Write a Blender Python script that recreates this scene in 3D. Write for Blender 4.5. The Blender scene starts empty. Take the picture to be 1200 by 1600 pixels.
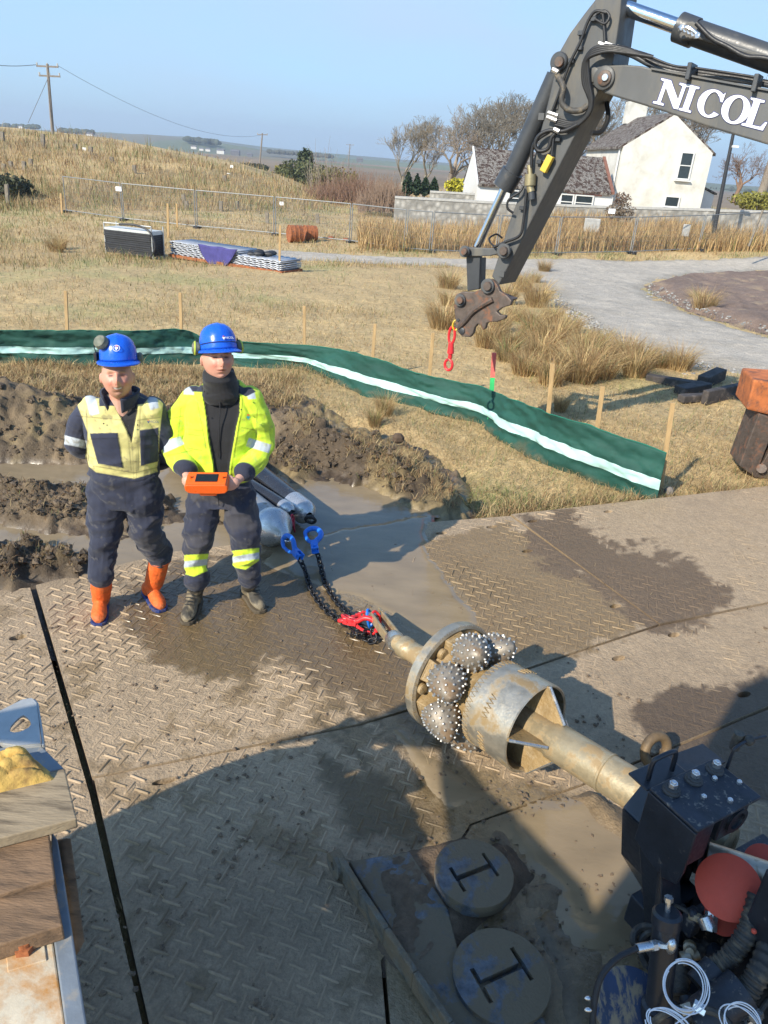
import bpy, bmesh, math, random
import numpy as np
from math import radians as RAD, sin, cos, pi
from mathutils import Vector, Matrix

random.seed(7)
rng = np.random.default_rng(7)
scene = bpy.context.scene

# ------------------------------------------------------------------ camera
CAM_H = 2.75
FOC = 1155.0                      # focal length in pixels of the 1200x1600 photograph
_slope, _y0 = 0.075, 250.0
_roll = math.atan(_slope)
_pitch = math.atan((800 - _y0) / math.sqrt(1 + _slope ** 2) / FOC)
_r = np.array([1.0, 0, 0]); FWD = np.array([0, cos(_pitch), -sin(_pitch)]); _u = np.cross(_r, FWD)
IX = cos(_roll) * _r + sin(_roll) * _u
IU = -sin(_roll) * _r + cos(_roll) * _u
CAMP = np.array([0, 0, CAM_H])
cam_data = bpy.data.cameras.new("camera")
cam_data.sensor_fit = 'VERTICAL'; cam_data.sensor_height = 36.0
cam_data.lens = 36.0 * FOC / 1600.0
cam_data.clip_start = 0.05; cam_data.clip_end = 8000
cam = bpy.data.objects.new("camera", cam_data)
scene.collection.objects.link(cam)
cam.matrix_world = Matrix(((IX[0], IU[0], -FWD[0], 0), (IX[1], IU[1], -FWD[1], 0), (IX[2], IU[2], -FWD[2], CAM_H), (0, 0, 0, 1)))
scene.camera = cam

# ------------------------------------------------------------------ light
SUN_AZ, SUN_EL = 51.0, 33.5        # direction the shadows run (from +X towards +Y), height of the sun
SDIR = Vector((cos(RAD(SUN_AZ)) * cos(RAD(SUN_EL)), sin(RAD(SUN_AZ)) * cos(RAD(SUN_EL)), -sin(RAD(SUN_EL))))
world = bpy.data.worlds.new("World"); scene.world = world; world.use_nodes = True
wn = world.node_tree; wn.nodes.clear()
w_out = wn.nodes.new('ShaderNodeOutputWorld'); w_bg = wn.nodes.new('ShaderNodeBackground')
w_sky = wn.nodes.new('ShaderNodeTexSky'); w_sky.sky_type = 'NISHITA'; w_sky.sun_disc = False
w_sky.sun_elevation = RAD(SUN_EL)
w_sky.sun_rotation = math.atan2(-SDIR.x, -SDIR.y)
w_sky.altitude = 0; w_sky.air_density = 1.0; w_sky.dust_density = 1.0; w_sky.ozone_density = 2.6
w_bg.inputs['Strength'].default_value = 0.135
# thin veil of high haze over the clear sky: noise on the view direction, denser towards the horizon
w_tc = wn.nodes.new('ShaderNodeTexCoord'); w_map = wn.nodes.new('ShaderNodeMapping'); w_map.inputs['Scale'].default_value = (1.0, 1.0, 3.0); wn.links.new(w_tc.outputs['Generated'], w_map.inputs['Vector'])
w_n = wn.nodes.new('ShaderNodeTexNoise'); w_n.inputs['Scale'].default_value = 1.6; w_n.inputs['Detail'].default_value = 5; wn.links.new(w_map.outputs[0], w_n.inputs['Vector'])
w_sep = wn.nodes.new('ShaderNodeSeparateXYZ'); wn.links.new(w_tc.outputs['Generated'], w_sep.inputs[0])
w_h = wn.nodes.new('ShaderNodeMapRange'); w_h.inputs['From Min'].default_value = -.02; w_h.inputs['From Max'].default_value = .45; w_h.inputs['To Min'].default_value = .75; w_h.inputs['To Max'].default_value = .03; wn.links.new(w_sep.outputs['Z'], w_h.inputs['Value'])
w_c = wn.nodes.new('ShaderNodeMapRange'); w_c.inputs['From Min'].default_value = .42; w_c.inputs['From Max'].default_value = .72; w_c.inputs['To Max'].default_value = .45; wn.links.new(w_n.outputs['Fac'], w_c.inputs['Value'])
w_a = wn.nodes.new('ShaderNodeMath'); w_a.operation = 'ADD'; w_a.use_clamp = True; wn.links.new(w_h.outputs[0], w_a.inputs[0]); wn.links.new(w_c.outputs[0], w_a.inputs[1])
w_t = wn.nodes.new('ShaderNodeMix'); w_t.data_type = 'RGBA'; w_t.blend_type = 'MULTIPLY'; w_t.inputs[0].default_value = 1.0; w_t.inputs[7].default_value = (.62, 1.03, 1.34, 1); wn.links.new(w_sky.outputs[0], w_t.inputs[6])
w_mx = wn.nodes.new('ShaderNodeMix'); w_mx.data_type = 'RGBA'; w_mx.inputs[7].default_value = (3.0, 4.05, 5.3, 1); wn.links.new(w_a.outputs[0], w_mx.inputs[0]); wn.links.new(w_t.outputs[2], w_mx.inputs[6])
wn.links.new(w_mx.outputs[2], w_bg.inputs['Color']); wn.links.new(w_bg.outputs[0], w_out.inputs['Surface'])
sun_data = bpy.data.lights.new("sun", 'SUN'); sun_data.energy = 5.0; sun_data.angle = RAD(0.53); sun_data.color = (1.0, 0.90, 0.745)
sun = bpy.data.objects.new("sun", sun_data); scene.collection.objects.link(sun)
sun.rotation_euler = SDIR.to_track_quat('-Z', 'Y').to_euler()
scene.view_settings.view_transform = 'Standard'; scene.view_settings.look = 'None'
scene.view_settings.exposure = 0.52; scene.view_settings.gamma = 1.0; scene.view_settings.use_curve_mapping = False
try:
    scene.cycles.max_bounces = 6; scene.cycles.volume_bounces = 0; scene.cycles.volume_step_rate = 4
    scene.cycles.transparent_max_bounces = 12
except Exception: pass

# ------------------------------------------------------------------ numeric helpers
def _hash(ix, iy, seed):
    h = (ix.astype(np.int64) * 374761393 + iy.astype(np.int64) * 668265263 + seed * 1442695041) & 0xffffffff
    h = ((h ^ (h >> 13)) * 1274126177) & 0xffffffff
    h = h ^ (h >> 16)
    return (h & 0xffff) / 65535.0
def vn(x, y, seed=0):
    x = np.asarray(x, float); y = np.asarray(y, float)
    xi = np.floor(x); yi = np.floor(y); fx = x - xi; fy = y - yi
    fx = fx * fx * (3 - 2 * fx); fy = fy * fy * (3 - 2 * fy)
    a = _hash(xi, yi, seed); b = _hash(xi + 1, yi, seed); c = _hash(xi, yi + 1, seed); d = _hash(xi + 1, yi + 1, seed)
    return (a * (1 - fx) + b * fx) * (1 - fy) + (c * (1 - fx) + d * fx) * fy
def fbm(x, y, s=1.0, o=4, seed=0, rough=0.5):
    t = 0; amp = 1; n = 0
    for k in range(o):
        t = t + amp * (vn(np.asarray(x) * s * 2 ** k + 17.3 * k, np.asarray(y) * s * 2 ** k - 9.1 * k, seed + k) - 0.5); n += amp; amp *= rough
    return t / n * 2       # about -1..1
def fbm3(P, s=1.0, o=3, seed=0):
    return (fbm(P[:, 0] + P[:, 2] * .73, P[:, 1] - P[:, 2] * .61, s, o, seed) + fbm(P[:, 2] + 3.1, P[:, 0] * .8 + P[:, 1] * .9, s, o, seed + 9)) * .7
def sst(a, b, x):
    t = np.clip((np.asarray(x, float) - a) / (b - a), 0, 1); return t * t * (3 - 2 * t)
def in_poly(x, y, poly):
    x = np.asarray(x, float); y = np.asarray(y, float); ins = np.zeros(x.shape, bool); n = len(poly)
    for i in range(n):
        x1, y1 = poly[i]; x2, y2 = poly[(i + 1) % n]
        c = ((y1 > y) != (y2 > y)) & (x < (x2 - x1) * (y - y1) / ((y2 - y1) if y2 != y1 else 1e-9) + x1)
        ins ^= c
    return ins
def poly_dist(x, y, poly):          # signed distance, positive inside
    x = np.asarray(x, float); y = np.asarray(y, float); d = np.full(x.shape, 1e9); n = len(poly)
    for i in range(n):
        a = np.array(poly[i], float); b = np.array(poly[(i + 1) % n], float); ab = b - a
        t = np.clip(((x - a[0]) * ab[0] + (y - a[1]) * ab[1]) / max(ab @ ab, 1e-12), 0, 1)
        d = np.minimum(d, np.hypot(x - a[0] - t * ab[0], y - a[1] - t * ab[1]))
    return np.where(in_poly(x, y, poly), d, -d)

def ray(x, y): return IX * (x - 600) + IU * (800 - y) + FWD * FOC
def at(x, y, Y):                    # the point of the pixel's sight line at depth Y
    v = ray(x, y); return CAMP + v * (Y / v[1])
def gz(x, y, z=0.0):                # ... at height z
    v = ray(x, y); return CAMP + v * ((z - CAM_H) / v[2])
def proj(P):
    P = np.asarray(P, float); d = P - CAMP; z = d @ FWD
    z = np.where(np.abs(z) < 1e-6, 1e-6, z)
    return 600 + FOC * (d @ IX) / z, 800 - FOC * (d @ IU) / z

# smooth terrain: level yard, a fall behind the silt fence, a hill on the left, a rise to the cottage
HILL_R = np.array([-1.2, -.52, -.346, -.22, -.14, -.08, 1.5]); HILL_Z = np.array([3.9, 3.25, 2.75, 1.5, 0.1, -1.4, -1.4])
def Tb(x, y):
    x = np.asarray(x, float); y = np.asarray(y, float)
    z = -0.06 - 0.75 * sst(9, 33, y)
    z = z + 1.15 * sst(35, 46, y) * sst(2, 9, x) * (1 - sst(110, 220, y))
    r = x / np.maximum(y, 5.0)
    hz = np.interp(r, HILL_R, HILL_Z)
    k = sst(36, 88, y) * (1 - sst(95, 190, y)) * (1 - sst(-3, 3, x + 6))
    z = z + np.where(k > 0, k * (hz - z), 0)
    z = z - 2.0 * sst(70, 200, y) * (1 - sst(-.1, .02, -r) * 0)
    return z
def G(px, py, zoff=0.0):            # the pixel's sight line met with the terrain (scalar or arrays)
    px = np.atleast_1d(np.asarray(px, float)); py = np.atleast_1d(np.asarray(py, float))
    v = IX[None] * (px - 600)[:, None] + IU[None] * (800 - py)[:, None] + FWD[None] * FOC
    t = np.full(len(px), np.nan); Ys = np.exp(np.linspace(math.log(2.0), math.log(900), 260))
    prev = np.full(len(px), 1.0); prevY = np.full(len(px), Ys[0])
    for Yk in Ys:
        tt = Yk / v[:, 1]; P = CAMP + v * tt[:, None]
        h = P[:, 2] - Tb(P[:, 0], P[:, 1]) - zoff
        hit = np.isnan(t) & (h <= 0)
        if hit.any():
            f = prev / (prev - h); yy = prevY + (Yk - prevY) * f
            t[hit] = (yy / v[:, 1])[hit]
        prev = h; prevY = np.full(len(px), Yk)
    P = CAMP + v * t[:, None]
    return P
_GT = None
def GF(px, py):                     # fast lookup of G for many pixels
    global _GT
    if _GT is None:
        gx = np.arange(-220, 1501, 20.0); gy = np.arange(196, 841, 4.0); A_, B_ = np.meshgrid(gx, gy); _GT = G(A_.ravel(), B_.ravel())[:, 1].reshape(A_.shape)
    px = np.asarray(px, float); py = np.asarray(py, float); fx = np.clip((px + 220) / 20, 0, _GT.shape[1] - 1.001); fy = np.clip((py - 196) / 4, 0, _GT.shape[0] - 1.001); i = fx.astype(int); j = fy.astype(int); u = fx - i; v = fy - j
    Y = 1 / ((1 / _GT[j, i] * (1 - u) + 1 / _GT[j, i + 1] * u) * (1 - v) + (1 / _GT[j + 1, i] * (1 - u) + 1 / _GT[j + 1, i + 1] * u) * v)
    vv = IX[None] * (px - 600)[:, None] + IU[None] * (800 - py)[:, None] + FWD[None] * FOC
    return CAMP + vv * (Y / vv[:, 1])[:, None]
def G1(px, py, zoff=0.0): return G([px], [py], zoff)[0]

# ------------------------------------------------------------------ scene helpers
COL = scene.collection
def rootloc(p):
    v = Vector((0, 0, 0))
    while p is not None: v += p.location; p = p.parent
    return np.array(v)
def tag(o, label=None, cat=None, group=None, kind=None):
    if label: o['label'] = label
    if cat: o['category'] = cat
    if group: o['group'] = group
    if kind: o['kind'] = kind
    return o
def thing(name, label, cat, loc=(0, 0, 0), group=None):
    o = bpy.data.objects.new(name, None); COL.objects.link(o); o.location = Vector([float(c) for c in loc]); o.empty_display_size = .1
    return tag(o, label, cat, group)
def mk(name, V, F, mat, parent=None, smooth=False, col=None, attrs=None, matidx=None, kind=None, label=None):
    """one mesh object; V in world coordinates"""
    V = np.asarray(V, float).reshape(-1, 3)
    if parent is not None: V = V - rootloc(parent)
    me = bpy.data.meshes.new(name)
    if isinstance(F, np.ndarray) and F.ndim == 2:
        n = F.shape[1]; me.vertices.add(len(V)); me.vertices.foreach_set('co', V.ravel())
        me.loops.add(F.size); me.loops.foreach_set('vertex_index', F.ravel().astype(np.int32))
        me.polygons.add(len(F)); me.polygons.foreach_set('loop_start', np.arange(0, F.size, n, dtype=np.int32))
        try: me.polygons.foreach_set('loop_total', np.full(len(F), n, dtype=np.int32))
        except Exception: pass
        me.update(calc_edges=True)
    else:
        me.from_pydata([tuple(v) for v in V], [], [tuple(int(i) for i in f) for f in F]); me.update()
    if col is not None:
        c = np.ones((len(V), 4)); c[:, :3] = col
        a = me.color_attributes.new('Col', 'FLOAT_COLOR', 'POINT'); a.data.foreach_set('color', c.ravel())
    if attrs:
        for k, v in attrs.items():
            a = me.attributes.new(k, 'FLOAT', 'POINT'); a.data.foreach_set('value', np.asarray(v, float).ravel())
    mats = mat if isinstance(mat, (list, tuple)) else [mat]
    for m in mats: me.materials.append(m)
    if matidx is not None: me.polygons.foreach_set('material_index', np.asarray(matidx, dtype=np.int32))
    if smooth: me.polygons.foreach_set('use_smooth', np.ones(len(me.polygons), bool))
    o = bpy.data.objects.new(name, me); COL.objects.link(o)
    if parent is not None: o.parent = parent
    if kind: o['kind'] = kind
    if label: o['label'] = label
    return o
def bevel(o, w=.004, seg=2):
    m = o.modifiers.new('bevel', 'BEVEL'); m.width = w; m.segments = seg; m.limit_method = 'ANGLE'; m.angle_limit = RAD(40)
    return o
def copy_tree(o, parent=None, loc=None, rotz=None, label=None):
    c = o.copy(); COL.objects.link(c)
    c.parent = parent
    if loc is not None: c.location = Vector([float(t) for t in loc])
    if rotz is not None: c.rotation_euler = (0, 0, rotz)
    if label: c['label'] = label
    for ch in list(o.children): copy_tree(ch, c)
    return c
def unit(v): v = np.asarray(v, float); return v / max(np.linalg.norm(v), 1e-12)
def frame(d):
    d = unit(d); a = np.array([0, 0, 1.0]) if abs(d[2]) < .9 else np.array([1.0, 0, 0])
    s = unit(np.cross(d, a)); return s, np.cross(s, d)

class MB:
    def __init__(s): s.v = []; s.f = []; s.n = 0; s.c = []
    def add(s, V, F, col=None):
        V = np.asarray(V, float).reshape(-1, 3); s.v.append(V); s.f += [tuple(int(i) + s.n for i in f) for f in F]; s.n += len(V)
        s.c.append(np.tile(np.array(col if col is not None else (1, 1, 1), float), (len(V), 1)) if (col is None or np.ndim(col) == 1) else np.asarray(col))
        return s
    def box(s, c, sz, ax=None, col=None):
        c = np.asarray(c, float); ax = np.eye(3) if ax is None else np.asarray(ax, float)
        h = np.asarray(sz, float) / 2
        V = [c + ax[0] * h[0] * i + ax[1] * h[1] * j + ax[2] * h[2] * k for i in (-1, 1) for j in (-1, 1) for k in (-1, 1)]
        return s.add(V, [(0, 1, 3, 2), (4, 6, 7, 5), (0, 4, 5, 1), (2, 3, 7, 6), (0, 2, 6, 4), (1, 5, 7, 3)], col)
    def hexa(s, b, t, col=None):       # bottom 4 and top 4 corners
        return s.add(list(b) + list(t), [(3, 2, 1, 0), (4, 5, 6, 7), (0, 1, 5, 4), (1, 2, 6, 5), (2, 3, 7, 6), (3, 0, 4, 7)], col)
    def beam(s, p0, p1, w, h, up=(0, 0, 1), col=None):
        p0 = np.asarray(p0, float); p1 = np.asarray(p1, float); d = unit(p1 - p0); sd = unit(np.cross(d, up)); u = np.cross(sd, d)
        return s.box((p0 + p1) / 2, (np.linalg.norm(p1 - p0), w, h), (d, sd, u), col)
    def tube(s, pts, r, n=8, cap=True, col=None, closed=False):
        pts = np.asarray(pts, float); m = len(pts); r = np.broadcast_to(np.asarray(r, float), (m,))
        d = np.gradient(pts, axis=0) if m > 2 else np.tile(pts[-1] - pts[0], (m, 1))
        if closed: d = np.roll(pts, -1, 0) - np.roll(pts, 1, 0)
        d = d / np.maximum(np.linalg.norm(d, axis=1)[:, None], 1e-9)
        sd, u = frame(d[0]); V = []
        for i in range(m):
            sd = sd - d[i] * (sd @ d[i]); sd = unit(sd); u = np.cross(d[i], sd)
            a = np.arange(n) * 2 * pi / n
            V.append(pts[i] + r[i] * (np.cos(a)[:, None] * sd + np.sin(a)[:, None] * u))
        V = np.concatenate(V); F = []
        for i in range(m if closed else m - 1):
            j = (i + 1) % m
            for k in range(n):
                F.append((i * n + k, i * n + (k + 1) % n, j * n + (k + 1) % n, j * n + k))
        if cap and not closed:
            F.append(tuple(range(n - 1, -1, -1))); F.append(tuple((m - 1) * n + k for k in range(n)))
        return s.add(V, F, col)
    def cyl(s, p0, p1, r0, r1=None, n=16, cap=True, col=None):
        return s.tube([p0, p1], [r0, r0 if r1 is None else r1], n, cap, col)
    def sphere(s, c, r, n=10, m=7, ax=None, col=None):
        c = np.asarray(c, float); r = np.broadcast_to(np.asarray(r, float), (3,)); ax = np.eye(3) if ax is None else np.asarray(ax, float)
        V = [c + ax[2] * r[2]]; F = []
        for i in range(1, m):
            th = pi * i / m
            for k in range(n):
                a = 2 * pi * k / n
                V.append(c + ax[0] * r[0] * sin(th) * cos(a) + ax[1] * r[1] * sin(th) * sin(a) + ax[2] * r[2] * cos(th))
        V.append(c - ax[2] * r[2])
        for k in range(n): F.append((0, 1 + k, 1 + (k + 1) % n))
        for i in range(m - 2):
            for k in range(n): F.append((1 + i * n + k, 1 + (i + 1) * n + k, 1 + (i + 1) * n + (k + 1) % n, 1 + i * n + (k + 1) % n))
        L = 1 + (m - 1) * n
        for k in range(n): F.append((L, L - n + (k + 1) % n, L - n + k))
        return s.add(V, F, col)
    def lathe(s, p0, d, prof, n=24, col=None, a0=0, a1=2 * pi):      # prof: (t, r) pairs along direction d
        sd, u = frame(d); d = unit(d); full = abs(a1 - a0 - 2 * pi) < 1e-6; m = n if full else n + 1
        V = []; F = []
        for t, r in prof:
            for k in range(m):
                a = a0 + (a1 - a0) * k / n; V.append(np.asarray(p0) + d * t + r * (cos(a) * sd + sin(a) * u))
        for i in range(len(prof) - 1):
            for k in range(n):
                k2 = (k + 1) % m; F.append((i * m + k, i * m + k2, (i + 1) * m + k2, (i + 1) * m + k))
        return s.add(V, F, col)
    def prism(s, poly, depth, col=None):       # poly: planar 3-D loop; depth: vector
        poly = np.asarray(poly, float); n = len(poly); D = np.asarray(depth, float)
        V = np.concatenate([poly, poly + D])
        F = [tuple(range(n)), tuple(range(2 * n - 1, n - 1, -1))] + [(i, i + n, (i + 1) % n + n, (i + 1) % n) for i in range(n)]
        return s.add(V, F, col)
    def ring(s, c, d, R, r, n=20, m=8, col=None, a0=0, a1=2 * pi, ax=None):
        if ax is None: sd, u = frame(d)
        else: sd, u = ax
        full = abs(a1 - a0 - 2 * pi) < 1e-6; k = n if full else n + 1
        R = np.broadcast_to(np.asarray(R, float), (2,))
        pts = [np.asarray(c) + R[0] * cos(a0 + (a1 - a0) * i / n) * sd + R[1] * sin(a0 + (a1 - a0) * i / n) * u for i in range(k)]
        return s.tube(pts, r, m, True, col, closed=full)
    def build(s, name, mat, parent=None, smooth=False, usecol=False, **kw):
        V = np.concatenate(s.v)
        o = mk(name, V, s.f, mat, parent, smooth, col=np.concatenate(s.c) if usecol else None, **kw)
        bm = bmesh.new(); bm.from_mesh(o.data); bmesh.ops.recalc_face_normals(bm, faces=bm.faces); bm.to_mesh(o.data); bm.free()
        if smooth: autosmooth(o)
        return o
def autosmooth(o, ang=38):
    me = o.data; me.polygons.foreach_set('use_smooth', np.ones(len(me.polygons), bool))
    bm = bmesh.new(); bm.from_mesh(me)
    for e in bm.edges:
        if len(e.link_faces) == 2 and e.calc_face_angle(0) > RAD(ang): e.smooth = False
    bm.to_mesh(me); bm.free()
def smooth_path(pts, n=8):
    pts = [np.asarray(p, float) for p in pts]; P = [2 * pts[0] - pts[1]] + pts + [2 * pts[-1] - pts[-2]]; out = []
    for i in range(1, len(P) - 2):
        for k in range(n):
            t = k / n; a, b, c, d = P[i - 1:i + 3]
            out.append(.5 * (2 * b + (c - a) * t + (2 * a - 5 * b + 4 * c - d) * t * t + (-a + 3 * b - 3 * c + d) * t ** 3))
    out.append(pts[-1]); return np.array(out)

# ------------------------------------------------------------------ materials
def _nt(name):
    m = bpy.data.materials.new(name); m.use_nodes = True; nt = m.node_tree
    return m, nt, nt.nodes['Principled BSDF']
def _noise(nt, vec, scale, detail=5, rough=.55, dist=0.0):
    n = nt.nodes.new('ShaderNodeTexNoise'); n.inputs['Scale'].default_value = scale; n.inputs['Detail'].default_value = detail
    n.inputs['Roughness'].default_value = rough; n.inputs['Distortion'].default_value = dist
    nt.links.new(vec, n.inputs['Vector']); return n.outputs['Fac']
def _ramp(nt, fac, stops):
    r = nt.nodes.new('ShaderNodeValToRGB'); e = r.color_ramp.elements
    while len(e) < len(stops): e.new(0.5)
    for i, (p, c) in enumerate(stops):
        e[i].position = p; e[i].color = (c if len(np.atleast_1d(c)) > 1 else (c, c, c)) + ((1,) if len(np.atleast_1d(c)) != 4 else ())
    nt.links.new(fac, r.inputs['Fac']); return r.outputs['Color']
def _mix(nt, fac, a, b, mode='MIX'):
    m = nt.nodes.new('ShaderNodeMix'); m.data_type = 'RGBA'; m.blend_type = mode
    for idx, v in ((0, fac), (6, a), (7, b)):
        if hasattr(v, 'is_linked') or isinstance(v, bpy.types.NodeSocket): nt.links.new(v, m.inputs[idx])
        else: m.inputs[idx].default_value = v if idx == 0 else tuple(v) + ((1,) if len(v) == 3 else ())
    return m.outputs[2]
def _math(nt, op, a, b=0.0):
    m = nt.nodes.new('ShaderNodeMath'); m.operation = op
    for i, v in enumerate((a, b)):
        if isinstance(v, bpy.types.NodeSocket): nt.links.new(v, m.inputs[i])
        else: m.inputs[i].default_value = v
    return m.outputs[0]
def _bump(nt, h, strength, dist=.02, prev=None):
    b = nt.nodes.new('ShaderNodeBump'); b.inputs['Strength'].default_value = strength; b.inputs['Distance'].default_value = dist
    nt.links.new(h, b.inputs['Height'])
    if prev is not None: nt.links.new(prev, b.inputs['Normal'])
    return b.outputs['Normal']
def _coord(nt, kind='Object', sc=None):
    t = nt.nodes.new('ShaderNodeTexCoord'); v = t.outputs[kind]
    if sc is not None:
        m = nt.nodes.new('ShaderNodeMapping'); m.inputs['Scale'].default_value = sc; nt.links.new(v, m.inputs['Vector']); v = m.outputs[0]
    return v
def M(name, c, rough=.6, metal=0.0, var=.25, vs=6, bump=.25, bs=60, bd=.004, dirt=None, da=(.55, .7), ds=9, drough=.85, sc=None, coat=0.0, spec=None, tr=0.0):
    """painted or bare surface: base colour with mottling, optional dirt patches, fine relief"""
    m, nt, p = _nt(name); v = _coord(nt, 'Object', sc)
    f = _noise(nt, v, vs, 6, .6); g = _noise(nt, v, bs, 4, .6)
    c = tuple(c); lo = tuple(x * (1 - var) for x in c); hi = tuple(min(1, x * (1 + var)) for x in c)
    col = _ramp(nt, f, [(.3, lo), (.7, hi)])
    r = _ramp(nt, g, [(.3, max(0, rough - .1)), (.7, min(1, rough + .1))])
    if dirt is not None:
        d = _noise(nt, v, ds, 8, .65, .3); dm = _ramp(nt, d, [(da[0], 0.0), (da[1], 1.0)])
        col = _mix(nt, dm, col, dirt); r = _mix(nt, dm, r, (drough,) * 3)
        if metal: nt.links.new(_math(nt, 'MULTIPLY', _math(nt, 'SUBTRACT', 1.0, dm), metal), p.inputs['Metallic'])
    elif metal: p.inputs['Metallic'].default_value = metal
    nt.links.new(col, p.inputs['Base Color']); nt.links.new(r, p.inputs['Roughness'])
    if bump: nt.links.new(_bump(nt, g, bump, bd), p.inputs['Normal'])
    if coat: p.inputs['Coat Weight'].default_value = coat
    if spec is not None: p.inputs['Specular IOR Level'].default_value = spec
    if tr: p.inputs['Transmission Weight'].default_value = tr
    return m
def MC(name, rough=.8, bump=.4, bs=40, bd=.01, var=.2, vs=12, metal=0.0, wet=False, bs2=None, trans=0.0, sheen=0.0):
    """colour from the mesh's own colour attribute"""
    m, nt, p = _nt(name); v = _coord(nt)
    a = nt.nodes.new('ShaderNodeAttribute'); a.attribute_name = 'Col'
    f = _noise(nt, v, vs, 8, .7)
    k = _ramp(nt, f, [(.25, 1 - var), (.75, 1 + var)])
    nt.links.new(_mix(nt, 1.0, a.outputs['Color'], k, 'MULTIPLY'), p.inputs['Base Color'])
    g = _noise(nt, v, bs, 6, .65)
    if wet:
        w = nt.nodes.new('ShaderNodeAttribute'); w.attribute_name = 'Wet'
        rr = nt.nodes.new('ShaderNodeMapRange'); rr.inputs['To Min'].default_value = rough; rr.inputs['To Max'].default_value = .1
        nt.links.new(w.outputs['Fac'], rr.inputs['Value']); nt.links.new(rr.outputs[0], p.inputs['Roughness'])
        g = _math(nt, 'MULTIPLY', g, _math(nt, 'SUBTRACT', 1.08, w.outputs['Fac']))
    else: p.inputs['Roughness'].default_value = rough
    p.inputs['Metallic'].default_value = metal
    n = _bump(nt, g, bump, bd)
    if bs2: n = _bump(nt, _noise(nt, v, bs2, 4, .6), bump * .7, bd * 2, n)
    nt.links.new(n, p.inputs['Normal'])
    if sheen: p.inputs['Sheen Weight'].default_value = sheen
    if trans:
        out = nt.nodes['Material Output']; tl = nt.nodes.new('ShaderNodeBsdfTranslucent'); nt.links.new(a.outputs['Color'], tl.inputs['Color'])
        ms = nt.nodes.new('ShaderNodeMixShader'); ms.inputs[0].default_value = trans
        nt.links.new(p.outputs[0], ms.inputs[1]); nt.links.new(tl.outputs[0], ms.inputs[2]); nt.links.new(ms.outputs[0], out.inputs['Surface'])
    return m
# ================================================================== GROUND
STRAW = np.array([.48, .345, .165]); GREEN = np.array([.145, .165, .055]); MUD = np.array([.135, .10, .065]); BROWN = np.array([.27, .175, .085])
# churned mud in front of the silt fence: outline in plan
MUDP = [G1(x, y)[:2] for x, y in ((-180, 640), (0, 600), (120, 592), (250, 600), (430, 610), (520, 655), (620, 690), (700, 745), (735, 800), (690, 835), (520, 930), (250, 960), (-200, 1000))]
def mudmask(x, y):
    return sst(-.35, .25, poly_dist(x, y, MUDP) + .35 * fbm(x, y, 1.3, 4, 5))
def terrain(x, y):
    z = Tb(x, y)
    near = 1 - sst(25, 60, y)
    m = mudmask(x, y)
    z = z + .05 * fbm(x, y, .6, 4, 2) * (1 - m) * sst(4.5, 7.5, y) + .035 * fbm(x, y, 2.6, 3, 8) * (1 - m) * near * sst(4.5, 7.5, y)
    far = sst(30, 70, y)
    z = z + far * .35 * fbm(x, y, .12, 4, 3)
    # the yard under and around the mats stays below them, so does the ground beneath the churned mud
    z = z - .16 * m - .10 * (1 - sst(5.0, 6.5, y - .38 * x))
    return z
def ground_col(x, y, px, py):
    n1 = fbm(x, y, .35, 5, 11); n2 = fbm(x, y, 1.7, 5, 12); n3 = fbm(x, y, .05, 4, 13)
    c = STRAW[None] * (1 + .22 * n2)[:, None]
    g = sst(.05, .6, n1 + .45 * n2 - .05)[:, None] * .42
    c = c * (1 - g) + GREEN[None] * 1.5 * g
    b = sst(-.1, .6, -n1 + .5 * n3)[:, None] * .6 * sst(12, 40, y)[:, None]
    c = c * (1 - b) + BROWN[None] * b
    # hill: bands of darker rushes
    h = sst(36, 50, y) * (1 - sst(120, 160, y)); d = (sst(.05, .5, fbm(x * .6, y * .35, .3, 5, 21)) * h)[:, None] * .55
    c = c * (1 - d) + np.array([.17, .13, .06])[None] * d
    # moor beyond
    f = sst(110, 240, y)[:, None]; fc = np.array([.21, .15, .085])[None] * (1 + .35 * fbm(x, y, .012, 5, 31))[:, None]
    gg = (sst(.1, .4, fbm(x * .5, y, .006, 4, 33)) * sst(400, 700, y))[:, None]; fc = fc * (1 - gg) + np.array([.13, .15, .06])[None] * gg
    c = c * (1 - f) + fc * f
    m = mudmask(x, y)[:, None]
    return c * (1 - m) + MUD[None] * m
ys = [-60, -40, -25, -15, -8, -4, -1, 1, 2.2, 3.2]
Yk = 4.0
while Yk < 9: ys.append(Yk); Yk += .06
while Yk < 1700: ys.append(Yk); Yk *= 1.0105
ys = np.array(ys + [1900, 2200])
s = np.linspace(-1, 1, 520); A = 4 + .62 * np.maximum(ys, 0); B = 60 + 1.1 * np.maximum(ys, 0)
X = A[:, None] * s[None] + B[:, None] * (s ** 7)[None]; Y = np.repeat(ys[:, None], len(s), 1)
x = X.ravel(); y = Y.ravel(); z = terrain(x, y)
px, py = proj(np.stack([x, y, z], 1))
i = np.arange((len(ys) - 1) * len(s)).reshape(len(ys) - 1, len(s))[:, :-1].ravel(); ns = len(s)
F = np.stack([i, i + 1, i + ns + 1, i + ns], 1)
MAT_GROUND = MC('grassland_soil', rough=.95, bump=.9, bs=35, bd=.03, var=.4, vs=9, bs2=7)
mk('ground', np.stack([x, y, z], 1), F, MAT_GROUND, smooth=True, col=np.clip(ground_col(x, y, px, py), .01, 1), kind='structure')

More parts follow.
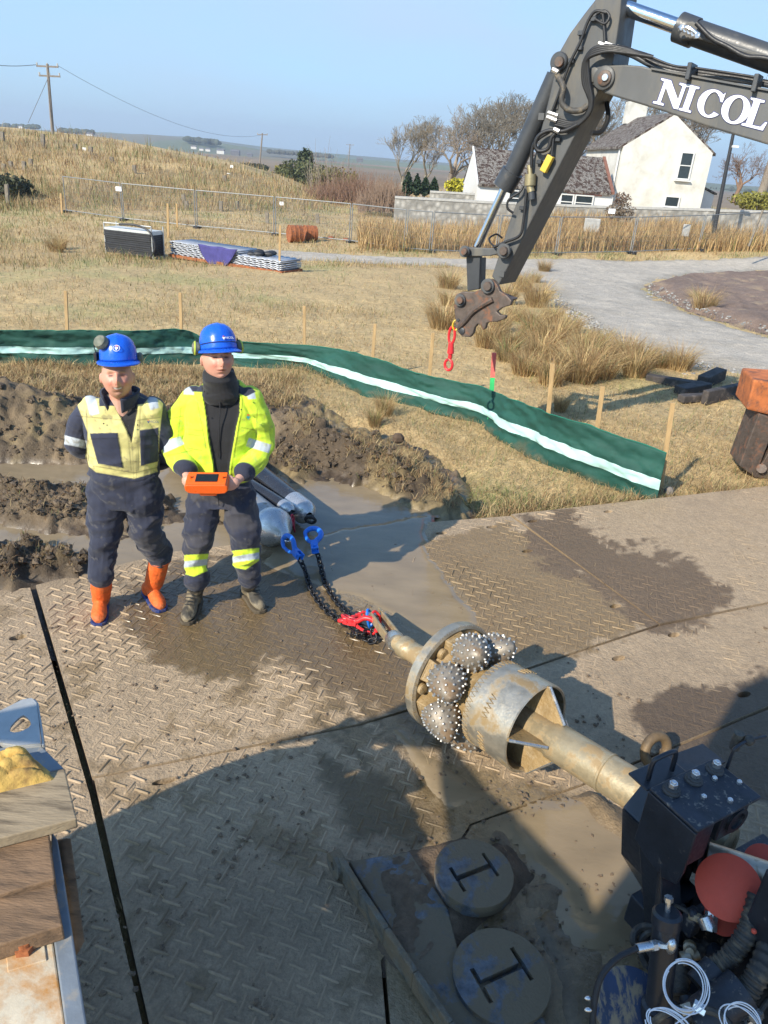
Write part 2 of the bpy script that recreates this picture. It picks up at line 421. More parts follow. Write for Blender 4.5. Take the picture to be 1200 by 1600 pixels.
# far hills on the horizon, each ridge with its own distance
def ridge(name, pts, Y0, Y1, col, seed, zb=-6):
    pts = np.array(pts, float); xs = np.linspace(pts[0, 0], pts[-1, 0], 220)
    hy = np.interp(xs, pts[:, 0], pts[:, 1]) + 1.2 * fbm(xs, xs * 0, .02, 4, seed)
    rows = 14; V = []; Cc = []
    for j in range(rows):
        k = j / (rows - 1); Yd = Y0 + (Y1 - Y0) * k
        for a, b in zip(xs, hy):
            P = at(a, b, Y1); X0 = P[0] / Y1 * Yd; zz = zb + (P[2] - zb) * sst(0, 1, k) + 1.5 * fbm(X0, Yd, .01, 3, seed) * k * (1 - k) * 3
            V.append((X0, Yd, zz))
    for k in range(2):                       # back slope
        for a, b in zip(xs, hy):
            P = at(a, b, Y1); V.append((P[0], Y1 + (k + 1) * 60, P[2] - (k + 1) * 12))
    V = np.array(V); n = len(xs); R = rows + 2
    i = np.arange((R - 1) * n).reshape(R - 1, n)[:, :-1].ravel(); F = np.stack([i, i + 1, i + n + 1, i + n], 1)
    field = vn(V[:, 0] * .012, V[:, 1] * .008, seed)[:, None]
    c = np.array(col)[None] * (1 + .3 * fbm(V[:, 0], V[:, 1], .006, 4, seed + 3))[:, None]
    c = np.where(field > .55, c * np.array([.85, 1.05, .8])[None], c)
    return mk(name, V, F, MAT_GROUND, smooth=True, col=np.clip(c, .01, 1), kind='structure')
ridge('far_hills', [(-900, 190), (0, 199), (140, 207), (230, 210), (320, 218), (420, 236), (520, 245), (600, 252), (1200, 292), (2300, 380)], 700, 1150, (.16, .15, .10), 41)
ridge('distant_hills', [(-1200, 165), (-300, 180), (0, 204), (170, 207), (300, 214), (420, 230), (600, 247), (800, 262), (1200, 293), (2600, 398)], 1300, 1900, (.13, .14, .08), 47)

# ------------------------------------------------------------------ churned mud, a finely broken surface of its own
MX0, MX1, MY0, MY1 = -6.4, 1.5, 3.6, 9.6; st = .022
gx, gy = np.meshgrid(np.arange(MX0, MX1, st), np.arange(MY0, MY1, st)); sh = gx.shape; x = gx.ravel(); y = gy.ravel()
def gauss(x, y, px, py, sx, sy, rot=0.0, zz=0.0):
    c = gz(px, py, zz); dx = x - c[0]; dy = y - c[1]; cr, sr = cos(rot), sin(rot); a = (dx * cr + dy * sr) / sx; b = (-dx * sr + dy * cr) / sy
    return np.exp(-(a * a + b * b))
WATER_Z = -.03
MATEDGE = [gz(x, y)[:2] for x, y in ((-260, 965), (0, 925), (120, 905), (270, 862), (420, 845), (560, 832), (670, 816), (1200, 762))]
def mat_front(x):         # y of the mats' far edge at x
    e = np.array(MATEDGE); return np.interp(x, e[:, 0], e[:, 1])
def mudz(x, y):
    z = np.full(x.shape, .0)
    cl = fbm(x, y, 2.2, 5, 61, .62); rd = np.abs(fbm(x, y, 5.5, 4, 66, .6))
    z += .07 * cl + .085 * (rd - .25) + .05 * np.abs(fbm(x, y, 12, 3, 63, .7)) + .06 * sst(.1, .45, fbm(x, y, 7, 3, 64, .6))
    z -= .025
    z += .40 * gauss(x, y, 60, 680, .85, .40, .1) + .32 * gauss(x, y, -90, 680, .9, .5) + .18 * gauss(x, y, 185, 655, .8, .35)
    z += .32 * gauss(x, y, 450, 690, .62, .36, -.5) + .18 * gauss(x, y, 540, 720, .40, .26, -.6) + .10 * gauss(x, y, 600, 740, .35, .25, -.6)
    z += .07 * gauss(x, y, 640, 755, .5, .3) + .06 * gauss(x, y, 690, 790, .4, .2)
    z += .09 * gauss(x, y, 70, 800, .9, .26, .1) + .06 * gauss(x, y, 100, 770, .7, .2) + .08 * gauss(x, y, 40, 880, .7, .2, .3) + .05 * gauss(x, y, 240, 780, .5, .25)
    # ruts and the pool
    z -= .30 * gauss(x, y, 40, 733, 1.25, .17, .12) + .22 * gauss(x, y, 200, 745, .5, .17, 0) + .17 * gauss(x, y, 70, 838, .75, .10, -.25) + .2 * gauss(x, y, 250, 872, .6, .12, -.1)
    z -= .33 * gauss(x, y, 500, 790, .55, .38, .2) + .34 * gauss(x, y, 560, 815, .5, .3, .3) + .30 * gauss(x, y, 400, 775, .6, .3) + .25 * gauss(x, y, 450, 845, .6, .28, .3) + .2 * gauss(x, y, 350, 850, .5, .25)
    z -= .18 * gauss(x, y, 630, 825, .35, .16, .3)
    e = poly_dist(x, y, MUDP) + .25 * fbm(x, y, 1.6, 4, 5)
    edge = sst(-.55, .15, e)
    z = z * (.25 + .75 * edge) + .0
    z = z * edge + (Tb(x, y) - .25) * (1 - edge)
    # thin out where it reaches the mats
    d = y - mat_front(x) + .10 * fbm(x, y, 3, 3, 71)
    k = sst(-.28, .12, d)
    z = np.where(d < .4, z * k + (-.12) * (1 - k), z)
    return z
z = mudz(x, y)
hgt = z.reshape(sh); gyy, gxx = np.gradient(hgt, st)
wet = np.clip(1 - (z - WATER_Z) / .06, 0, 1) * .75 + .25 * sst(.1, .5, fbm(x, y, 2.5, 4, 81)) * (z < .12)
dry = sst(.0, .6, fbm(x, y, 1.5, 5, 83) + (z - .05) * 1.6)
straw_k = sst(.05, .5, fbm(x, y, 3.5, 5, 85) + .55 * sst(.45, 1.2, x + 1.2) + .5 * sst(7.4, 8.4, y) - .15)
c = np.array([.075, .052, .030])[None] * (1 - dry)[:, None] + np.array([.165, .118, .068])[None] * dry[:, None]
c = c * (1 - .75 * straw_k)[:, None] + np.array([.25, .185, .085])[None] * (.75 * straw_k)[:, None]
c = c * (1 + .4 * fbm(x, y, 9, 4, 87) + .3 * fbm(x, y, 2.5, 4, 88))[:, None]
i = np.arange((sh[0] - 1) * sh[1]).reshape(sh[0] - 1, sh[1])[:, :-1].ravel(); n = sh[1]
F = np.stack([i, i + 1, i + n + 1, i + n], 1)
keep = (z[F].max(1) > -.24) & (poly_dist(x[F[:, 0]], y[F[:, 0]], MUDP) > -1.0)
F = F[keep]
MAT_MUD = MC('churned_mud', rough=.85, bump=1.0, bs=70, bd=.012, var=.35, vs=30, wet=True)
used = np.unique(F); remap = np.full(len(x), -1); remap[used] = np.arange(len(used))
mk('churned_mud', np.stack([x, y, z], 1)[used], remap[F], MAT_MUD, smooth=True, col=np.clip(c[used], .01, 1), attrs={'Wet': wet[used]}, kind='structure')

# muddy water standing in the hollows
WST = .06
gx, gy = np.meshgrid(np.arange(MX0, 1.25, WST), np.arange(3.9, 8.6, WST)); sh = gx.shape; x = gx.ravel(); y = gy.ravel()
WP = [gz(px_, py_, WATER_Z)[:2] for px_, py_ in ((-200, 700), (200, 690), (400, 700), (600, 740), (690, 790), (672, 826), (600, 880), (520, 900), (380, 905), (260, 880), (140, 905), (-150, 930))]
i = np.arange((sh[0] - 1) * sh[1]).reshape(sh[0] - 1, sh[1])[:, :-1].ravel(); n = sh[1]
F = np.stack([i, i + 1, i + n + 1, i + n], 1); F = F[(poly_dist(x[F[:, 0]], y[F[:, 0]], WP) > 0) & (y[F[:, 0]] > mat_front(x[F[:, 0]]) - .1)]
used = np.unique(F); remap = np.full(len(x), -1); remap[used] = np.arange(len(used))
def water_mat(name, c, rough=.05, bs=9, bump=.16):
    m, nt, p = _nt(name); v = _coord(nt, 'Object', (1, 2.2, 1))
    f = _noise(nt, v, 2.5, 4, .5); nt.links.new(_ramp(nt, f, [(.3, tuple(k * .85 for k in c)), (.7, tuple(k * 1.15 for k in c))]), p.inputs['Base Color'])
    p.inputs['Roughness'].default_value = rough; p.inputs['IOR'].default_value = 1.45
    n1 = _bump(nt, _noise(nt, v, bs, 3, .5, .6), bump, .012); nt.links.new(n1, p.inputs['Normal']); return m
MAT_WATER = water_mat('muddy_water', (.24, .185, .115))
mk('puddle', np.stack([x, y, np.full(len(x), WATER_Z)], 1)[used], remap[F], MAT_WATER, smooth=True, kind='structure')

# loose clods thrown over the heaps
def clods(name, n, seed, x0, x1, y0, y1, smin, smax, zmin=.02):
    r_ = np.random.default_rng(seed); px = x0 + (x1 - x0) * r_.random(n); py = y0 + (y1 - y0) * r_.random(n); zg = np.full(n, .1)
    for _ in range(4):
        v = IX[None] * (px - 600)[:, None] + IU[None] * (800 - py)[:, None] + FWD[None] * FOC; P = CAMP + v * ((zg - CAM_H) / v[:, 2])[:, None]; zg = mudz(P[:, 0], P[:, 1])
    ok = (zg > zmin) & (poly_dist(P[:, 0], P[:, 1], MUDP) > -.1) & (P[:, 1] > mat_front(P[:, 0]) + .02); P = P[ok]; zg = zg[ok]; P[:, 2] = zg; m = len(P)
    sp = MB(); sp.sphere((0, 0, 0), (1, 1, 1), 7, 5); BV = sp.v[0]; sz = smin + (smax - smin) * r_.random(m) ** 2.2
    V = BV[None] * (1 + .34 * r_.normal(size=(m, len(BV), 1))) * sz[:, None, None] * np.array([1, .9, .7]) + P[:, None]; k = r_.random((m, 1))
    C = np.repeat(np.array([[.10, .070, .041]]) * (.65 + .8 * k), len(BV), 0); F = [tuple(i + len(BV) * j for i in f) for j in range(m) for f in sp.f]
    return mk(name, V.reshape(-1, 3), F, MAT_MUD, None, False, col=C, attrs={'Wet': np.repeat(.1 + .3 * r_.random(m), len(BV))}, kind='stuff')
clods('mud_clods', 5200, 15, -150, 640, 585, 900, .006, .038)
# ================================================================== TRACKWAY MATS
def clip_axis(P, ax, v, keep_less):
    out = []; n = len(P)
    for i in range(n):
        a, b = P[i], P[(i + 1) % n]; ia = (a[ax] <= v) == keep_less or a[ax] == v; ib = (b[ax] <= v) == keep_less or b[ax] == v
        if ia: out.append(a)
        if ia != ib:
            t = (v - a[ax]) / (b[ax] - a[ax]); out.append((a[0] + t * (b[0] - a[0]), a[1] + t * (b[1] - a[1])))
    return out
DRY = np.array([.355, .262, .165]); DAMP = np.array([.195, .134, .068]); WETC = np.array([.11, .078, .038]); FILM = np.array([.24, .178, .10]); DARK = np.array([.105, .072, .043])
Z_WET = [(190, 960), (235, 1040), (330, 1072), (430, 1040), (520, 1075), (600, 1130), (690, 1170), (680, 1000), (640, 840), (500, 800), (420, 850), (300, 880), (180, 900)]
Z_FILM = [(470, 820), (672, 800), (640, 880), (735, 950), (720, 1020), (640, 1010), (560, 950), (470, 900), (400, 850)]
Z_MUD = [(600, 1120), (700, 1190), (860, 1225), (1000, 1290), (1060, 1500), (920, 1680), (660, 1680), (600, 1500), (575, 1360), (700, 1292), (660, 1220)]
Z_STREAK = [(470, 1130), (600, 1090), (700, 1180), (760, 1290), (700, 1330), (540, 1320)]
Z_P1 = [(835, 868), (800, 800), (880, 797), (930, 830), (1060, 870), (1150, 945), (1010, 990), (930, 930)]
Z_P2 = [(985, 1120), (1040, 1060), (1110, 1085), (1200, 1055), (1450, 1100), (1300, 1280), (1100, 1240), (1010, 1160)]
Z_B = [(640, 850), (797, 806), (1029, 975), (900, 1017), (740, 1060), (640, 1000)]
def mat_paint(x, y):
    px, py = proj(np.stack([x, y, 0 * x], 1)); sc = 45
    n = fbm(x, y, 3.0, 5, 101, .62); nf = fbm(x, y, 11, 4, 103, .65); nl = fbm(x, y, .9, 4, 105); nff = fbm(x, y, 32, 3, 106)
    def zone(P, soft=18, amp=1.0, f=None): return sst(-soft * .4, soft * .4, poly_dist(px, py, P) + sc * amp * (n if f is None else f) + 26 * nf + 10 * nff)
    c = DRY[None] * (1 + .12 * nl + .20 * n + .14 * nf + .10 * fbm(x, y, 30, 2, 107))[:, None]; w = np.zeros(len(x)); film = np.zeros(len(x))
    def lay(k, col, wet, fl):
        nonlocal c, w, film
        c = c * (1 - k)[:, None] + (np.array(col)[None] * (1 + .12 * nf)[:, None]) * k[:, None]; w = w * (1 - k) + wet * k; film = np.maximum(film * (1 - k), 0) + fl * k
    lay(zone(Z_B, 10, .35), DAMP * 1.12, .40, .25)
    right = sst(850, 960, px) * (1 - zone(Z_B, 8, .2)) * sst(0, 60, 1250 - py)
    film = np.maximum(film, right * .85)
    lay(sst(.20, .27, n + .25 * nl + .45 * nf + .25 * nff) * .75 * (1 - right * .7), DAMP, .25, .0)         # scattered damp spots
    lay(zone(Z_WET, 20, 1.0), DAMP * .74, .72, .15)
    lay(zone(Z_STREAK, 30, .6) * sst(-.05, .08, fbm(x * .9 - y * .4, x * 3.2 + y * 3.4, 1.6, 4, 109)), WETC * 1.1, .55, .3)
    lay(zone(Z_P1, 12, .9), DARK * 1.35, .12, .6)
    lay(zone(Z_P2, 14, 1.0), DARK * 1.0, .25, .6)  # dark patch, part stain, part cast shadow painted into the colour
    lay(zone(Z_FILM, 16, .45), FILM * .95, .80, 1.0)
    k = zone(Z_MUD, 14, .5); lay(k, FILM * .88, .72, 1.0)
    lay(k * sst(.1, .35, n - .5 * nf), np.array([.14, .098, .048]), .8, 1.0)
    near = sst(1250, 1420, py) * (1 - k); c = c * (1 - .25 * near)[:, None]  # shade over the near mats also darkened into their colour
    return np.clip(c, .01, 1), np.clip(w, 0, 1), np.clip(film, 0, 1)
MAT_TRACK = MC('dusty_track_mat', rough=.82, bump=.9, bs=80, bd=.008, var=.32, vs=60, wet=True, bs2=22)
MAT_RIB = MC('dusty_mat_rib', rough=.8, bump=.5, bs=120, bd=.003, var=.2, vs=60, wet=True)
HOLES = []
def ellipse_hole(px, py, a, b, rot): c = gz(px, py, 0)[:2]; HOLES.append((c[0], c[1], a, b, rot))
ellipse_hole(258, 1219, .062, .020, RAD(24)); ellipse_hole(546, 1138, .055, .022, RAD(20)); ellipse_hole(28, 996, .05, .028, RAD(30))
ellipse_hole(768, 1027, .060, .034, RAD(28)) if 0 else None
for hx, hy in ((967, 1027), (1052, 1018) if 0 else (1053, 991), (1163, 1084), (768, 823), (832, 815), (950, 800), (690, 833), (824, 861), (962, 947)):
    ellipse_hole(hx, hy, .052, .024, RAD(28))
def make_mat(label, polypx, top=0.0, th=.11, cell=.035, ang=RAD(29), pitch=.064, ribs=True):
    poly = [tuple(gz(a, b, 0)[:2]) for a, b in polypx]
    poly = [(float(a), float(b)) for a, b in poly]
    P = np.array(poly); c0 = P.mean(0)
    root = thing('trackway_mat', label, 'ground mat', (c0[0], c0[1], top - th), 'trackway mats laid side by side')
    x0, y0 = np.maximum(P.min(0), [-5.5, -3]); x1, y1 = np.minimum(P.max(0), [7.5, 9])
    xs = np.arange(math.floor(x0 / cell) * cell, x1 + cell, cell); ysn = np.arange(math.floor(y0 / cell) * cell, y1 + cell, cell)
    GX, GY = np.meshgrid(xs, ysn); sd = poly_dist(GX.ravel(), GY.ravel(), poly).reshape(GX.shape)
    V = []; F = []; idx = {}
    def vid(x, y, z=top):
        k = (round(x, 5), round(y, 5), round(z, 5))
        if k not in idx: idx[k] = len(V); V.append((x, y, z))
        return idx[k]
    inner = (np.minimum.reduce([sd[:-1, :-1], sd[1:, :-1], sd[:-1, 1:], sd[1:, 1:]]) > cell * .0) & (sd[:-1, :-1] > cell * 1.5)
    outer = sd[:-1, :-1] < -cell * 1.5
    blocked = np.zeros(inner.shape, bool); wells = []
    for hx, hy, a, b, rot in HOLES:
        if poly_dist([hx], [hy], poly)[0] < .08: continue
        m = max(a, b) + .006; i0 = int((hx - m - xs[0]) / cell); i1 = int((hx + m - xs[0]) / cell) + 1; j0 = int((hy - m - ysn[0]) / cell); j1 = int((hy + m - ysn[0]) / cell) + 1
        if i0 < 0 or j0 < 0 or i1 >= len(xs) or j1 >= len(ysn): continue
        blocked[j0:j1, i0:i1] = True; wells.append((hx, hy, a, b, rot, xs[i0], xs[i1], ysn[j0], ysn[j1]))
    for j in range(len(ysn) - 1):
        for i in range(len(xs) - 1):
            if blocked[j, i] or outer[j, i]: continue
            if inner[j, i]:
                F.append((vid(xs[i], ysn[j]), vid(xs[i + 1], ysn[j]), vid(xs[i + 1], ysn[j + 1]), vid(xs[i], ysn[j + 1])))
            else:
                Q = poly
                for ax, v, kl in ((0, xs[i], False), (0, xs[i + 1], True), (1, ysn[j], False), (1, ysn[j + 1], True)):
                    Q = clip_axis(Q, ax, v, kl)
                    if not Q: break
                if len(Q) >= 3:
                    f = []
                    for q in Q:
                        k = vid(*q)
                        if k not in f: f.append(k)
                    if len(f) >= 3: F.append(tuple(f))
    for hx, hy, a, b, rot, xa, xb, ya, yb in wells:
        N = 32; inn = []; bot = []; outr = []
        for k in range(N):
            t = 2 * pi * k / N; ex = a * cos(t); ey = b * sin(t); X_ = hx + ex * cos(rot) - ey * sin(rot); Y_ = hy + ex * sin(rot) + ey * cos(rot)
            dx, dy = X_ - hx, Y_ - hy; al = math.atan2(dy, dx); dx, dy = cos(al), sin(al)
            sx = ((xb - hx) / dx if dx > 0 else (xa - hx) / dx) if abs(dx) > 1e-9 else 1e9
            sy = ((yb - hy) / dy if dy > 0 else (ya - hy) / dy) if abs(dy) > 1e-9 else 1e9
            s_ = min(sx, sy); inn.append(vid(X_, Y_)); bot.append(vid(X_, Y_, top - .045)); outr.append(vid(hx + dx * s_, hy + dy * s_))
        crn = [vid(cx, cy) for cx, cy in ((xa, ya), (xb, ya), (xb, yb), (xa, yb))]
        for k in range(N):
            k2 = (k + 1) % N; F.append((inn[k], outr[k], outr[k2], inn[k2])); F.append((bot[k], inn[k], inn[k2], bot[k2]))
            A_, B_ = np.array(V[outr[k]]), np.array(V[outr[k2]])
            for c in crn:
                C_ = np.array(V[c])
                if abs(A_[0] - B_[0]) > 1e-6 and abs(A_[1] - B_[1]) > 1e-6 and np.linalg.norm(C_ - A_) < 1.2 * cell * 4 and (abs(C_[0] - A_[0]) < 1e-5 or abs(C_[1] - A_[1]) < 1e-5) and (abs(C_[0] - B_[0]) < 1e-5 or abs(C_[1] - B_[1]) < 1e-5):
                    F.append((outr[k], c, outr[k2]))
        F.append(tuple(bot))
    # sides
    n = len(poly)
    for i in range(n):
        a, b = poly[i], poly[(i + 1) % n]
        F.append(tuple(len(V) + k for k in range(4))); V += [(a[0], a[1], top - .0005), (b[0], b[1], top - .0005), (b[0], b[1], top - th), (a[0], a[1], top - th)]
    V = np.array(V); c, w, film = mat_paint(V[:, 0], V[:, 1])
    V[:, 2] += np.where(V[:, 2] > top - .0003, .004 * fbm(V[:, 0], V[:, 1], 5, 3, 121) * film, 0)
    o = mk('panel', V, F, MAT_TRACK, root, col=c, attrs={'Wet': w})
    bm = bmesh.new(); bm.from_mesh(o.data); bmesh.ops.recalc_face_normals(bm, faces=bm.faces)
    if sum(f.normal.z * f.calc_area() for f in bm.faces) < 0: bmesh.ops.reverse_faces(bm, faces=bm.faces)
    bm.to_mesh(o.data); bm.free()
    # raised tread, a basket weave of short ribs
    if ribs:
        u = np.array([cos(ang - pi / 4), sin(ang - pi / 4)]); v = np.array([-u[1], u[0]])
        ex = 5.5; R = int(9 / pitch); ii, jj = np.meshgrid(np.arange(-R, R), np.arange(-R, R)); ii = ii.ravel(); jj = jj.ravel()
        C = c0[None] * 0 + np.array([.5, 3.5])[None] + (ii * pitch)[:, None] * u + (jj * pitch)[:, None] * v
        d = poly_dist(C[:, 0], C[:, 1], poly); ok = (d > .035) & (C[:, 0] > -4.5) & (C[:, 0] < 5.5) & (C[:, 1] > .8) & (C[:, 1] < 8)
        for hx, hy, a, b, rot in HOLES: ok &= np.hypot(C[:, 0] - hx, C[:, 1] - hy) > .09
        C = C[ok]; par = ((ii + jj) % 2)[ok]
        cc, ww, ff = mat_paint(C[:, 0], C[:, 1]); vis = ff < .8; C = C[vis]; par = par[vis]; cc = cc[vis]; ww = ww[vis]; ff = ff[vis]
        keep_ = rng.random(len(C)) > .05; C = C[keep_]; par = par[keep_]; cc = cc[keep_]; ww = ww[keep_]; ff = ff[keep_]
        N = len(C); wear = (.55 + .6 * rng.random(N)) * (.55 + .75 * sst(-.35, .25, fbm(C[:, 0], C[:, 1], 1.7, 4, 117)))
        H = (.0068 * wear * (1 - .9 * ff)); L = pitch * (.58 + .18 * rng.random(N)); W = .0066
        D = np.where(par[:, None] == 0, u[None], v[None]); ja = rng.normal(0, .035, N)[:, None]; D = D * np.cos(ja) + np.stack([-D[:, 1], D[:, 0]], 1) * np.sin(ja); Pn = np.stack([-D[:, 1], D[:, 0]], 1)
        loc = np.array([(-1, -.6, 0), (-.8, -1, 0), (.8, -1, 0), (1, -.6, 0), (1, .6, 0), (.8, 1, 0), (-.8, 1, 0), (-1, .6, 0), (-.9, -.1, 1), (-.8, -.45, 1), (.8, -.45, 1), (.9, -.1, 1), (.9, .1, 1), (.8, .45, 1), (-.8, .45, 1), (-.9, .1, 1)])
        VV = np.zeros((N, 16, 3)); VV[:, :, :2] = C[:, None] + D[:, None] * (loc[None, :, 0:1] * L[:, None, None]) + Pn[:, None] * (loc[None, :, 1:2] * W)
        VV[:, :, 2] = top - .001 + loc[None, :, 2] * H[:, None]
        fs = [(k, (k + 1) % 8, 8 + (k + 1) % 8, 8 + k) for k in range(8)] + [(8, 9, 14, 15), (9, 10, 13, 14), (10, 11, 12, 13)]
        FF = (np.array(fs)[None] + (np.arange(N) * 16)[:, None, None]).reshape(-1, 4)
        k_ = (1.0 + .10 * rng.random(N))[:, None]
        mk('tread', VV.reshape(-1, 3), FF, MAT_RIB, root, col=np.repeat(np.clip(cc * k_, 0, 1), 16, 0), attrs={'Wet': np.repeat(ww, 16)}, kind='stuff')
    return root
make_mat('ribbed brown ground mat left of the long dark gap, touching the churned mud', [(-420, 965), (47, 918), (140, 1242), (303, 1950), (-1000, 1950)], top=0.0)
make_mat('ribbed muddy ground mat that both men stand on', [(56, 914), (270, 862), (420, 845), (560, 832), (670, 816), (797, 806), (1029, 975), (900, 1017), (640, 1107), (560, 1131), (144, 1213)], top=0.0)
make_mat('dusty pale ground mat with a dark patch, below the end of the green net', [(798, 804), (1200, 760), (1700, 712), (2400, 900), (1205, 940), (1031, 975)], top=.004)
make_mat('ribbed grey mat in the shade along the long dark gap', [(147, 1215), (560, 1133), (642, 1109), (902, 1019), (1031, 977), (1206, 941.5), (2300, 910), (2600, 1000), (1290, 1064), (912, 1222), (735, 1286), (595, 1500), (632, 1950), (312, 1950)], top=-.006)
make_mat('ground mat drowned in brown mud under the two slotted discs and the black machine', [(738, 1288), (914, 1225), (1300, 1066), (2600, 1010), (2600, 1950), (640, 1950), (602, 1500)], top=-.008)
# mud pooled and heaped on the mats round the foot of the machine
def heap(name, polypx, h, seed, col, wet=.3, cell=.018, clod=.6, kind='structure', base=-.006):
    poly = [tuple(gz(a, b, 0)[:2]) for a, b in polypx]; P = np.array(poly)
    gx, gy = np.meshgrid(np.arange(P[:, 0].min() - .1, P[:, 0].max() + .1, cell), np.arange(P[:, 1].min() - .1, P[:, 1].max() + .1, cell)); sh = gx.shape; x = gx.ravel(); y = gy.ravel()
    d = poly_dist(x, y, poly) + .05 * fbm(x, y, 7, 4, seed)
    z = base - .012 + (.012 + h * (.5 + clod * fbm(x, y, 6, 5, seed + 1, .65))) * sst(-.01, .09, d) + .012 * np.abs(fbm(x, y, 26, 3, seed + 2)) * sst(0, .05, d)
    i = np.arange((sh[0] - 1) * sh[1]).reshape(sh[0] - 1, sh[1])[:, :-1].ravel(); n = sh[1]
    F = np.stack([i, i + 1, i + n + 1, i + n], 1); F = F[(d[F] > -.03).any(1)]
    used = np.unique(F); rm = np.full(len(x), -1); rm[used] = np.arange(len(used))
    c = np.array(col)[None] * (1 + .35 * fbm(x, y, 8, 5, seed + 5))[:, None]; hk = sst(0, .04, z)[:, None]; c = c * (.8 + .35 * hk)
    wv = wet * (1 - .7 * sst(0.005, .03, z)); wv = np.clip(wv + .2 * fbm(x, y, 5, 3, seed + 7), 0, 1)
    return mk(name, np.stack([x, y, z], 1)[used], rm[F], MAT_MUD, smooth=True, col=np.clip(c[used], .01, 1), attrs={'Wet': wv[used]}, kind=kind)
heap('mud_heap', [(575, 1350), (620, 1330), (720, 1300), (800, 1310), (850, 1370), (800, 1420), (720, 1500), (640, 1560), (590, 1480)], .075, 131, (.12, .082, .05), .2)
heap('mud_ridge', [(740, 1290), (790, 1285), (835, 1370), (880, 1385), (868, 1420), (810, 1430), (790, 1340)], .04, 141, (.20, .145, .085), .5)
heap('mud_ridge', [(870, 1235), (930, 1232), (1000, 1280), (1060, 1350), (1000, 1345), (930, 1290)], .05, 151, (.19, .135, .075), .5)
heap('mud_slick', [(800, 1420), (870, 1410), (905, 1470), (960, 1500), (1010, 1540), (960, 1640), (880, 1640), (870, 1540)], .012, 161, (.17, .125, .07), .85)

# thin sheets of muddy water lying over the treads
MAT_FILM = water_mat('muddy_film', (.25, .19, .115), rough=.09, bs=14, bump=.12)
def film(name, px, z, seed, mat=MAT_FILM, rag=.09):
    poly = [tuple(gz(a, b)[:2]) for a, b in px]; P = np.array(poly); c = .025
    gx, gy = np.meshgrid(np.arange(P[:, 0].min() - .1, P[:, 0].max() + .1, c), np.arange(P[:, 1].min() - .1, P[:, 1].max() + .1, c)); sh = gx.shape; x = gx.ravel(); y = gy.ravel(); d = poly_dist(x, y, poly) + rag * fbm(x, y, 3.5, 5, seed, .6)
    zz = z - .012 * sst(.06, -.01, d); i = np.arange((sh[0] - 1) * sh[1]).reshape(sh[0] - 1, sh[1])[:, :-1].ravel(); n = sh[1]; F = np.stack([i, i + 1, i + n + 1, i + n], 1); F = F[(d[F] > -.02).all(1)]; used = np.unique(F); rm = np.full(len(x), -1); rm[used] = np.arange(len(used))
    return mk(name, np.stack([x, y, zz], 1)[used], rm[F], mat, smooth=True, kind='structure')
film('puddle', [(395, 880), (430, 845), (560, 825), (672, 806), (668, 850), (700, 905), (755, 975), (720, 1005), (650, 985), (590, 955), (540, 930), (470, 905)], .0055, 171)
film('puddle', [(772, 1288), (915, 1236), (985, 1285), (1030, 1360), (975, 1470), (900, 1480), (860, 1440), (880, 1390), (840, 1360), (800, 1300)], .004, 173)
film('puddle', [(610, 1135), (690, 1185), (800, 1235), (760, 1275), (690, 1275), (640, 1210)], .001, 175, rag=.12)
# ================================================================== REAMER AND DRILL ROD
STEEL = M('mud_smeared_steel', (.47, .42, .33), rough=.40, metal=.75, var=.25, vs=14, bump=.25, bs=90, dirt=(.25, .175, .085), da=(.50, .62), ds=7, drough=.55)
STEEL_CLEAN = M('worn_bright_steel', (.58, .57, .54), rough=.32, metal=.9, var=.15, bump=.12, bs=120, dirt=(.27, .2, .11), da=(.58, .7), ds=12)
MUDDY = M('wet_clay_coat', (.27, .185, .085), rough=.5, var=.25, vs=10, bump=.7, bs=45, bd=.012, dirt=(.36, .28, .17), da=(.55, .7))
CUTTER = M('grey_cutter_body', (.235, .205, .165), rough=.5, metal=.4, var=.25, vs=25, bump=.3, bs=80, dirt=(.17, .11, .06), da=(.49, .60), ds=9)
STUD = M('carbide_stud', (.50, .49, .46), rough=.42, metal=.8, var=.08, bump=0)
RODM = M('clay_polished_rod', (.42, .34, .21), rough=.38, metal=.5, var=.22, vs=12, bump=.3, bs=90, dirt=(.29, .205, .105), da=(.50, .58), ds=11, drough=.75)
RD = gz(703, 1055, .33); RR = gz(990, 1234, .42); rd = unit(RR - RD); rw = unit(np.cross(rd, [0, 0, 1])); rv = np.cross(rw, rd)
def AX(t, r=0.0, a=0.0): return RD + rd * t + r * (cos(a) * rw + sin(a) * rv)
reamer = thing('hole_opener', 'muddy steel hole opener with studded cutters and an open ribbed barrel, lying on the mat', 'drilling tool', (RD[0], RD[1], 0))
def lathe_ax(name, prof, mat, n=48, parent=reamer, sm=True, ang=38):
    mb = MB(); V = []; F = []
    for t, r in prof:
        for k in range(n): V.append(AX(t, r, 2 * pi * k / n))
    for i in range(len(prof) - 1):
        for k in range(n): F.append((i * n + k, i * n + (k + 1) % n, (i + 1) * n + (k + 1) % n, (i + 1) * n + k))
    mb.add(V, F); return mb.build(name, mat, parent, sm)
disc = lathe_ax('rear_plate', [(-.03, .07), (-.03, .275), (-.02, .290), (.022, .290), (.028, .278), (.022, .25), (.006, .19), (.012, .10)], MUDDY)
rim = lathe_ax('plate_rim', [(-.032, .276), (-.026, .294), (.026, .296), (.032, .276), (.022, .272)], STEEL, 96, disc)
mb = MB()
for k in range(110):
    a = 2 * pi * k / 110; mb.sphere(AX(.024, .290, a), (.006, .006, .006), 5, 4)
mb.build('weld_beads', STEEL_CLEAN, disc, True)
body = lathe_ax('reamer_body', [(.0, .205), (.05, .20), (.10, .165), (.2, .145), (.26, .16), (.31, .18), (.315, .02)], MUDDY)
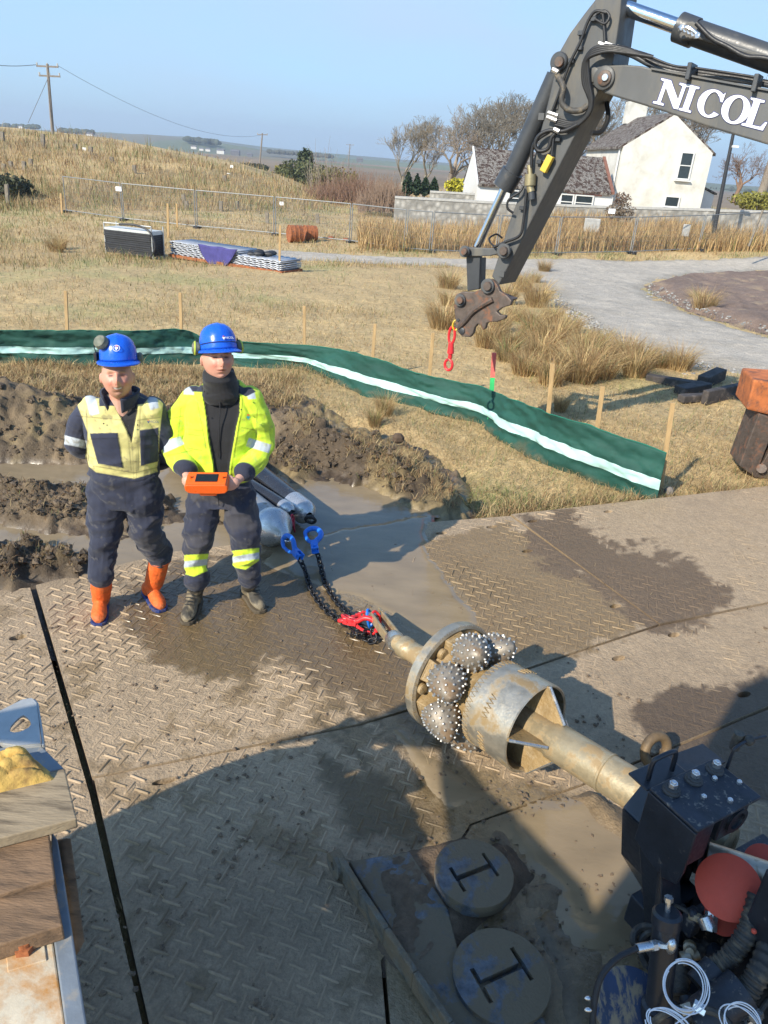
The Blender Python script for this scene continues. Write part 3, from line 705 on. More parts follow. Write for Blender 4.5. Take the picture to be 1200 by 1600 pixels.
for a, r in ((62, .21), (110, .22), (10, .24), (-45, .22), (160, .22)):
    mb = MB(); c = AX(.02, r, RAD(a)); mb.lathe(c, rd, [(0, .03), (.02, .03), (.024, .022), (.03, .022), (.03, .0)], 14)
    mb.ring(c + rd * .022, rd, .024, .006, 14, 6); mb.build('pin_boss', MUDDY, reamer, True)
CUTA = [85, 136, 187, 238, 289, -17, 34]
for ci, ad in enumerate(CUTA):
    a = RAD(ad); rad_ = cos(a) * rw + sin(a) * rv; tan_ = unit(np.cross(rd, rad_))
    # arm that carries the cutter
    mb = MB(); b = []
    for (t0, r0, h) in ((.0, .15, .06), (.0, .268, .06), (.10, .255, .05), (.13, .16, .05)):
        for s_ in (-1, 1): b.append(RD + rd * t0 + rad_ * r0 + tan_ * h * s_)
    mb.add(b, [(0, 2, 4, 6), (1, 7, 5, 3), (0, 1, 3, 2), (2, 3, 5, 4), (4, 5, 7, 6), (6, 7, 1, 0)])
    for k in range(5):
        mb.box(RD + rd * (.018 + .018 * k) + rad_ * (.264 - .003 * k), (.008, .085 - .004 * k, .012), (rd, tan_, rad_))
    arm = mb.build('cutter_arm', MUDDY, reamer); bevel(arm, .006, 2)
    ca = unit(rd * .78 + rad_ * .5 + tan_ * (.35)); c = RD + rd * .175 + rad_ * .235 + tan_ * .01
    sd_, u_ = frame(ca); mb = MB(); cs_ = 1.2
    prof = [(-.07, .03), (-.062, .066), (-.04, .077), (-.012, .077), (.022, .064), (.055, .044), (.084, .022), (.094, .002)]
    prof = [(a_ * cs_, b_ * cs_) for a_, b_ in prof]; mb.lathe(c, ca, prof, 24)
    cut = mb.build('roller_cutter', CUTTER, reamer, True)
    mb = MB()
    for ri, (t, r, n) in enumerate(((-.052, .072, 15), (-.032, .077, 17), (-.010, .076, 17), (.012, .068, 14), (.034, .057, 12), (.056, .043, 9), (.077, .027, 6))):
        for k in range(n):
            aa = 2 * pi * (k + .5 * (ri % 2)) / n + ri * .3; nn = cos(aa) * sd_ + sin(aa) * u_
            out = unit(nn * 1.0 + ca * (.0 if t < 0 else t / .06)); mb.sphere(c + ca * t * cs_ + nn * r * cs_ + out * .002, (.0076, .0076, .0095), 6, 4, (frame(out)[0], frame(out)[1], out))
    mb.build('stud', STUD, cut, True, kind='stuff')
# barrel: open shell with gussets and chevrons of hard facing
n = 64; prof = [(.295, .155), (.288, .205), (.300, .222), (.57, .226), (.575, .220), (.57, .211), (.33, .207), (.33, .02)]
barrel = lathe_ax('barrel', prof, STEEL, 72)
mb = MB()
for k in range(54):
    a = 2 * pi * k / 54; a2 = 2 * pi * (k + .5) / 54; a3 = 2 * pi * (k + 1) / 54
    mb.tube([AX(.300, .2235, a), AX(.335, .2245, a2), AX(.300, .2235, a3)], 0.0016, 5)
for a0_ in (20, 100, 180, 260, -30):
    for k in range(5):
        a = RAD(a0_ + k * 6); mb.tube([AX(.405, .227, a), AX(.44, .228, a + RAD(3)), AX(.405, .227, a + RAD(6))], .003, 5)
mb.build('hard_facing', MUDDY, barrel, True, kind='stuff')
for ad in (14, 104, 194, 284):
    a = RAD(ad); rad_ = cos(a) * rw + sin(a) * rv; tan_ = unit(np.cross(rd, rad_)); h = .008
    P = [(.335, .06), (.335, .208), (.565, .208), (.57, .2245), (.585, .2245), (.70, .094), (.70, .06)]
    g = MB().prism([RD + rd * t + rad_ * r - tan_ * h for t, r in P], tan_ * 2 * h).build('gusset', MUDDY, reamer)
    MB().tube([RD + rd * .583 + rad_ * .225, RD + rd * .64 + rad_ * .163, RD + rd * .705 + rad_ * .092], .0085, 8).build('weld_edge', STEEL_CLEAN, g, True)
lathe_ax('drill_rod', [(.33, .06), (.33, .080), (.66, .080), (.675, .089), (.95, .089), (.953, .092), (.962, .092), (.965, .087), (1.5, .087), (1.5, 0)], RODM, 48)
lathe_ax('tail_rod', [(.0, .085), (-.03, .085), (-.04, .070), (-.22, .068), (-.24, .058), (-.30, .056), (-.31, .062), (-.37, .062), (-.38, .045), (-.46, .045), (-.46, 0)], RODM, 36)
# swivel in front of the tail rod: an open yoke with two cheeks
swv = thing('pulling_swivel', 'muddy steel swivel yoke between the red hooks and the tail of the hole opener', 'swivel', (AX(-.45)[0], AX(-.45)[1], 0))
e0 = AX(-.43); e1 = gz(589, 963, .13); sdir = unit(e1 - e0); ss, su = frame(sdir)
mb = MB(); mb.lathe(e0 - sdir * .03, sdir, [(0, .0), (0, .05), (.05, .056), (.09, .050), (.10, .03), (.10, 0)], 24); mb.build('swivel_body', STEEL_CLEAN, swv, True)
L_ = np.linalg.norm(e1 - e0)
for s_ in (-1, 1):
    o = MB().box(e0 + sdir * (.06 + (L_ + .02) / 2) + ss * .036 * s_, (L_ + .06, .016, .062), (sdir, ss, su)).build('yoke_cheek', RODM, swv); bevel(o, .006, 3)
MB().cyl(e1 + sdir * .03 - ss * .062, e1 + sdir * .03 + ss * .062, .014, n=14).build('yoke_pin', STEEL_CLEAN, swv, True)

# ------------------------------------------------------------------ chains and hooks
CHAINM = M('black_chain_steel', (.02, .02, .022), rough=.42, metal=.4, var=.3, bump=.1, dirt=(.12, .09, .055), da=(.66, .8), ds=30)
BLUE = M('blue_hook_paint', (.015, .16, .62), rough=.38, var=.12, bump=.05, dirt=(.16, .12, .07), da=(.68, .8), ds=30)
REDH = M('red_hook_paint', (.62, .025, .03), rough=.4, var=.15, bump=.06, dirt=(.2, .1, .05), da=(.66, .8), ds=25)
def link_mesh(R=.0225, w=.0145, r=.0056):
    pts = []
    for k in range(14):
        a = 2 * pi * k / 14; pts.append((cos(a) * w * .95 + 0, sin(a) * w * .95 + (R - w) * (1 if sin(a) > 0 else -1), 0))
    mb = MB(); mb.tube(pts, r, 6, closed=True, cap=False); return mb
_lm = link_mesh(); LINK = bpy.data.meshes.new('link'); LINK.from_pydata([tuple(v) for v in _lm.v[0]], [], _lm.f); LINK.materials.append(CHAINM); LINK.update()
LINK.polygons.foreach_set('use_smooth', np.ones(len(LINK.polygons), bool))
def chain(name, label, path, pitch=.0335, group=None, scale=1.0, seed=1, mesh=None):
    P = smooth_path(path, 30); seg = np.linalg.norm(np.diff(P, axis=0), axis=1); cs = np.concatenate([[0], np.cumsum(seg)]); n = int(cs[-1] / (pitch * scale))
    root = thing(name, label, 'chain', P[0], group); r_ = np.random.default_rng(seed)
    for k in range(n):
        q = lambda s_: np.array([np.interp(s_, cs, P[:, j]) for j in range(3)])
        s0 = (k + .5) * pitch * scale; c = q(s0); d = unit(q(s0 + .01) - q(s0 - .01)); a, b = frame(d); ang = (k % 2) * pi / 2 + pi / 4 * .6 + r_.normal() * .12
        x = cos(ang) * a + sin(ang) * b; z = np.cross(x, d)
        o = bpy.data.objects.new('link', mesh or LINK); COL.objects.link(o); o.parent = root
        o.matrix_local = Matrix(((x[0] * scale, d[0] * scale, z[0] * scale, c[0] - P[0][0]), (x[1] * scale, d[1] * scale, z[1] * scale, c[1] - P[0][1]), (x[2] * scale, d[2] * scale, z[2] * scale, c[2] - P[0][2]), (0, 0, 0, 1)))
    return root
chain('lifting_chain', 'long black chain from the blue hook on the fat silver cone to the red hooks', [gz(464, 864, .13), gz(476, 890, .05), gz(488, 925, .02), gz(508, 952, .02), gz(535, 972, .03), gz(562, 985, .06)], seed=2, scale=1.3)
chain('lifting_chain', 'long black chain from the upright blue hook to the red hooks', [gz(492, 848, .15), gz(500, 880, .06), gz(510, 915, .02), gz(530, 945, .03), gz(552, 965, .08)], seed=3, scale=1.3)
chain('chain_tail', 'short loose black chain bunched on the mat under the red hooks', [gz(545, 990, .03), gz(560, 992, .09), gz(575, 988, .04), gz(570, 1000, .02), gz(584, 1000, .03), gz(583, 984, .08), gz(592, 992, .03), gz(560, 978, .05), gz(550, 984, .02)], seed=5, scale=1.2)
def hook(name, label, c, d, up, mat, s=1.0, cat='hook', group=None):
    """self-locking sling hook: wide eye, shank, bowl with a latch; d: from the shank to the bowl, up: opening side"""
    d = unit(d); up = unit(up - d * (np.asarray(up) @ d)); c = np.asarray(c, float); nrm = np.cross(d, up)
    root = thing(name, label, cat, c, group); mb = MB()
    f = lambda a, b: c + s * (a * d + b * up)
    mb.tube(smooth_path([f(0, 0), f(.02, .012), f(.05, .034), f(.085, .036), f(.115, .018), f(.12, -.01), f(.10, -.034), f(.07, -.034)], 6), [s * v for v in np.interp(np.linspace(0, 1, 43), [0, .3, .7, 1], [.014, .013, .013, .008])], 10)
    mb.build('bowl', mat, root, True)
    mb = MB(); mb.tube(smooth_path([f(.005, -.004), f(.03, -.024), f(.068, -.036)], 5), s * .009, 8); mb.build('latch', mat, root, True)
    mb = MB()
    for sg in (-1, 1): mb.box(f(-.028, 0) + nrm * sg * .014 * s, (.05 * s, .034 * s, .008 * s), (d, up, nrm))
    mb.box(f(0.0, 0), (.03 * s, .032 * s, .032 * s), (d, up, nrm)); o = mb.build('clevis', mat, root); bevel(o, .003 * s, 2)
    mb = MB(); mb.cyl(f(-.035, 0) - nrm * .024 * s, f(-.035, 0) + nrm * .024 * s, .007 * s, n=10); mb.build('clevis_pin', mat, root, True)
    return root
def dirpx(a, b, za, zb): return gz(*b, zb) - gz(*a, za)
hook('sling_hook', 'blue hook locked on the eye of the fat silver cone', gz(462, 862, .14), dirpx((464, 864), (445, 843), .14, .17), np.array([.3, .1, 1]), BLUE, 1.45)
hook('sling_hook', 'upright blue hook on the dark eye of the thick black pipe', gz(491, 850, .15), dirpx((491, 850), (486, 812), .15, .20), np.array([1, .3, .2]), BLUE, 1.6)
hook('sling_hook', 'red hook pointing at the swivel, on top of the bunched chain', gz(553, 972, .10), dirpx((548, 968), (590, 978), .10, .10), np.array([0, .2, 1]), REDH, 1.3)
hook('sling_hook', 'red hook lying on its side at the end of the two long chains', gz(560, 962, .09), dirpx((560, 960), (530, 968), .10, .08), np.array([.2, -1, .5]), REDH, 1.05)
mb = MB(); c = gz(545, 966, .11); mb.ring(c, (.3, .4, 1), (.05, .028), .010, 24, 8); t_ = mb.build('master_ring', REDH, None, True); tag(t_, 'flat red oval ring among the red hooks beside the swivel', 'ring')
mb = MB(); c = gz(577, 967, .11); mb.ring(c, (1, -.2, .25), (.035, .065), .0085, 26, 8); t_ = mb.build('shackle', BLUE, None, True); tag(t_, 'thin blue shackle standing upright between the red hooks and the swivel', 'shackle')
mb = MB(); c = gz(588, 966, .13); mb.ring(c, (.6, -.5, .5), (.03, .045), .009, 24, 8); t_ = mb.build('shackle', REDH, None, True); tag(t_, 'red shackle bow held in the steel swivel yoke', 'shackle')

# ------------------------------------------------------------------ pipes with pulling heads
BLACKP = M('black_pipe', (.022, .022, .025), rough=.22, var=.3, bump=.05, dirt=(.13, .10, .065), da=(.60, .75), ds=5, spec=.6)
ZINC = M('zinc_pulling_head', (.52, .52, .52), rough=.33, metal=.75, var=.12, vs=20, bump=.1, dirt=(.3, .25, .17), da=(.62, .75), ds=10)
RUBBER = M('dark_rubber', (.018, .018, .02), rough=.6, var=.25)
def pipe(label, nose, back, r, length, prof, pm, eye=True):
    d = unit(np.array([nose[0] - back[0], nose[1] - back[1], 0.0])); n0 = nose - d * prof[-1][0]
    root = thing('pipe_with_pulling_head', label, 'pipe', (nose[0], nose[1], nose[2] - r), 'pipes waiting behind the men')
    mb = MB(); mb.lathe(n0 - d * length, d, [(0, 0), (0, r), (length, r), (length, r * .9)], 32); mb.build('pipe', pm, root, True)
    mb = MB(); mb.lathe(n0, d, prof, 32); mb.build('pulling_head', ZINC, root, True)
    tip = n0 + d * (prof[-1][0] + .012); mb = MB(); mb.ring(tip, np.array([0, 0, 1]) + 0 * d, .026, .009, 18, 8); mb.build('eye', ZINC if eye else RUBBER, root, True)
    return root, tip
pA, tipA = pipe('thick silver grey pipe ending in a fat silver cone, nearest the man in yellow', gz(449, 842, .16), gz(384, 789, .16), .135, 1.9, [(-.03, .137), (0, .150), (.05, .155), (.08, .150), (.18, .075), (.22, .052), (.23, .038), (.255, .038), (.265, .02)], M('grey_pipe', (.30, .31, .32), rough=.35, metal=.5, var=.2, dirt=(.2, .15, .09), da=(.55, .7)))
pB, tipB = pipe('thin black pipe with a small silver dome, between two thicker pipes', gz(456, 800, .19), gz(388, 757, .19), .058, 2.0, [(-.05, .06), (0, .062), (.02, .062), (.05, .050), (.07, .035), (.08, .02)], BLACKP, False)
pC, tipC = pipe('thick black pipe with a grey dome, farthest from the camera', gz(483, 806, .12), gz(405, 743, .12), .10, 2.1, [(-.16, .102), (-.02, .103), (.04, .100), (.08, .075), (.10, .05), (.11, .03)], BLACKP, False)
mb = MB(); c0 = gz(457, 812, .16)
for k in range(3): mb.ring(c0 + np.array([.006 * k, -.004 * k, -.03 * k]), (1, .3 * k - .3, .2), (.025, .042), .007, 18, 6)
t_ = mb.build('rope_sling', M('red_sling', (.36, .02, .04), rough=.7), None, True); tag(t_, 'dark red looped sling hanging from the small silver dome', 'sling')
mb = MB(); c0 = gz(485, 812, .15); mb.ring(c0, (.2, 1, .3), (.04, .032), .013, 20, 8); t_ = mb.build('rubber_ring', RUBBER, None, True); tag(t_, 'black ring through which the upright blue hook passes', 'ring')
# ================================================================== DRILL RIG FRONT (lower right)
BLK = M('black_machine_paint', (.018, .021, .028), rough=.42, var=.3, vs=8, bump=.12, bs=60, dirt=(.14, .12, .10), da=(.63, .74), ds=26, drough=.9, coat=.15)
BLKD = M('black_machine_paint_dusty', (.022, .026, .036), rough=.5, var=.35, vs=14, bump=.2, bs=70, dirt=(.20, .18, .15), da=(.57, .66), ds=45, drough=.95)
NAVYB = M('navy_machine_paint', (.018, .03, .07), rough=.42, var=.3, bump=.1, dirt=(.22, .17, .11), da=(.48, .56), ds=9, sc=(3, 1, 1))
ZN = M('zinc_bolt', (.70, .70, .70), rough=.3, metal=.9, var=.1, bump=.05)
WASH = M('rubber_washer', (.06, .055, .052), rough=.8, var=.3, bump=.4)
REDD = M('faded_red_rubber', (.62, .085, .05), rough=.62, var=.08, vs=14, bump=.12, bs=120)
OLIVE = M('olive_flange', (.16, .13, .045), rough=.5, metal=.3, var=.3, dirt=(.06, .05, .04), da=(.5, .65))
HOSE = M('muddy_hose', (.045, .042, .038), rough=.65, var=.3, bump=.4, bs=50, dirt=(.16, .13, .09), da=(.5, .66), ds=16)
WIRE = M('white_wire', (.78, .78, .80), rough=.4, var=.05, bump=0)
rig = thing('drill_rig', 'black drill rig front end with bolted top block, hoses and a red disc', 'machine', (1.35, 1.75, 0))
E1 = np.array([.515, -.857, 0]); E2 = np.array([.857, .515, 0]); EZ = np.array([0, 0, 1.0]); RF = (E1, E2, EZ)
ZB = .90
A0 = gz(1015, 1230, ZB); wB, lB = .325, .20
def rb(a, b, z): return A0 + E1 * a + E2 * b + EZ * (z - ZB)
def rbox(name, a, b, z, mat=BLK, parent=rig, bw=.006):
    c = rb(sum(a) / 2, sum(b) / 2, sum(z) / 2); return bevel(MB().box(c, (abs(a[1] - a[0]), abs(b[1] - b[0]), abs(z[1] - z[0])), RF).build(name, mat, parent), bw, 2)
blk = rbox('top_plate', (0, lB), (0, wB), (.885, ZB), BLKD)
# front skirt with a rounded lower corner, on the side facing the camera
P = [(0, .885), (0, .70)] ; P = [rb(lB - .012, b, z) for b, z in ((0, .885), (0, .74), (.012, .70), (.04, .672), (.08, .66), (.12, .67), (.145, .69), (.155, .72), (.155, .885))]
P = [rb(a, .0 - .002, z) for a, z in ((0, .883), (0, .66), (.06, .63), (.14, .615), (.19, .64), (.199, .70), (.199, .883))]
bevel(MB().prism(P, E2 * .014).build('side_skirt', BLK, rig), .004, 2)
rbox('front_face', (.01, .185), (.03, .12), (.70, .88), BLK)
rbox('rear_skirt', (0, .012), (.012, wB), (.66, .884), BLK)
rbox('end_housing', (.03, .17), (.19, .33), (.72, .865), BLK)
hc = rb(.17, .27, .79); MB().lathe(hc, E1, [(0, .05), (.01, .05), (.01, .035), (-.02, .03), (-.02, 0)], 20).build('round_boss', BLK, rig, True)
def bolt(a, b, s=1.0, washer=True, z=ZB):
    c = rb(a, b, z); bt = MB(); h0 = .0
    if washer:
        w_ = MB().lathe(c, EZ, [(0, 0.03 * s), (.006, .031 * s), (.011, .026 * s), (.016, .026 * s), (.018, .018 * s), (.018, 0)], 20).build('washer', WASH, rig, True); h0 = .018
        par = w_
    else: par = rig
    mb = MB(); P6 = [c + EZ * h0 + .0155 * s * (cos(k * pi / 3 + .3) * E1 + sin(k * pi / 3 + .3) * E2) for k in range(6)]
    mb.prism(P6, EZ * .020 * s); mb.cyl(c + EZ * (h0 + .02 * s), c + EZ * (h0 + .026 * s), .009 * s, n=12)
    bevel(mb.build('bolt', ZN, par), .002 * s, 2)
bolt(.045, .055); bolt(.045, .165); bolt(.045, .275)
for a, b in ((.115, .13), (.165, .20), (.075, .235), (.125, .30)): bolt(a, b, .62, False)
MB().tube(smooth_path([rb(-.045, .05, .875), rb(-.045, .05, .95), rb(-.04, .07, .97), rb(-.035, .13, .975), rb(-.035, .15, .955), rb(-.035, .155, .88)], 6), .009, 10).build('grab_handle', BLK, rig, True)
rbox('handle_plate', (-.10, -.01), (.01, .21), (.862, .872), BLK)
MB().tube(smooth_path([rb(.05, .34, .88), rb(.05, .34, .96), rb(.05, .355, .98), rb(.05, .42, .985), rb(.06, .5, .98)], 6), .006, 8).build('thin_tube', BLK, rig, True)
mb = MB(); mb.cyl(rb(.02, .40, .93), rb(.02, .40, 1.0), .018, n=14); mb.sphere(rb(.05, .42, .985), .02, 10, 7); mb.build('tube_fitting', HOSE, rig, True)
# faceted guard round the rod
def plane_pt(px, py, P0, n): v = ray(px, py); return CAMP + v * (((P0 - CAMP) @ n) / (v @ n))
gP0 = rb(-.13, 0, .5); prof = [(1037, 1186), (975, 1262), (973, 1332), (1004, 1384), (1026, 1400)]
pts = [plane_pt(a, b, gP0, E1) for a, b in prof]
r0 = pts[0]; pts = [r0 + E2 * .22 + EZ * -.02, r0] + pts[1:] + [pts[-1] + E2 * .10 - EZ * .12]
mb = MB(); dep = E1 * .105
for i in range(len(pts) - 1):
    a, b = pts[i], pts[i + 1]; nn = unit(np.cross(b - a, E1)); mb.prism([a, b, b + dep, a + dep], nn * .008)
mb.build('rod_guard', BLK, rig)
ctr = RD + rd * (((rb(-.10, 0, .5) - RD) @ E1) / (rd @ E1))
mb = MB(); mb.lathe(ctr, rd, [(-.005, .09), (-.005, .175), (.02, .178), (.025, .165), (.03, .09)], 40); mb.build('rod_flange', OLIVE, rig, True)
mb = MB(); mb.lathe(ctr + rd * .05, rd, [(0, .09), (0, .15), (.1, .15), (.1, .0)], 30); mb.build('rod_gland', BLK, rig, True)
# posts, cylinder and base
tq = [rb(a, b, .70) for a, b in ((.0, .0), (.11, .0), (.11, .085), (.0, .085))]; bq = [gz(a, b, .08) for a, b in ((1012, 1500), (1030, 1600), (1075, 1580), (1055, 1480))]; bevel(MB().hexa(bq, tq).build('post', BLK, rig), .006, 2)
rbox('rear_post', (-.03, .06), (.22, .34), (.0, .80), BLK)
rbox('cross_member', (.0, .12), (.08, .34), (.18, .32), BLK)
rbox('base_frame', (.10, .9), (.12, .62), (.02, .12), BLKD)
rbox('inner_block', (.12, .5), (.28, .62), (.12, .50), BLKD)
jc = rb(.205, .02, 0); jx = gz(1043, 1428, .70)
jt = gz(1043, 1424, .70); jb_ = gz(1022, 1640, .22); ja = unit(jt - jb_); jl_ = np.linalg.norm(jt - jb_)
mb = MB(); mb.lathe(jb_, ja, [(0, 0), (0, .052), (jl_ * .33, .052), (jl_ * .34, .040), (jl_ - .05, .040), (jl_ - .045, .045), (jl_ - .008, .045), (jl_, .036), (jl_, 0)], 28); cyl = mb.build('jack_cylinder', BLK, rig, True)
mb = MB(); mb.cyl(jt, jt + ja * .035, .008, n=10); mb.cyl(jt + ja * .035, jt + ja * .05, .014, n=6); mb.build('jack_pin', ZN, cyl, True)
# hydraulic hose looping to the ground
h0 = gz(1048, 1478, .62); h1 = gz(1028, 1476, .62); h2 = gz(995, 1482, .62)
mb = MB(); mb.sphere(h0, (.018, .018, .032), 12, 8); mb.cyl(h0, h1, .012, n=6); mb.build('elbow_fitting', ZN, rig, True)
mb = MB(); mb.cyl(h1, h2, .0135, n=12); mb.cyl(h1 + (h2 - h1) * .1, h1 + (h2 - h1) * .3, .017, n=6); mb.build('hose_ferrule', ZN, rig, True)
MB().tube(smooth_path([h2, gz(965, 1497, .60), gz(940, 1525, .56), gz(929, 1565, .50), gz(925, 1620, .42), gz(925, 1690, .3)], 8), .0095, 12).build('hydraulic_hose', RUBBER, rig, True)
mb = MB()
for dy in (0, 18): c = gz(919, 1560 + dy, .50); mb.sphere(c, (.012, .007, .007), 8, 6)
mb.build('wing_nut', ZN, rig, True)
# blue drum end with streaks of mud
dc = gz(985, 1572, .34); dn = unit(np.array([-.25, -.45, 1])); mb = MB(); mb.lathe(dc - dn * .2, dn, [(0, .11), (.16, .115), (.195, .115), (.2, .105), (.2, 0)], 40); mb.build('drum', NAVYB, rig, True)
# red discs on the spindle
def disc_at(px, py, z, r, nrm, name, mat, th=.006):
    c = gz(px, py, z); n_ = unit(nrm); mb = MB(); mb.lathe(c, n_, [(-th, 0), (-th, r * .98), (-th * .6, r), (0, r), (.001, r * .985), (.001, 0)], 56); return mb.build(name, mat, rig, True)
toc = CAMP - gz(1138, 1386, .62)
disc_at(1138, 1386, .62, .105, toc + np.array([-.35, 0, .0]), 'red_disc', REDD)
disc_at(1192, 1346, .60, .062, toc + np.array([.1, .9, .1]), 'rear_red_disc', REDD)
disc_at(1130, 1432, .50, .06, toc, 'lower_red_disc', REDD)
mb = MB(); mb.lathe(gz(1105, 1340, .60), unit(np.array([.8, -.4, .1])), [(0, 0), (0, .055), (.3, .055)], 24); mb.build('spindle', STEEL, rig, True)
# corrugated hoses
def corr(pts, r, name='corrugated_hose', mat=HOSE):
    P = smooth_path(pts, 24); rr = r * (1 + .06 * np.sign(np.sin(np.arange(len(P)) * 1.35))); MB().tube(P, rr, 16).build(name, mat, rig, True)
corr([gz(1185, 1400, .66), gz(1168, 1455, .58), gz(1140, 1495, .50), gz(1105, 1520, .44)], .032)
corr([gz(1215, 1440, .60), gz(1190, 1510, .55), gz(1165, 1552, .48), gz(1140, 1580, .42)], .034)
corr([gz(1105, 1480, .35), gz(1070, 1510, .33), gz(1060, 1560, .3)], .03)
mb = MB(); a = gz(1108, 1530, .45); mb.cyl(gz(1118, 1512, .46), gz(1090, 1540, .42), .042, n=20); mb.cyl(gz(1160, 1545, .47), gz(1085, 1600, .38), .062, n=24); mb.build('hose_coupling', BLKD, rig, True)
mb = MB(); mb.cyl(gz(1112, 1425, .52), gz(1110, 1455, .48), .022, n=8); mb.cyl(gz(1100, 1432, .52), gz(1108, 1450, .50), .026, n=14); mb.build('grey_elbow', ZN, rig, True)
mb = MB(); mb.box(gz(1080, 1440, .45), (.05, .05, .09), RF); mb.box(gz(1092, 1425, .42), (.03, .06, .04), RF); mb.sphere(gz(1083, 1428, .50), .016, 10, 7); bevel(mb.build('valve_block', BLKD, rig), .004, 2)
MB().tube(smooth_path([gz(1010, 1500, .2), gz(990, 1470, .26), gz(1000, 1450, .28), gz(1030, 1450, .3), gz(1075, 1470, .3), gz(1120, 1480, .3)], 8), .014, 8).build('loose_hose', HOSE, rig, True)
MB().tube(smooth_path([gz(1010, 1510, .2), gz(998, 1478, .24), gz(1012, 1458, .28), gz(1030, 1460, .28)], 8), .012, 8).build('loose_hose', HOSE, rig, True)
# coils of white wire hung on the hoses
for (cx, cy, z, R, sq) in ((1070, 1540, .62, .058, 1.1), (1048, 1606, .62, .062, .6), (1158, 1600, .60, .05, .9)):
    c = gz(cx, cy, z); nn = unit(CAMP - c + np.array([.25, .3, 0])); a_, b_ = frame(nn); mb = MB()
    for k in range(4):
        o_ = rng.normal(0, .004, 3); mb.ring(c + o_ + nn * .004 * k, nn, (R * (1 + .06 * rng.normal()), R * sq * (1 + .06 * rng.normal())), .0019, 40, 6, a0=rng.random(), a1=rng.random() + 6.0)
    mb.build('wire_coil', WIRE, rig, True)
MB().tube(smooth_path([gz(1070, 1572, .62), gz(1085, 1580, .6), gz(1055, 1600, .6)], 8), .0019, 6).build('wire_tail', WIRE, rig, True)
# clutter of small hoses, unions and cable ties among the big hoses
r_ = np.random.default_rng(77)
for k in range(16):
    ax, ay = 1040 + 150 * r_.random(), 1410 + 190 * r_.random(); z0_ = .30 + .2 * r_.random(); p0 = gz(ax, ay, z0_); d0 = unit(r_.normal(size=3) * np.array([1, 1, .5])); pts = [p0, p0 + d0 * .06 + EZ * .02, p0 + d0 * .12 + r_.normal(0, .02, 3), p0 + d0 * .19 - EZ * .04 + r_.normal(0, .03, 3)]
    hz_ = MB().tube(smooth_path(pts, 6), .007 + .007 * r_.random(), 8).build('small_hose', HOSE if k % 3 else BLK, rig, True)
    if k % 2: MB().cyl(pts[0] - d0 * .02, pts[0] + d0 * .015, .017, n=6).build('union_nut', ZN if k % 4 == 1 else STEEL, hz_)
for k in range(7): q_ = gz(1050 + 140 * r_.random(), 1420 + 150 * r_.random(), .40); MB().lathe(q_, unit(r_.normal(size=3)), [(0, 0), (0, .022), (.03, .022), (.035, .014), (.06, .014), (.06, 0)], 10).build('union', STEEL if k % 2 else BLKD, rig, True)
MB().sphere(gz(1178, 1455, .62), .009, 8, 6).build('red_cap', REDD, rig, True)
# tall cover at the right edge, with a white number plate
cx0 = gz(1190, 1380, .80); pn = bevel(MB().box(cx0 + E2 * .16 + E1 * .22 - EZ * .32, (.46, .30, .74), RF).build('side_cover', BLK, rig), .01, 2)
sp = cx0 + E2 * .008 + E1 * .13 - EZ * .05
def flat_quad(c, ux, uy, w, h, name, mat, parent, off):
    n_ = unit(np.cross(ux, uy)); o = MB().add([c + n_ * off - ux * w / 2 - uy * h / 2, c + n_ * off + ux * w / 2 - uy * h / 2, c + n_ * off + ux * w / 2 + uy * h / 2, c + n_ * off - ux * w / 2 + uy * h / 2], [(0, 1, 2, 3)]); return mk(name, o.v[0], o.f, mat, parent)
WHITE = M('white_vinyl', (.78, .79, .80), rough=.45, var=.04, bump=0)
MB().box(cx0 + E2 * .007 + E1 * .16 - EZ * .06, (.105, .004, .12), RF).build('number_plate', WHITE, rig)
mb = MB(); c = cx0 + E2 * .0035 + E1 * .16 - EZ * .06
mb.box(c, (.018, .003, .075), RF); mb.box(c - EZ * .036, (.045, .0032, .012), RF); mb.box(c + EZ * .026 - E1 * .013, (.016, .0034, .012), (unit(E1 + EZ * .8), E2, unit(EZ - E1 * .8))); mb.build('number_one', BLK, rig)
rbox('side_lever', (.26, .32), (.22, .25), (.62, .66), BLK)
# brown lifting ring standing behind the guard
lc = gz(1025, 1172, .10); t_ = MB().ring(lc, (.5, -1, .35), .075, .026, 28, 10).build('lifting_ring', M('rusty_brown_steel', (.17, .115, .06), rough=.55, metal=.2, var=.35, bump=.5, dirt=(.08, .06, .04), da=(.5, .65)), None, True)
tag(t_, 'brown muddy steel ring standing on the mat behind the black rig guard', 'steel ring')

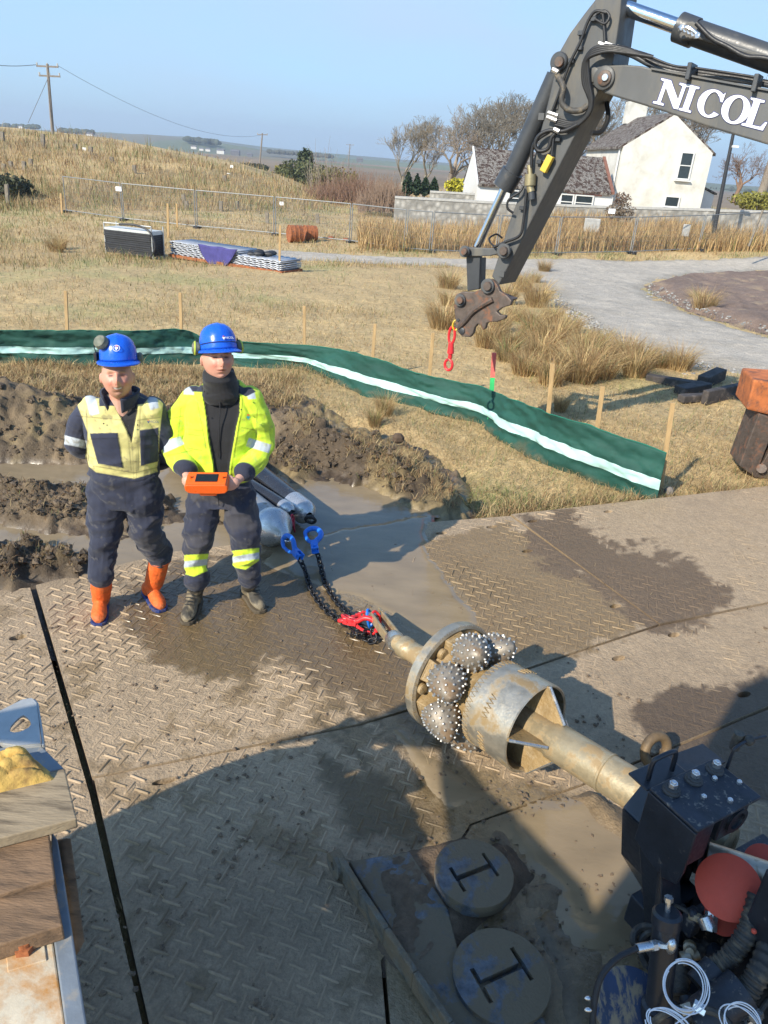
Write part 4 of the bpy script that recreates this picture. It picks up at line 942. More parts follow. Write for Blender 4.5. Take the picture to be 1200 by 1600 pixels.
# ------------------------------------------------------------------ slotted discs and the toothed steel track plate
PLATE = M('scuffed_blue_grey_steel', (.115, .13, .15), rough=.5, metal=.4, var=.5, vs=22, bump=.7, bs=60, bd=.008, dirt=(.155, .12, .075), da=(.41, .50), ds=8, drough=.8)
def slotted(label, px, py, zt, r, rot, th=.06):
    c = gz(px, py, zt); root = thing('slotted_disc', label, 'steel disc', (c[0], c[1], zt - th), 'round slotted steel discs in the mud')
    # radial cells minus the H-shaped slot
    f1 = np.array([cos(rot), sin(rot), 0]); f2 = np.array([-sin(rot), cos(rot), 0])
    cut = [(-r * .56, -r * .46, -r * .40, r * .34), (-r * .5, r * .5, -.012, .012), (r * .46, r * .56, -r * .34, r * .40)]
    st_ = r / 26; V = []; F = []; top = {}
    def cutm(a, b): return any(a0 < a < a1 and b0 < b < b1 for a0, a1, b0, b1 in cut)
    xs = np.unique(np.round(np.concatenate([np.linspace(-r, r, 44), [k for q in cut for k in q[:2]]]), 5)); ysn = np.unique(np.round(np.concatenate([np.linspace(-r, r, 44), [k for q in cut for k in q[2:]]]), 5))
    def vid(a, b, z):
        k = (round(a, 5), round(b, 5), round(z, 5))
        if k not in top: top[k] = len(V); V.append(c + f1 * a + f2 * b + EZ * z)
        return top[k]
    N = 72; circ = [(r * cos(2 * pi * k / N), r * sin(2 * pi * k / N)) for k in range(N)]
    solid = {}
    for i in range(len(xs) - 1):
        for j in range(len(ysn) - 1):
            a0, a1, b0, b1 = xs[i], xs[i + 1], ysn[j], ysn[j + 1]
            if cutm((a0 + a1) / 2, (b0 + b1) / 2): continue
            if max(np.hypot(a, b) for a in (a0, a1) for b in (b0, b1)) < r * .995: F.append((vid(a0, b0, 0), vid(a1, b0, 0), vid(a1, b1, 0), vid(a0, b1, 0)))
            else:
                Q = circ
                for ax, v, kl in ((0, a0, False), (0, a1, True), (1, b0, False), (1, b1, True)):
                    Q = clip_axis(Q, ax, v, kl)
                    if not Q: break
                if len(Q) > 2: F.append(tuple(vid(q[0], q[1], 0) for q in Q))
            solid[(i, j)] = 1
    for i in range(len(xs) - 1):
        for j in range(len(ysn) - 1):
            if (i, j) in solid: continue
            a0, a1, b0, b1 = xs[i], xs[i + 1], ysn[j], ysn[j + 1]
            if not cutm((a0 + a1) / 2, (b0 + b1) / 2): continue
            for (ni, nj), (p, q) in (((i - 1, j), ((a0, b0), (a0, b1))), ((i + 1, j), ((a1, b1), (a1, b0))), ((i, j - 1), ((a1, b0), (a0, b0))), ((i, j + 1), ((a0, b1), (a1, b1)))):
                if (ni, nj) in solid: F.append((vid(*p, 0), vid(*q, 0), vid(*q, -.035), vid(*p, -.035)))
            F.append((vid(a0, b0, -.035), vid(a1, b0, -.035), vid(a1, b1, -.035), vid(a0, b1, -.035)))
    for k in range(N):
        a, b = circ[k], circ[(k + 1) % N]; F.append((vid(*a, 0), vid(*a, -th), vid(*b, -th), vid(*b, 0)))
    mk('disc_plate', V, F, PLATE, root)
    MB().ring(c - EZ * .004, EZ, r - .003, .004, 60, 6).build('disc_rim', PLATE, root, True)
    return root
slotted('round slotted steel disc half covered by clods of earth, nearer the hole opener', 741, 1362, .080, .165, RAD(27))
slotted('round slotted steel disc with a scraped bluish face, nearer the bottom edge', 784, 1522, .06, .182, RAD(27))
tp = thing('stake_down_plate', 'muddy steel plate with an eyed side rail, left of the slotted discs', 'steel plate', gz(600, 1450, 0))
def strip(pts_px, z0, z1, wpx, name, mat):
    a = [gz(x, y, z1) for x, y in pts_px]; d = unit(np.array([a[-1][0] - a[0][0], a[-1][1] - a[0][1], 0])); s_ = np.array([-d[1], d[0], 0])
    top = [p for p in a]; mb = MB(); L = [p + s_ * 0 for p in top] ; Rr_ = [p - s_ * wpx for p in top]
    for i in range(len(top) - 1):
        b = [L[i], Rr_[i], Rr_[i + 1], L[i + 1]]; bb = [np.array([q[0], q[1], z0]) for q in b]; mb.hexa(bb, b)
    return mb.build(name, mat, tp)
RAILM = M('caked_rail_steel', (.13, .12, .095), rough=.7, metal=.2, var=.5, vs=18, bump=1.0, bs=35, bd=.015, dirt=(.17, .125, .075), da=(.42, .55), ds=10)
bevel(strip([(527, 1338), (560, 1392), (600, 1452), (645, 1520), (700, 1600), (760, 1690)], -.0, .10, -.026, 'side_rail', RAILM), .006, 2)
e_ = gz(527, 1336, .10); dr = unit(gz(600, 1452, .1) - e_)
MB().lathe(e_ - dr * .0 - EZ * .055 - np.array([-dr[1], dr[0], 0]) * .02, np.array([-dr[1], dr[0], 0]), [(0, .018), (0, .055), (.045, .055), (.045, .018), (0, .018)], 24).build('eye', RAILM, tp, True)
bp = [gz(x, y, .035) for x, y in ((545, 1345), (640, 1330), (700, 1420), (720, 1500), (850, 1590), (900, 1700), (765, 1700))]
bevel(MB().prism(bp, (0, 0, -.045)).build('floor_plate', PLATE, tp), .004, 1)
# ================================================================== LEFT FOREGROUND: the rack with timbers
GALV = M('galvanised_steel', (.42, .43, .42), rough=.5, metal=.3, var=.12, vs=14, bump=.15, dirt=(.25, .22, .16), da=(.62, .74), ds=12)
TIM1 = M('weathered_plank', (.30, .235, .15), rough=.85, var=.22, vs=5, bump=.5, bs=30, sc=(1, 6, 6), dirt=(.13, .10, .065), da=(.50, .62), ds=4)
TIM2 = M('brown_timber', (.20, .125, .07), rough=.85, var=.3, vs=6, bump=.7, bs=26, sc=(1.5, 7, 7), dirt=(.10, .065, .04), da=(.52, .66), ds=5)
RUSTW = M('rusty_white_paint', (.58, .51, .38), rough=.55, var=.2, vs=8, bump=.3, dirt=(.45, .22, .06), da=(.44, .60), ds=6, drough=.7)
BLUEG = M('blue_grey_paint', (.17, .20, .23), rough=.5, var=.18, vs=10, bump=.25, dirt=(.30, .27, .22), da=(.55, .7), ds=14)
RUST = M('rust', (.30, .10, .035), rough=.85, var=.4, vs=18, bump=.8, bs=50, dirt=(.12, .05, .03), da=(.5, .65))
YEL = M('dirty_yellow_fabric', (.52, .34, .09), rough=.9, var=.25, vs=12, bump=.8, bs=30, bd=.01, dirt=(.25, .15, .05), da=(.5, .64), ds=9)
def slab(name, px, z, th, mat, parent=None, bw=.004):
    top = [gz(a, b, z) for a, b in px]; return bevel(MB().prism(top, (0, 0, -th)).build(name, mat, parent), bw, 2)
base = gz(60, 1500, 0)
rack = thing('steel_rack', 'blue grey steel rack with rusty white plate and nut at the lower left edge', 'rack', (-.80, 1.15, 0))
pl = slab('plate', [(-260, 1530), (78, 1440), (103, 1610), (120, 1760), (-260, 1830)], 1.00, .012, RUSTW, rack)
fl = slab('flange', [(80, 1296), (90, 1312), (136, 1605), (160, 1780), (120, 1780), (103, 1610), (80, 1440)], 1.006, .10, BLUEG, rack)
c = gz(40, 1482, 1.0); mb = MB(); mb.prism([c + .028 * np.array([cos(k * pi / 3 + .2), sin(k * pi / 3 + .2), 0]) for k in range(6)], (0, 0, .022)); mb.lathe(c, EZ, [(.0, .02), (.034, .02), (.034, .012), (0, .012)], 20); mb.build('nut', RUST, rack)
slab('pad', [(8, 1480), (68, 1463), (73, 1500), (12, 1518)], 1.004, .010, RUSTW, rack, .002)
o = MB().prism([gz(97, 1312, .97), gz(112, 1308, .97), gz(134, 1470, .80), gz(122, 1494, .78)], (-.09, .02, -.05)).build('timber_leg', TIM2, rack); bevel(o, .006, 2)
for a, b in ((-.95, 1.30), (-.68, .95)): MB().box((a, b, .46), (.08, .08, .92)).build('leg', BLUEG, rack)
o = slab('timber_block', [(-200, 1279), (101, 1200), (120, 1279), (-200, 1361)], 1.115, .035, TIM1); tag(o, 'pale plank with a shadowed far half, topmost of the timbers on the steel rack', 'timber')
o = slab('timber_block', [(-200, 1361), (75, 1292), (86, 1373), (-200, 1455)], 1.076, .06, TIM2); tag(o, 'cracked brown timber block under the pale plank on the steel rack', 'timber')
o = slab('timber_block', [(-200, 1459), (84, 1377), (98, 1446), (-200, 1538)], 1.060, .052, TIM2); tag(o, 'brown timber with a splintered edge, beside the rusty white plate', 'timber')
# bracket plate with a slot
br = thing('galvanised_bracket', 'bent galvanised bracket with a teardrop hole, above the yellow cloth', 'bracket', gz(20, 1150, 1.0))
outer = [(-80, 1133), (0, 1112), (36, 1094), (50, 1092), (57, 1099), (61, 1130), (64, 1163), (30, 1166), (-80, 1150)]
P = [gz(a, b, 1.07 + .0) for a, b in outer]; hole = [gz(a, b, 1.07) for a, b in ((15, 1144), (17, 1136), (24, 1128), (32, 1121), (37, 1119), (42, 1122), (47, 1127), (49, 1133), (45, 1138), (38, 1142), (30, 1145), (22, 1146))]
bm = bmesh.new(); vo = [bm.verts.new(p) for p in P]; vh = [bm.verts.new(p) for p in hole]
eo = [bm.edges.new((vo[i], vo[(i + 1) % len(vo)])) for i in range(len(vo))] + [bm.edges.new((vh[i], vh[(i + 1) % len(vh)])) for i in range(len(vh))]
bmesh.ops.triangle_fill(bm, edges=eo, use_beauty=True); V = [tuple(v.co) for v in bm.verts]; F = [tuple(v.index for v in f.verts) for f in bm.faces]
bm.verts.index_update(); F = [tuple(v.index for v in f.verts) for f in bm.faces]; bm.free()
o = mk('bracket_plate', V, F, GALV, br); m_ = o.modifiers.new('thick', 'SOLIDIFY'); m_.thickness = .008; m_.offset = 0
wl = [gz(a, b, 1.07) for a, b in ((50, 1092), (57, 1099), (61, 1130), (65, 1164))]
bevel(MB().prism(wl + [p - np.array([0, 0, .055]) for p in wl[::-1]], (.008, .002, 0)).build('side_web', GALV, br), .003, 2)
wl = [gz(a, b, 1.07) for a, b in ((64, 1164), (30, 1167), (-80, 1152))]
MB().prism(wl + [p - np.array([0, 0, .05]) for p in wl[::-1]], (0, .006, 0)).build('front_web', GALV, br)
# yellow cloth draped on the timbers
gx, gy = np.meshgrid(np.linspace(0, 1, 40), np.linspace(0, 1, 24)); a0, a1, a2, a3 = [gz(a, b, 1.14) for a, b in ((-90, 1176), (52, 1176), (88, 1206), (-90, 1250))]
u_ = gx.ravel()[:, None]; v_ = gy.ravel()[:, None]; Pq = (a0 * (1 - u_) + a1 * u_) * (1 - v_) + (a3 * (1 - u_) + a2 * u_) * v_
fold = np.abs(np.sin(gy.ravel() * 9 + 3 * gx.ravel() + 1.5 * fbm(gx.ravel() * 3, gy.ravel() * 3, 1, 3, 5))) * .035 + .02 * fbm(gx.ravel() * 8, gy.ravel() * 6, 1, 3, 7)
ed = np.minimum(np.minimum(gx.ravel() + .5, 1 - gx.ravel()), np.minimum(gy.ravel(), 1 - gy.ravel())); Pq[:, 2] += fold * sst(0, .2, ed) - .035 + .03 * sst(0, .15, ed)
i = np.arange(23 * 40).reshape(23, 40)[:, :-1].ravel(); o = mk('yellow_cloth', Pq, np.stack([i, i + 1, i + 41, i + 40], 1), YEL, None, True)
m_ = o.modifiers.new('thick', 'SOLIDIFY'); m_.thickness = .006; tag(o, 'crumpled dirty yellow work glove lying between the galvanised bracket and the pale plank', 'glove'); o.name = 'work_glove'
slab('rack_top', [(-100, 1170), (66, 1166), (100, 1200), (-60, 1240)], 1.062, .03, BLUEG, rack)
# ================================================================== THE TWO MEN
def remesh(mb, name, voxel, mat, parent, colf=None, smooth_it=4, disp=None, label=None, attrs=None):
    """one closed continuous surface from overlapping lofted shapes"""
    V = np.concatenate(mb.v); me = bpy.data.meshes.new('tmp'); me.from_pydata([tuple(v) for v in V], [], mb.f); me.update()
    bm = bmesh.new(); bm.from_mesh(me); bmesh.ops.recalc_face_normals(bm, faces=bm.faces); bm.to_mesh(me); bm.free()
    o = bpy.data.objects.new('tmp', me); COL.objects.link(o); m = o.modifiers.new('r', 'REMESH'); m.mode = 'VOXEL'; m.voxel_size = voxel
    if smooth_it: s_ = o.modifiers.new('s', 'SMOOTH'); s_.iterations = smooth_it; s_.factor = .5
    dg = bpy.context.evaluated_depsgraph_get(); dg.update(); ev = o.evaluated_get(dg); m2 = ev.to_mesh()
    n = len(m2.vertices); V2 = np.zeros(n * 3); m2.vertices.foreach_get('co', V2); V2 = V2.reshape(-1, 3)
    N2 = np.zeros(n * 3); m2.vertices.foreach_get('normal', N2); N2 = N2.reshape(-1, 3)
    F2 = [tuple(p.vertices) for p in m2.polygons]; F2 = np.array([f if len(f) == 4 else f + (f[-1],) for f in F2]) if F2 and all(len(f) == 4 for f in F2) else F2
    ev.to_mesh_clear(); bpy.data.objects.remove(o); bpy.data.meshes.remove(me)
    if disp is not None: V2 = V2 + N2 * disp(V2, N2)[:, None]
    col = colf(V2, N2) if colf else None
    return mk(name, V2, F2, mat, parent, True, col=col, label=label)
def limb(mb, pts, radii, n=16, sub=6, squash=None):
    P = smooth_path(pts, sub); t = np.linspace(0, 1, len(P)); r = np.interp(t, np.linspace(0, 1, len(radii)), radii); mb.tube(P, r, n)
    mb.sphere(P[0], r[0], n, 8); mb.sphere(P[-1], r[-1], n, 8)
def torso(mb, rings, n=28, p=2.4):
    V = []; F = []
    for (cx, cy, cz, rx, ry, tilt) in rings:
        for k in range(n):
            a = 2 * pi * k / n; ca, sa = cos(a), sin(a); q = (abs(ca) ** p + abs(sa) ** p) ** (-1 / p)
            X_, Y_ = rx * q * ca, ry * q * sa; V.append((cx + X_ * cos(tilt) - Y_ * sin(tilt), cy + X_ * sin(tilt) + Y_ * cos(tilt), cz))
    m = len(rings)
    for i in range(m - 1):
        for k in range(n): F.append((i * n + k, i * n + (k + 1) % n, (i + 1) * n + (k + 1) % n, (i + 1) * n + k))
    F.append(tuple(range(n - 1, -1, -1))); F.append(tuple((m - 1) * n + k for k in range(n))); mb.add(V, F)
def head_shape(c, yaw, s, smile=0.0, jaw=1.0, pitch=RAD(-17)):
    """closed head surface; returns verts and faces, face towards -Y before the yaw"""
    n, m = 88, 66; V = [];
    th = np.linspace(0, pi, m); ph = np.linspace(0, 2 * pi, n, endpoint=False); TH, PH = np.meshgrid(th, ph, indexing='ij')
    dx = np.sin(TH) * np.sin(PH); dy = -np.sin(TH) * np.cos(PH); dz = np.cos(TH)
    x = .082 * dx; y = .096 * dy; z = .115 * dz
    lo = np.clip(-dz, 0, 1); x = x * (1 - .24 * lo ** 1.6 / jaw); y = np.where(dy > 0, y * (1 - .45 * lo), y * (1 - .06 * lo))
    fr = np.clip(-dy * 1.6 - .15, 0, 1); g = lambda cx, cz, sx, sz: np.exp(-((x - cx) / sx) ** 2 - ((z - cz) / sz) ** 2)
    f = 0 * x
    f += .007 * g(0, .034, .045, .010)                                     # brow
    f += .030 * np.exp(-(x / .0105) ** 2) * np.clip(1 - np.abs(z + .018) / .042, 0, 1) ** .8 * (1 + .5 * (z < -.01))
    f += .008 * (g(.011, -.030, .007, .007) + g(-.011, -.030, .007, .007))
    f -= .017 * (g(.030, .014, .016, .011) + g(-.030, .014, .016, .011))   # sockets
    f += .008 * (g(.030, .010, .010, .006) + g(-.030, .010, .010, .006))
    f += (.005 + .004 * smile) * (g(.040, -.028, .017, .017) + g(-.040, -.028, .017, .017))
    f += .009 * g(0, -.055, .026, .014) - .008 * g(0, -.0585, .022, .003) + .005 * (g(0, -.0525, .016, .004) + g(0, -.0655, .016, .0045))
    f -= .007 * g(0, -.077, .020, .006); f += .010 * g(0, -.094, .022, .014)
    y = y - f * fr; x = x * (1 + .03 * fr * g(.05, -.03, .02, .03))
    V = np.stack([x, y, z], -1).reshape(-1, 3) * s; R_ = np.array([[cos(yaw), -sin(yaw), 0], [sin(yaw), cos(yaw), 0], [0, 0, 1]]) @ np.array([[1, 0, 0], [0, cos(pitch), -sin(pitch)], [0, sin(pitch), cos(pitch)]]); L = V.copy(); V = V @ R_.T + np.asarray(c)
    F = []
    for i in range(m - 1):
        for k in range(n): F.append((i * n + k, i * n + (k + 1) % n, (i + 1) * n + (k + 1) % n, (i + 1) * n + k))
    return V, F, R_
SKIN = MC('skin', rough=.5, bump=.12, bs=260, bd=.001, var=.05, vs=40)
CLOTH = MC('work_clothes', rough=.88, bump=.35, bs=140, bd=.003, var=.12, vs=24, bs2=24, sheen=.15)
NAVY = np.array([.018, .022, .042]); SILV = np.array([.42, .47, .52]); LIME = np.array([.56, .74, .035]); CREAM = np.array([.60, .54, .20]); BLK_C = np.array([.012, .012, .014])
def head_col(V, c, R_, s, skin, stub=0.0, teeth=False, browc=(.12, .07, .04), haircol=(.10, .06, .035)):
    L = (V - np.asarray(c)) @ R_ / s; x, y, z = L.T; fr = (y < -.03); C = np.tile(np.array(skin), (len(V), 1)); n = fbm3(L, 60, 3, 3)
    C *= (1 + .05 * n)[:, None]
    g = lambda cx, cz, sx, sz: np.exp(-((x - cx) / sx) ** 2 - ((z - cz) / sz) ** 2) * fr
    def lay(k, col):
        nonlocal C
        k = np.clip(k, 0, 1)[:, None]; C = C * (1 - k) + np.array(col)[None] * k
    lay(.8 * (g(.042, -.03, .02, .016) + g(-.042, -.03, .02, .016)) + .35 * g(0, -.03, .012, .012), (skin[0] * 1.02, skin[1] * .68, skin[2] * .66))
    if stub: lay(stub * (sst(.040, .022, np.abs(x)) * sst(-.040, -.047, z) * fr) * (.8 + .4 * n), (.24, .13, .07)); lay(.35 * stub * sst(-.02, -.06, z) * sst(-.02, -.04, np.abs(x) * 0 + y), (.33, .2, .13))
    for sx in (-1, 1):
        lay(.5 * g(sx * .030, .014, .018, .011), (skin[0] * .62, skin[1] * .5, skin[2] * .48))  # eye socket shade painted into the skin colour
        lay(1.0 * (np.exp(-((x - sx * .031) / .017) ** 4 - ((z - .034 + .12 * np.abs(np.abs(x) - .028)) / .0062) ** 2) * fr), browc)
        lay(.9 * (np.exp(-((x - sx * .030) / .0125) ** 4 - ((z - .0108) / .0050) ** 2) * fr), (.035, .02, .018))
        lay(.7 * (np.exp(-((x - sx * .0075) / .0028) ** 2 - ((z + .0385) / .003) ** 2) * fr), (.10, .035, .03))
    lay(.75 * (np.exp(-(x / .024) ** 4 - ((z + .059 - 6 * x * x) / .0065) ** 2) * fr), (skin[0] * .80, skin[1] * .48, skin[2] * .45))
    if teeth: lay(.9 * (np.exp(-(x / .026) ** 6 - ((z + .058 - 9 * x * x) / .0062) ** 4) * fr), (.12, .04, .035)); lay(.95 * (np.exp(-(x / .020) ** 6 - ((z + .0575 - 9 * x * x) / .0038) ** 4) * fr), (.72, .69, .62))
    else: lay(.95 * (np.exp(-(x / .021) ** 4 - ((z + .0585 - 5 * x * x) / .0026) ** 2) * fr), (.12, .04, .035))
    lay(sst(.035, .05, z) * sst(-.02, .01, y + .0) + sst(-.01, .02, y) * sst(-.02, .0, z), haircol)
    return np.clip(C, 0, 1)
def hand(mb, p, dirf, back, thumbdir, s=1.0, curl=.9, spread=.0):
    """palm and five bent fingers; dirf: fingers' direction, back: away from the palm's inside"""
    f = unit(dirf); b = unit(back - f * (np.asarray(back) @ f)); l = np.cross(f, b); 
    if l @ np.asarray(thumbdir) < 0: l = -l
    p = np.asarray(p, float); mb.sphere(p, (.046 * s, .042 * s, .018 * s), 14, 10, (f, l, b)); mb.sphere(p - f * .018 * s, (.036 * s, .034 * s, .02 * s), 12, 8, (f, l, b))
    for k, (off, ln, r) in enumerate(((.031, .068, .0088), (.0105, .076, .0092), (-.010, .070, .0088), (-.029, .055, .0078))):
        q = p + f * .034 * s + l * off * s; a = .25 + .15 * curl; pts = [q - f * .03 * s, q]
        for j, sg in enumerate((.45, .32, .25)):
            d = f * cos(a) - b * sin(a) + l * spread * off * 6; q = q + unit(d) * ln * sg * s; pts.append(q); a += curl * (.75 if j == 0 else .6)
        mb.tube(pts, [r * s * 1.05, r * s * 1.05, r * s, r * s * .92, r * s * .8], 8); mb.sphere(pts[-1], r * s * .8, 8, 6)
    q = p + l * .034 * s - f * .012 * s; d1 = unit(l * .7 + f * .75 - b * .15); d2 = unit(l * .15 + f * 1.0 - b * .35)
    pts = [p + l * .012 * s - f * .02 * s, q, q + d1 * .033 * s, q + d1 * .033 * s + d2 * .028 * s]; mb.tube(pts, [.014 * s, .012 * s, .0105 * s, .0088 * s], 8); mb.sphere(pts[-1], .0088 * s, 8, 6)
HELM = M('blue_helmet_plastic', (.012, .105, .60), rough=.24, var=.06, vs=5, bump=.02, dirt=(.10, .12, .2), da=(.66, .8), ds=22)
MUFFG = M('grey_green_ear_cup', (.12, .13, .095), rough=.55, var=.35, vs=30, bump=.2, dirt=(.22, .2, .15), da=(.5, .66), ds=30)
MUFFY = M('yellow_green_ear_cup', (.42, .50, .06), rough=.5, var=.15)
def helmet(parent, c, yaw, s, tiltx=0.0):
    c = np.asarray(c, float); R_ = np.array([[cos(yaw), -sin(yaw), 0], [sin(yaw), cos(yaw), 0], [0, 0, 1]]); T_ = np.array([[1, 0, 0], [0, cos(tiltx), -sin(tiltx)], [0, sin(tiltx), cos(tiltx)]])
    n = 64; V = []; F = []; prof = [(1.0, -.012), (1.0, .0), (.985, .03), (.94, .062), (.84, .092), (.68, .115), (.46, .130), (.22, .137), (.06, .139)]
    for j, (r, z) in enumerate(prof):
        for k in range(n):
            a = 2 * pi * k / n; X_ = .108 * r * sin(a); Y_ = -.128 * r * cos(a); rid = .004 * math.exp(-(X_ / .012) ** 2) * sst(.05, .11, z) + .0025 * math.exp(-((abs(X_) - .035) / .008) ** 2) * sst(.07, .11, z)
            V.append((X_, Y_, z + float(rid)))
    for j in range(len(prof) - 1):
        for k in range(n): F.append((j * n + k, j * n + (k + 1) % n, (j + 1) * n + (k + 1) % n, (j + 1) * n + k))
    F.append(tuple((len(prof) - 1) * n + k for k in range(n)))
    base = len(V)                                  # brim, longer over the face
    for j, (e, dz) in enumerate(((.0, -.012), (.6, -.016), (1.0, -.022), (1.0, -.025), (.55, -.020), (0, -.016))):
        for k in range(n):
            a = 2 * pi * k / n; front = max(0.0, cos(a)) ** 1.6; ext = (.012 + .038 * front) * e; V.append(((.108 + ext) * sin(a), -(.128 + ext) * cos(a), dz - .010 * front * e))
    for j in range(5):
        for k in range(n): F.append((base + j * n + k, base + j * n + (k + 1) % n, base + (j + 1) * n + (k + 1) % n, base + (j + 1) * n + k))
    V = (np.array(V) * s) @ T_.T @ R_.T + c
    o = mk('helmet', V, F, HELM, parent, True); autosmooth(o, 50)
    m_ = o.modifiers.new('thick', 'SOLIDIFY'); m_.thickness = .0025
    W_ = lambda x, y, z: (np.array([x, y, z]) * s) @ T_.T @ R_.T + c
    return o, W_
def flat_text(body, name, c, ux, uz, size, mat, parent, nrm, off=.0):
    cu = bpy.data.curves.new(name, 'FONT'); cu.body = body; cu.size = 1.0; cu.align_x = 'CENTER'; cu.align_y = 'CENTER'; cu.extrude = .01; t = bpy.data.objects.new(name, cu); COL.objects.link(t)
    dg = bpy.context.evaluated_depsgraph_get(); dg.update(); me = bpy.data.meshes.new_from_object(t.evaluated_get(dg)); n = len(me.vertices); V = np.zeros(n * 3); me.vertices.foreach_get('co', V); V = V.reshape(-1, 3)
    F = [tuple(p.vertices) for p in me.polygons]; bpy.data.objects.remove(t); W3 = np.asarray(c) + V[:, 0:1] * size * unit(ux) + V[:, 1:2] * size * unit(uz) + (V[:, 2:3] * size + off) * unit(nrm)
    return mk(name, W3, F, mat, parent)
EMBL_W = M('white_print', (.75, .76, .78), rough=.5, bump=0, var=.03); EMBL_R = M('red_print', (.55, .05, .03), rough=.5, bump=0, var=.03); EMBL_T = M('teal_print', (.02, .22, .24), rough=.6, bump=0, var=.05); EMBL_N = M('navy_print', (.03, .06, .16), rough=.6, bump=0, var=.05)
def emblem(c, ux, uz, nrm, s, parent, mats=(EMBL_W, EMBL_R), name='emblem'):
    c = np.asarray(c); ux, uz, nrm = unit(ux), unit(uz), unit(nrm)
    P = [c + nrm * .0015 + s * (a * ux + b * uz) for a, b in ((0, -1.1), (.35, -.3), (1, .1), (.45, .15), (.5, .7), (0, .3), (-.5, .7), (-.45, .15), (-1, .1), (-.35, -.3))]; e = MB().prism(P, -nrm * .001).build(name, mats[0], parent)
    MB().prism([c + nrm * .0016 + s * (a * ux + b * uz) for a, b in ((-.45, .75), (.45, .75), (.3, 1.25), (-.3, 1.25))], -nrm * .001).build('emblem_flame', mats[1], e)

# ---------------------------------------------------------------- man in the yellow jacket
PR = thing('person', 'man in a lime yellow jacket and black snood holding the orange box', 'person', (-.96, 4.02, 0))
yaw = RAD(27); HC = at(339, 563, 4.0); HC[1] = 3.99; HS = 1.0
HC = np.array([-.972, 3.985, 1.700])
V, F, R_ = head_shape(HC, yaw, HS, .4, 1.05); skinR = (.56, .285, .205)
hb = MB(); hb.add(V, F)
for sx in (-1, 1): hb.sphere(HC + R_ @ np.array([sx * .084, .008, .0]), (.009, .017, .03), 10, 8)
limb(hb, [(-.965, 4.03, 1.45), (-.968, 4.02, 1.62)], [.062, .058]); torso(hb, [(-.965, 4.06, .95, .14, .09, 0), (-.965, 4.06, 1.2, .14, .09, 0), (-.965, 4.06, 1.42, .16, .08, 0), (-.965, 4.05, 1.49, .08, .06, 0)])
ARML = [(-1.15, 4.05, 1.44), (-1.245, 4.07, 1.19), (-1.155, 3.90, 1.085)]; ARMR = [(-.785, 4.06, 1.45), (-.735, 4.07, 1.20), (-.80, 3.90, 1.095)]
limb(hb, ARML + [(-1.115, 3.80, 1.055)], [.045, .035, .028, .024]); limb(hb, ARMR + [(-.845, 3.80, 1.065)], [.045, .035, .028, .024])
hand(hb, (-1.098, 3.772, 1.050), (.62, -.30, -.12), (-.55, -.8, .1), (.2, 0, 1), .98, .75); hand(hb, (-.866, 3.772, 1.062), (-.62, -.30, -.12), (.55, -.8, .1), (-.2, 0, 1), .98, .75)
for pts in ([(-1.05, 4.06, .90), (-1.105, 4.05, .76), (-1.135, 4.02, .56), (-1.15, 4.05, .36)], [(-.91, 4.06, .90), (-.870, 4.06, .76), (-.850, 4.04, .56), (-.848, 4.09, .40)]): limb(hb, pts, [.07, .06, .045, .04])
remesh(hb, 'body', .0032, SKIN, PR, lambda V, N: np.where((V[:, 2] > 1.55)[:, None], head_col(V, HC, R_, HS, skinR, .0, False, (.08, .05, .03)), np.array([.56, .31, .23]) * (1 + .07 * fbm3(V, 50, 3, 5))[:, None]), 1)
jb = MB(); t_ = RAD(8)
torso(jb, [(-.985, 4.06, .975, .165, .125, t_), (-.985, 4.06, 1.00, .185, .135, t_), (-.980, 4.055, 1.10, .20, .142, t_), (-.975, 4.05, 1.25, .205, .145, t_), (-.970, 4.055, 1.38, .215, .135, t_), (-.968, 4.06, 1.47, .185, .115, t_), (-.967, 4.06, 1.52, .135, .10, t_), (-.967, 4.055, 1.56, .10, .09, t_)])
limb(jb, [(-1.12, 4.065, 1.445), (-1.18, 4.07, 1.36), (-1.26, 4.075, 1.21), (-1.225, 3.99, 1.125), (-1.145, 3.885, 1.085)], [.082, .085, .078, .072, .058])
limb(jb, [(-.815, 4.065, 1.455), (-.775, 4.07, 1.37), (-.745, 4.075, 1.225), (-.755, 3.99, 1.135), (-.812, 3.885, 1.092)], [.082, .085, .078, .072, .058])
P_ = lambda L: (lambda px, py: poly_dist(px, py, L))
def seams(C, N, px, py, segs, k=.55, w=.75):
    for (a, b), (c, d) in segs:
        ab = np.array([c - a, d - b], float); t = np.clip(((px - a) * ab[0] + (py - b) * ab[1]) / (ab @ ab), 0, 1); q = np.hypot(px - a - t * ab[0], py - b - t * ab[1]); m = (np.exp(-(q / w) ** 2) * (N[:, 1] < .1) * k)[:, None]; C = C * (1 - m)
    return C
def painter(base, layers, cy, extra=None):
    def f(V, N):
        px, py = proj(V); C = np.tile(np.array(base, float), (len(V), 1)); front = sst(.08, -.05, N[:, 1]) 
        for poly, col, soft in layers:
            k = (sst(-soft, soft, poly_dist(px, py, poly)) * front)[:, None]; C = C * (1 - k) + np.array(col)[None] * k
        if extra: C = extra(V, N, C, px, py)
        return np.clip(C, 0.004, 1)
    return f
FLEECE = [(312, 590), (374, 590), (375, 645), (370, 665), (360, 722), (356, 762), (338, 762), (333, 722), (327, 690), (320, 637)]
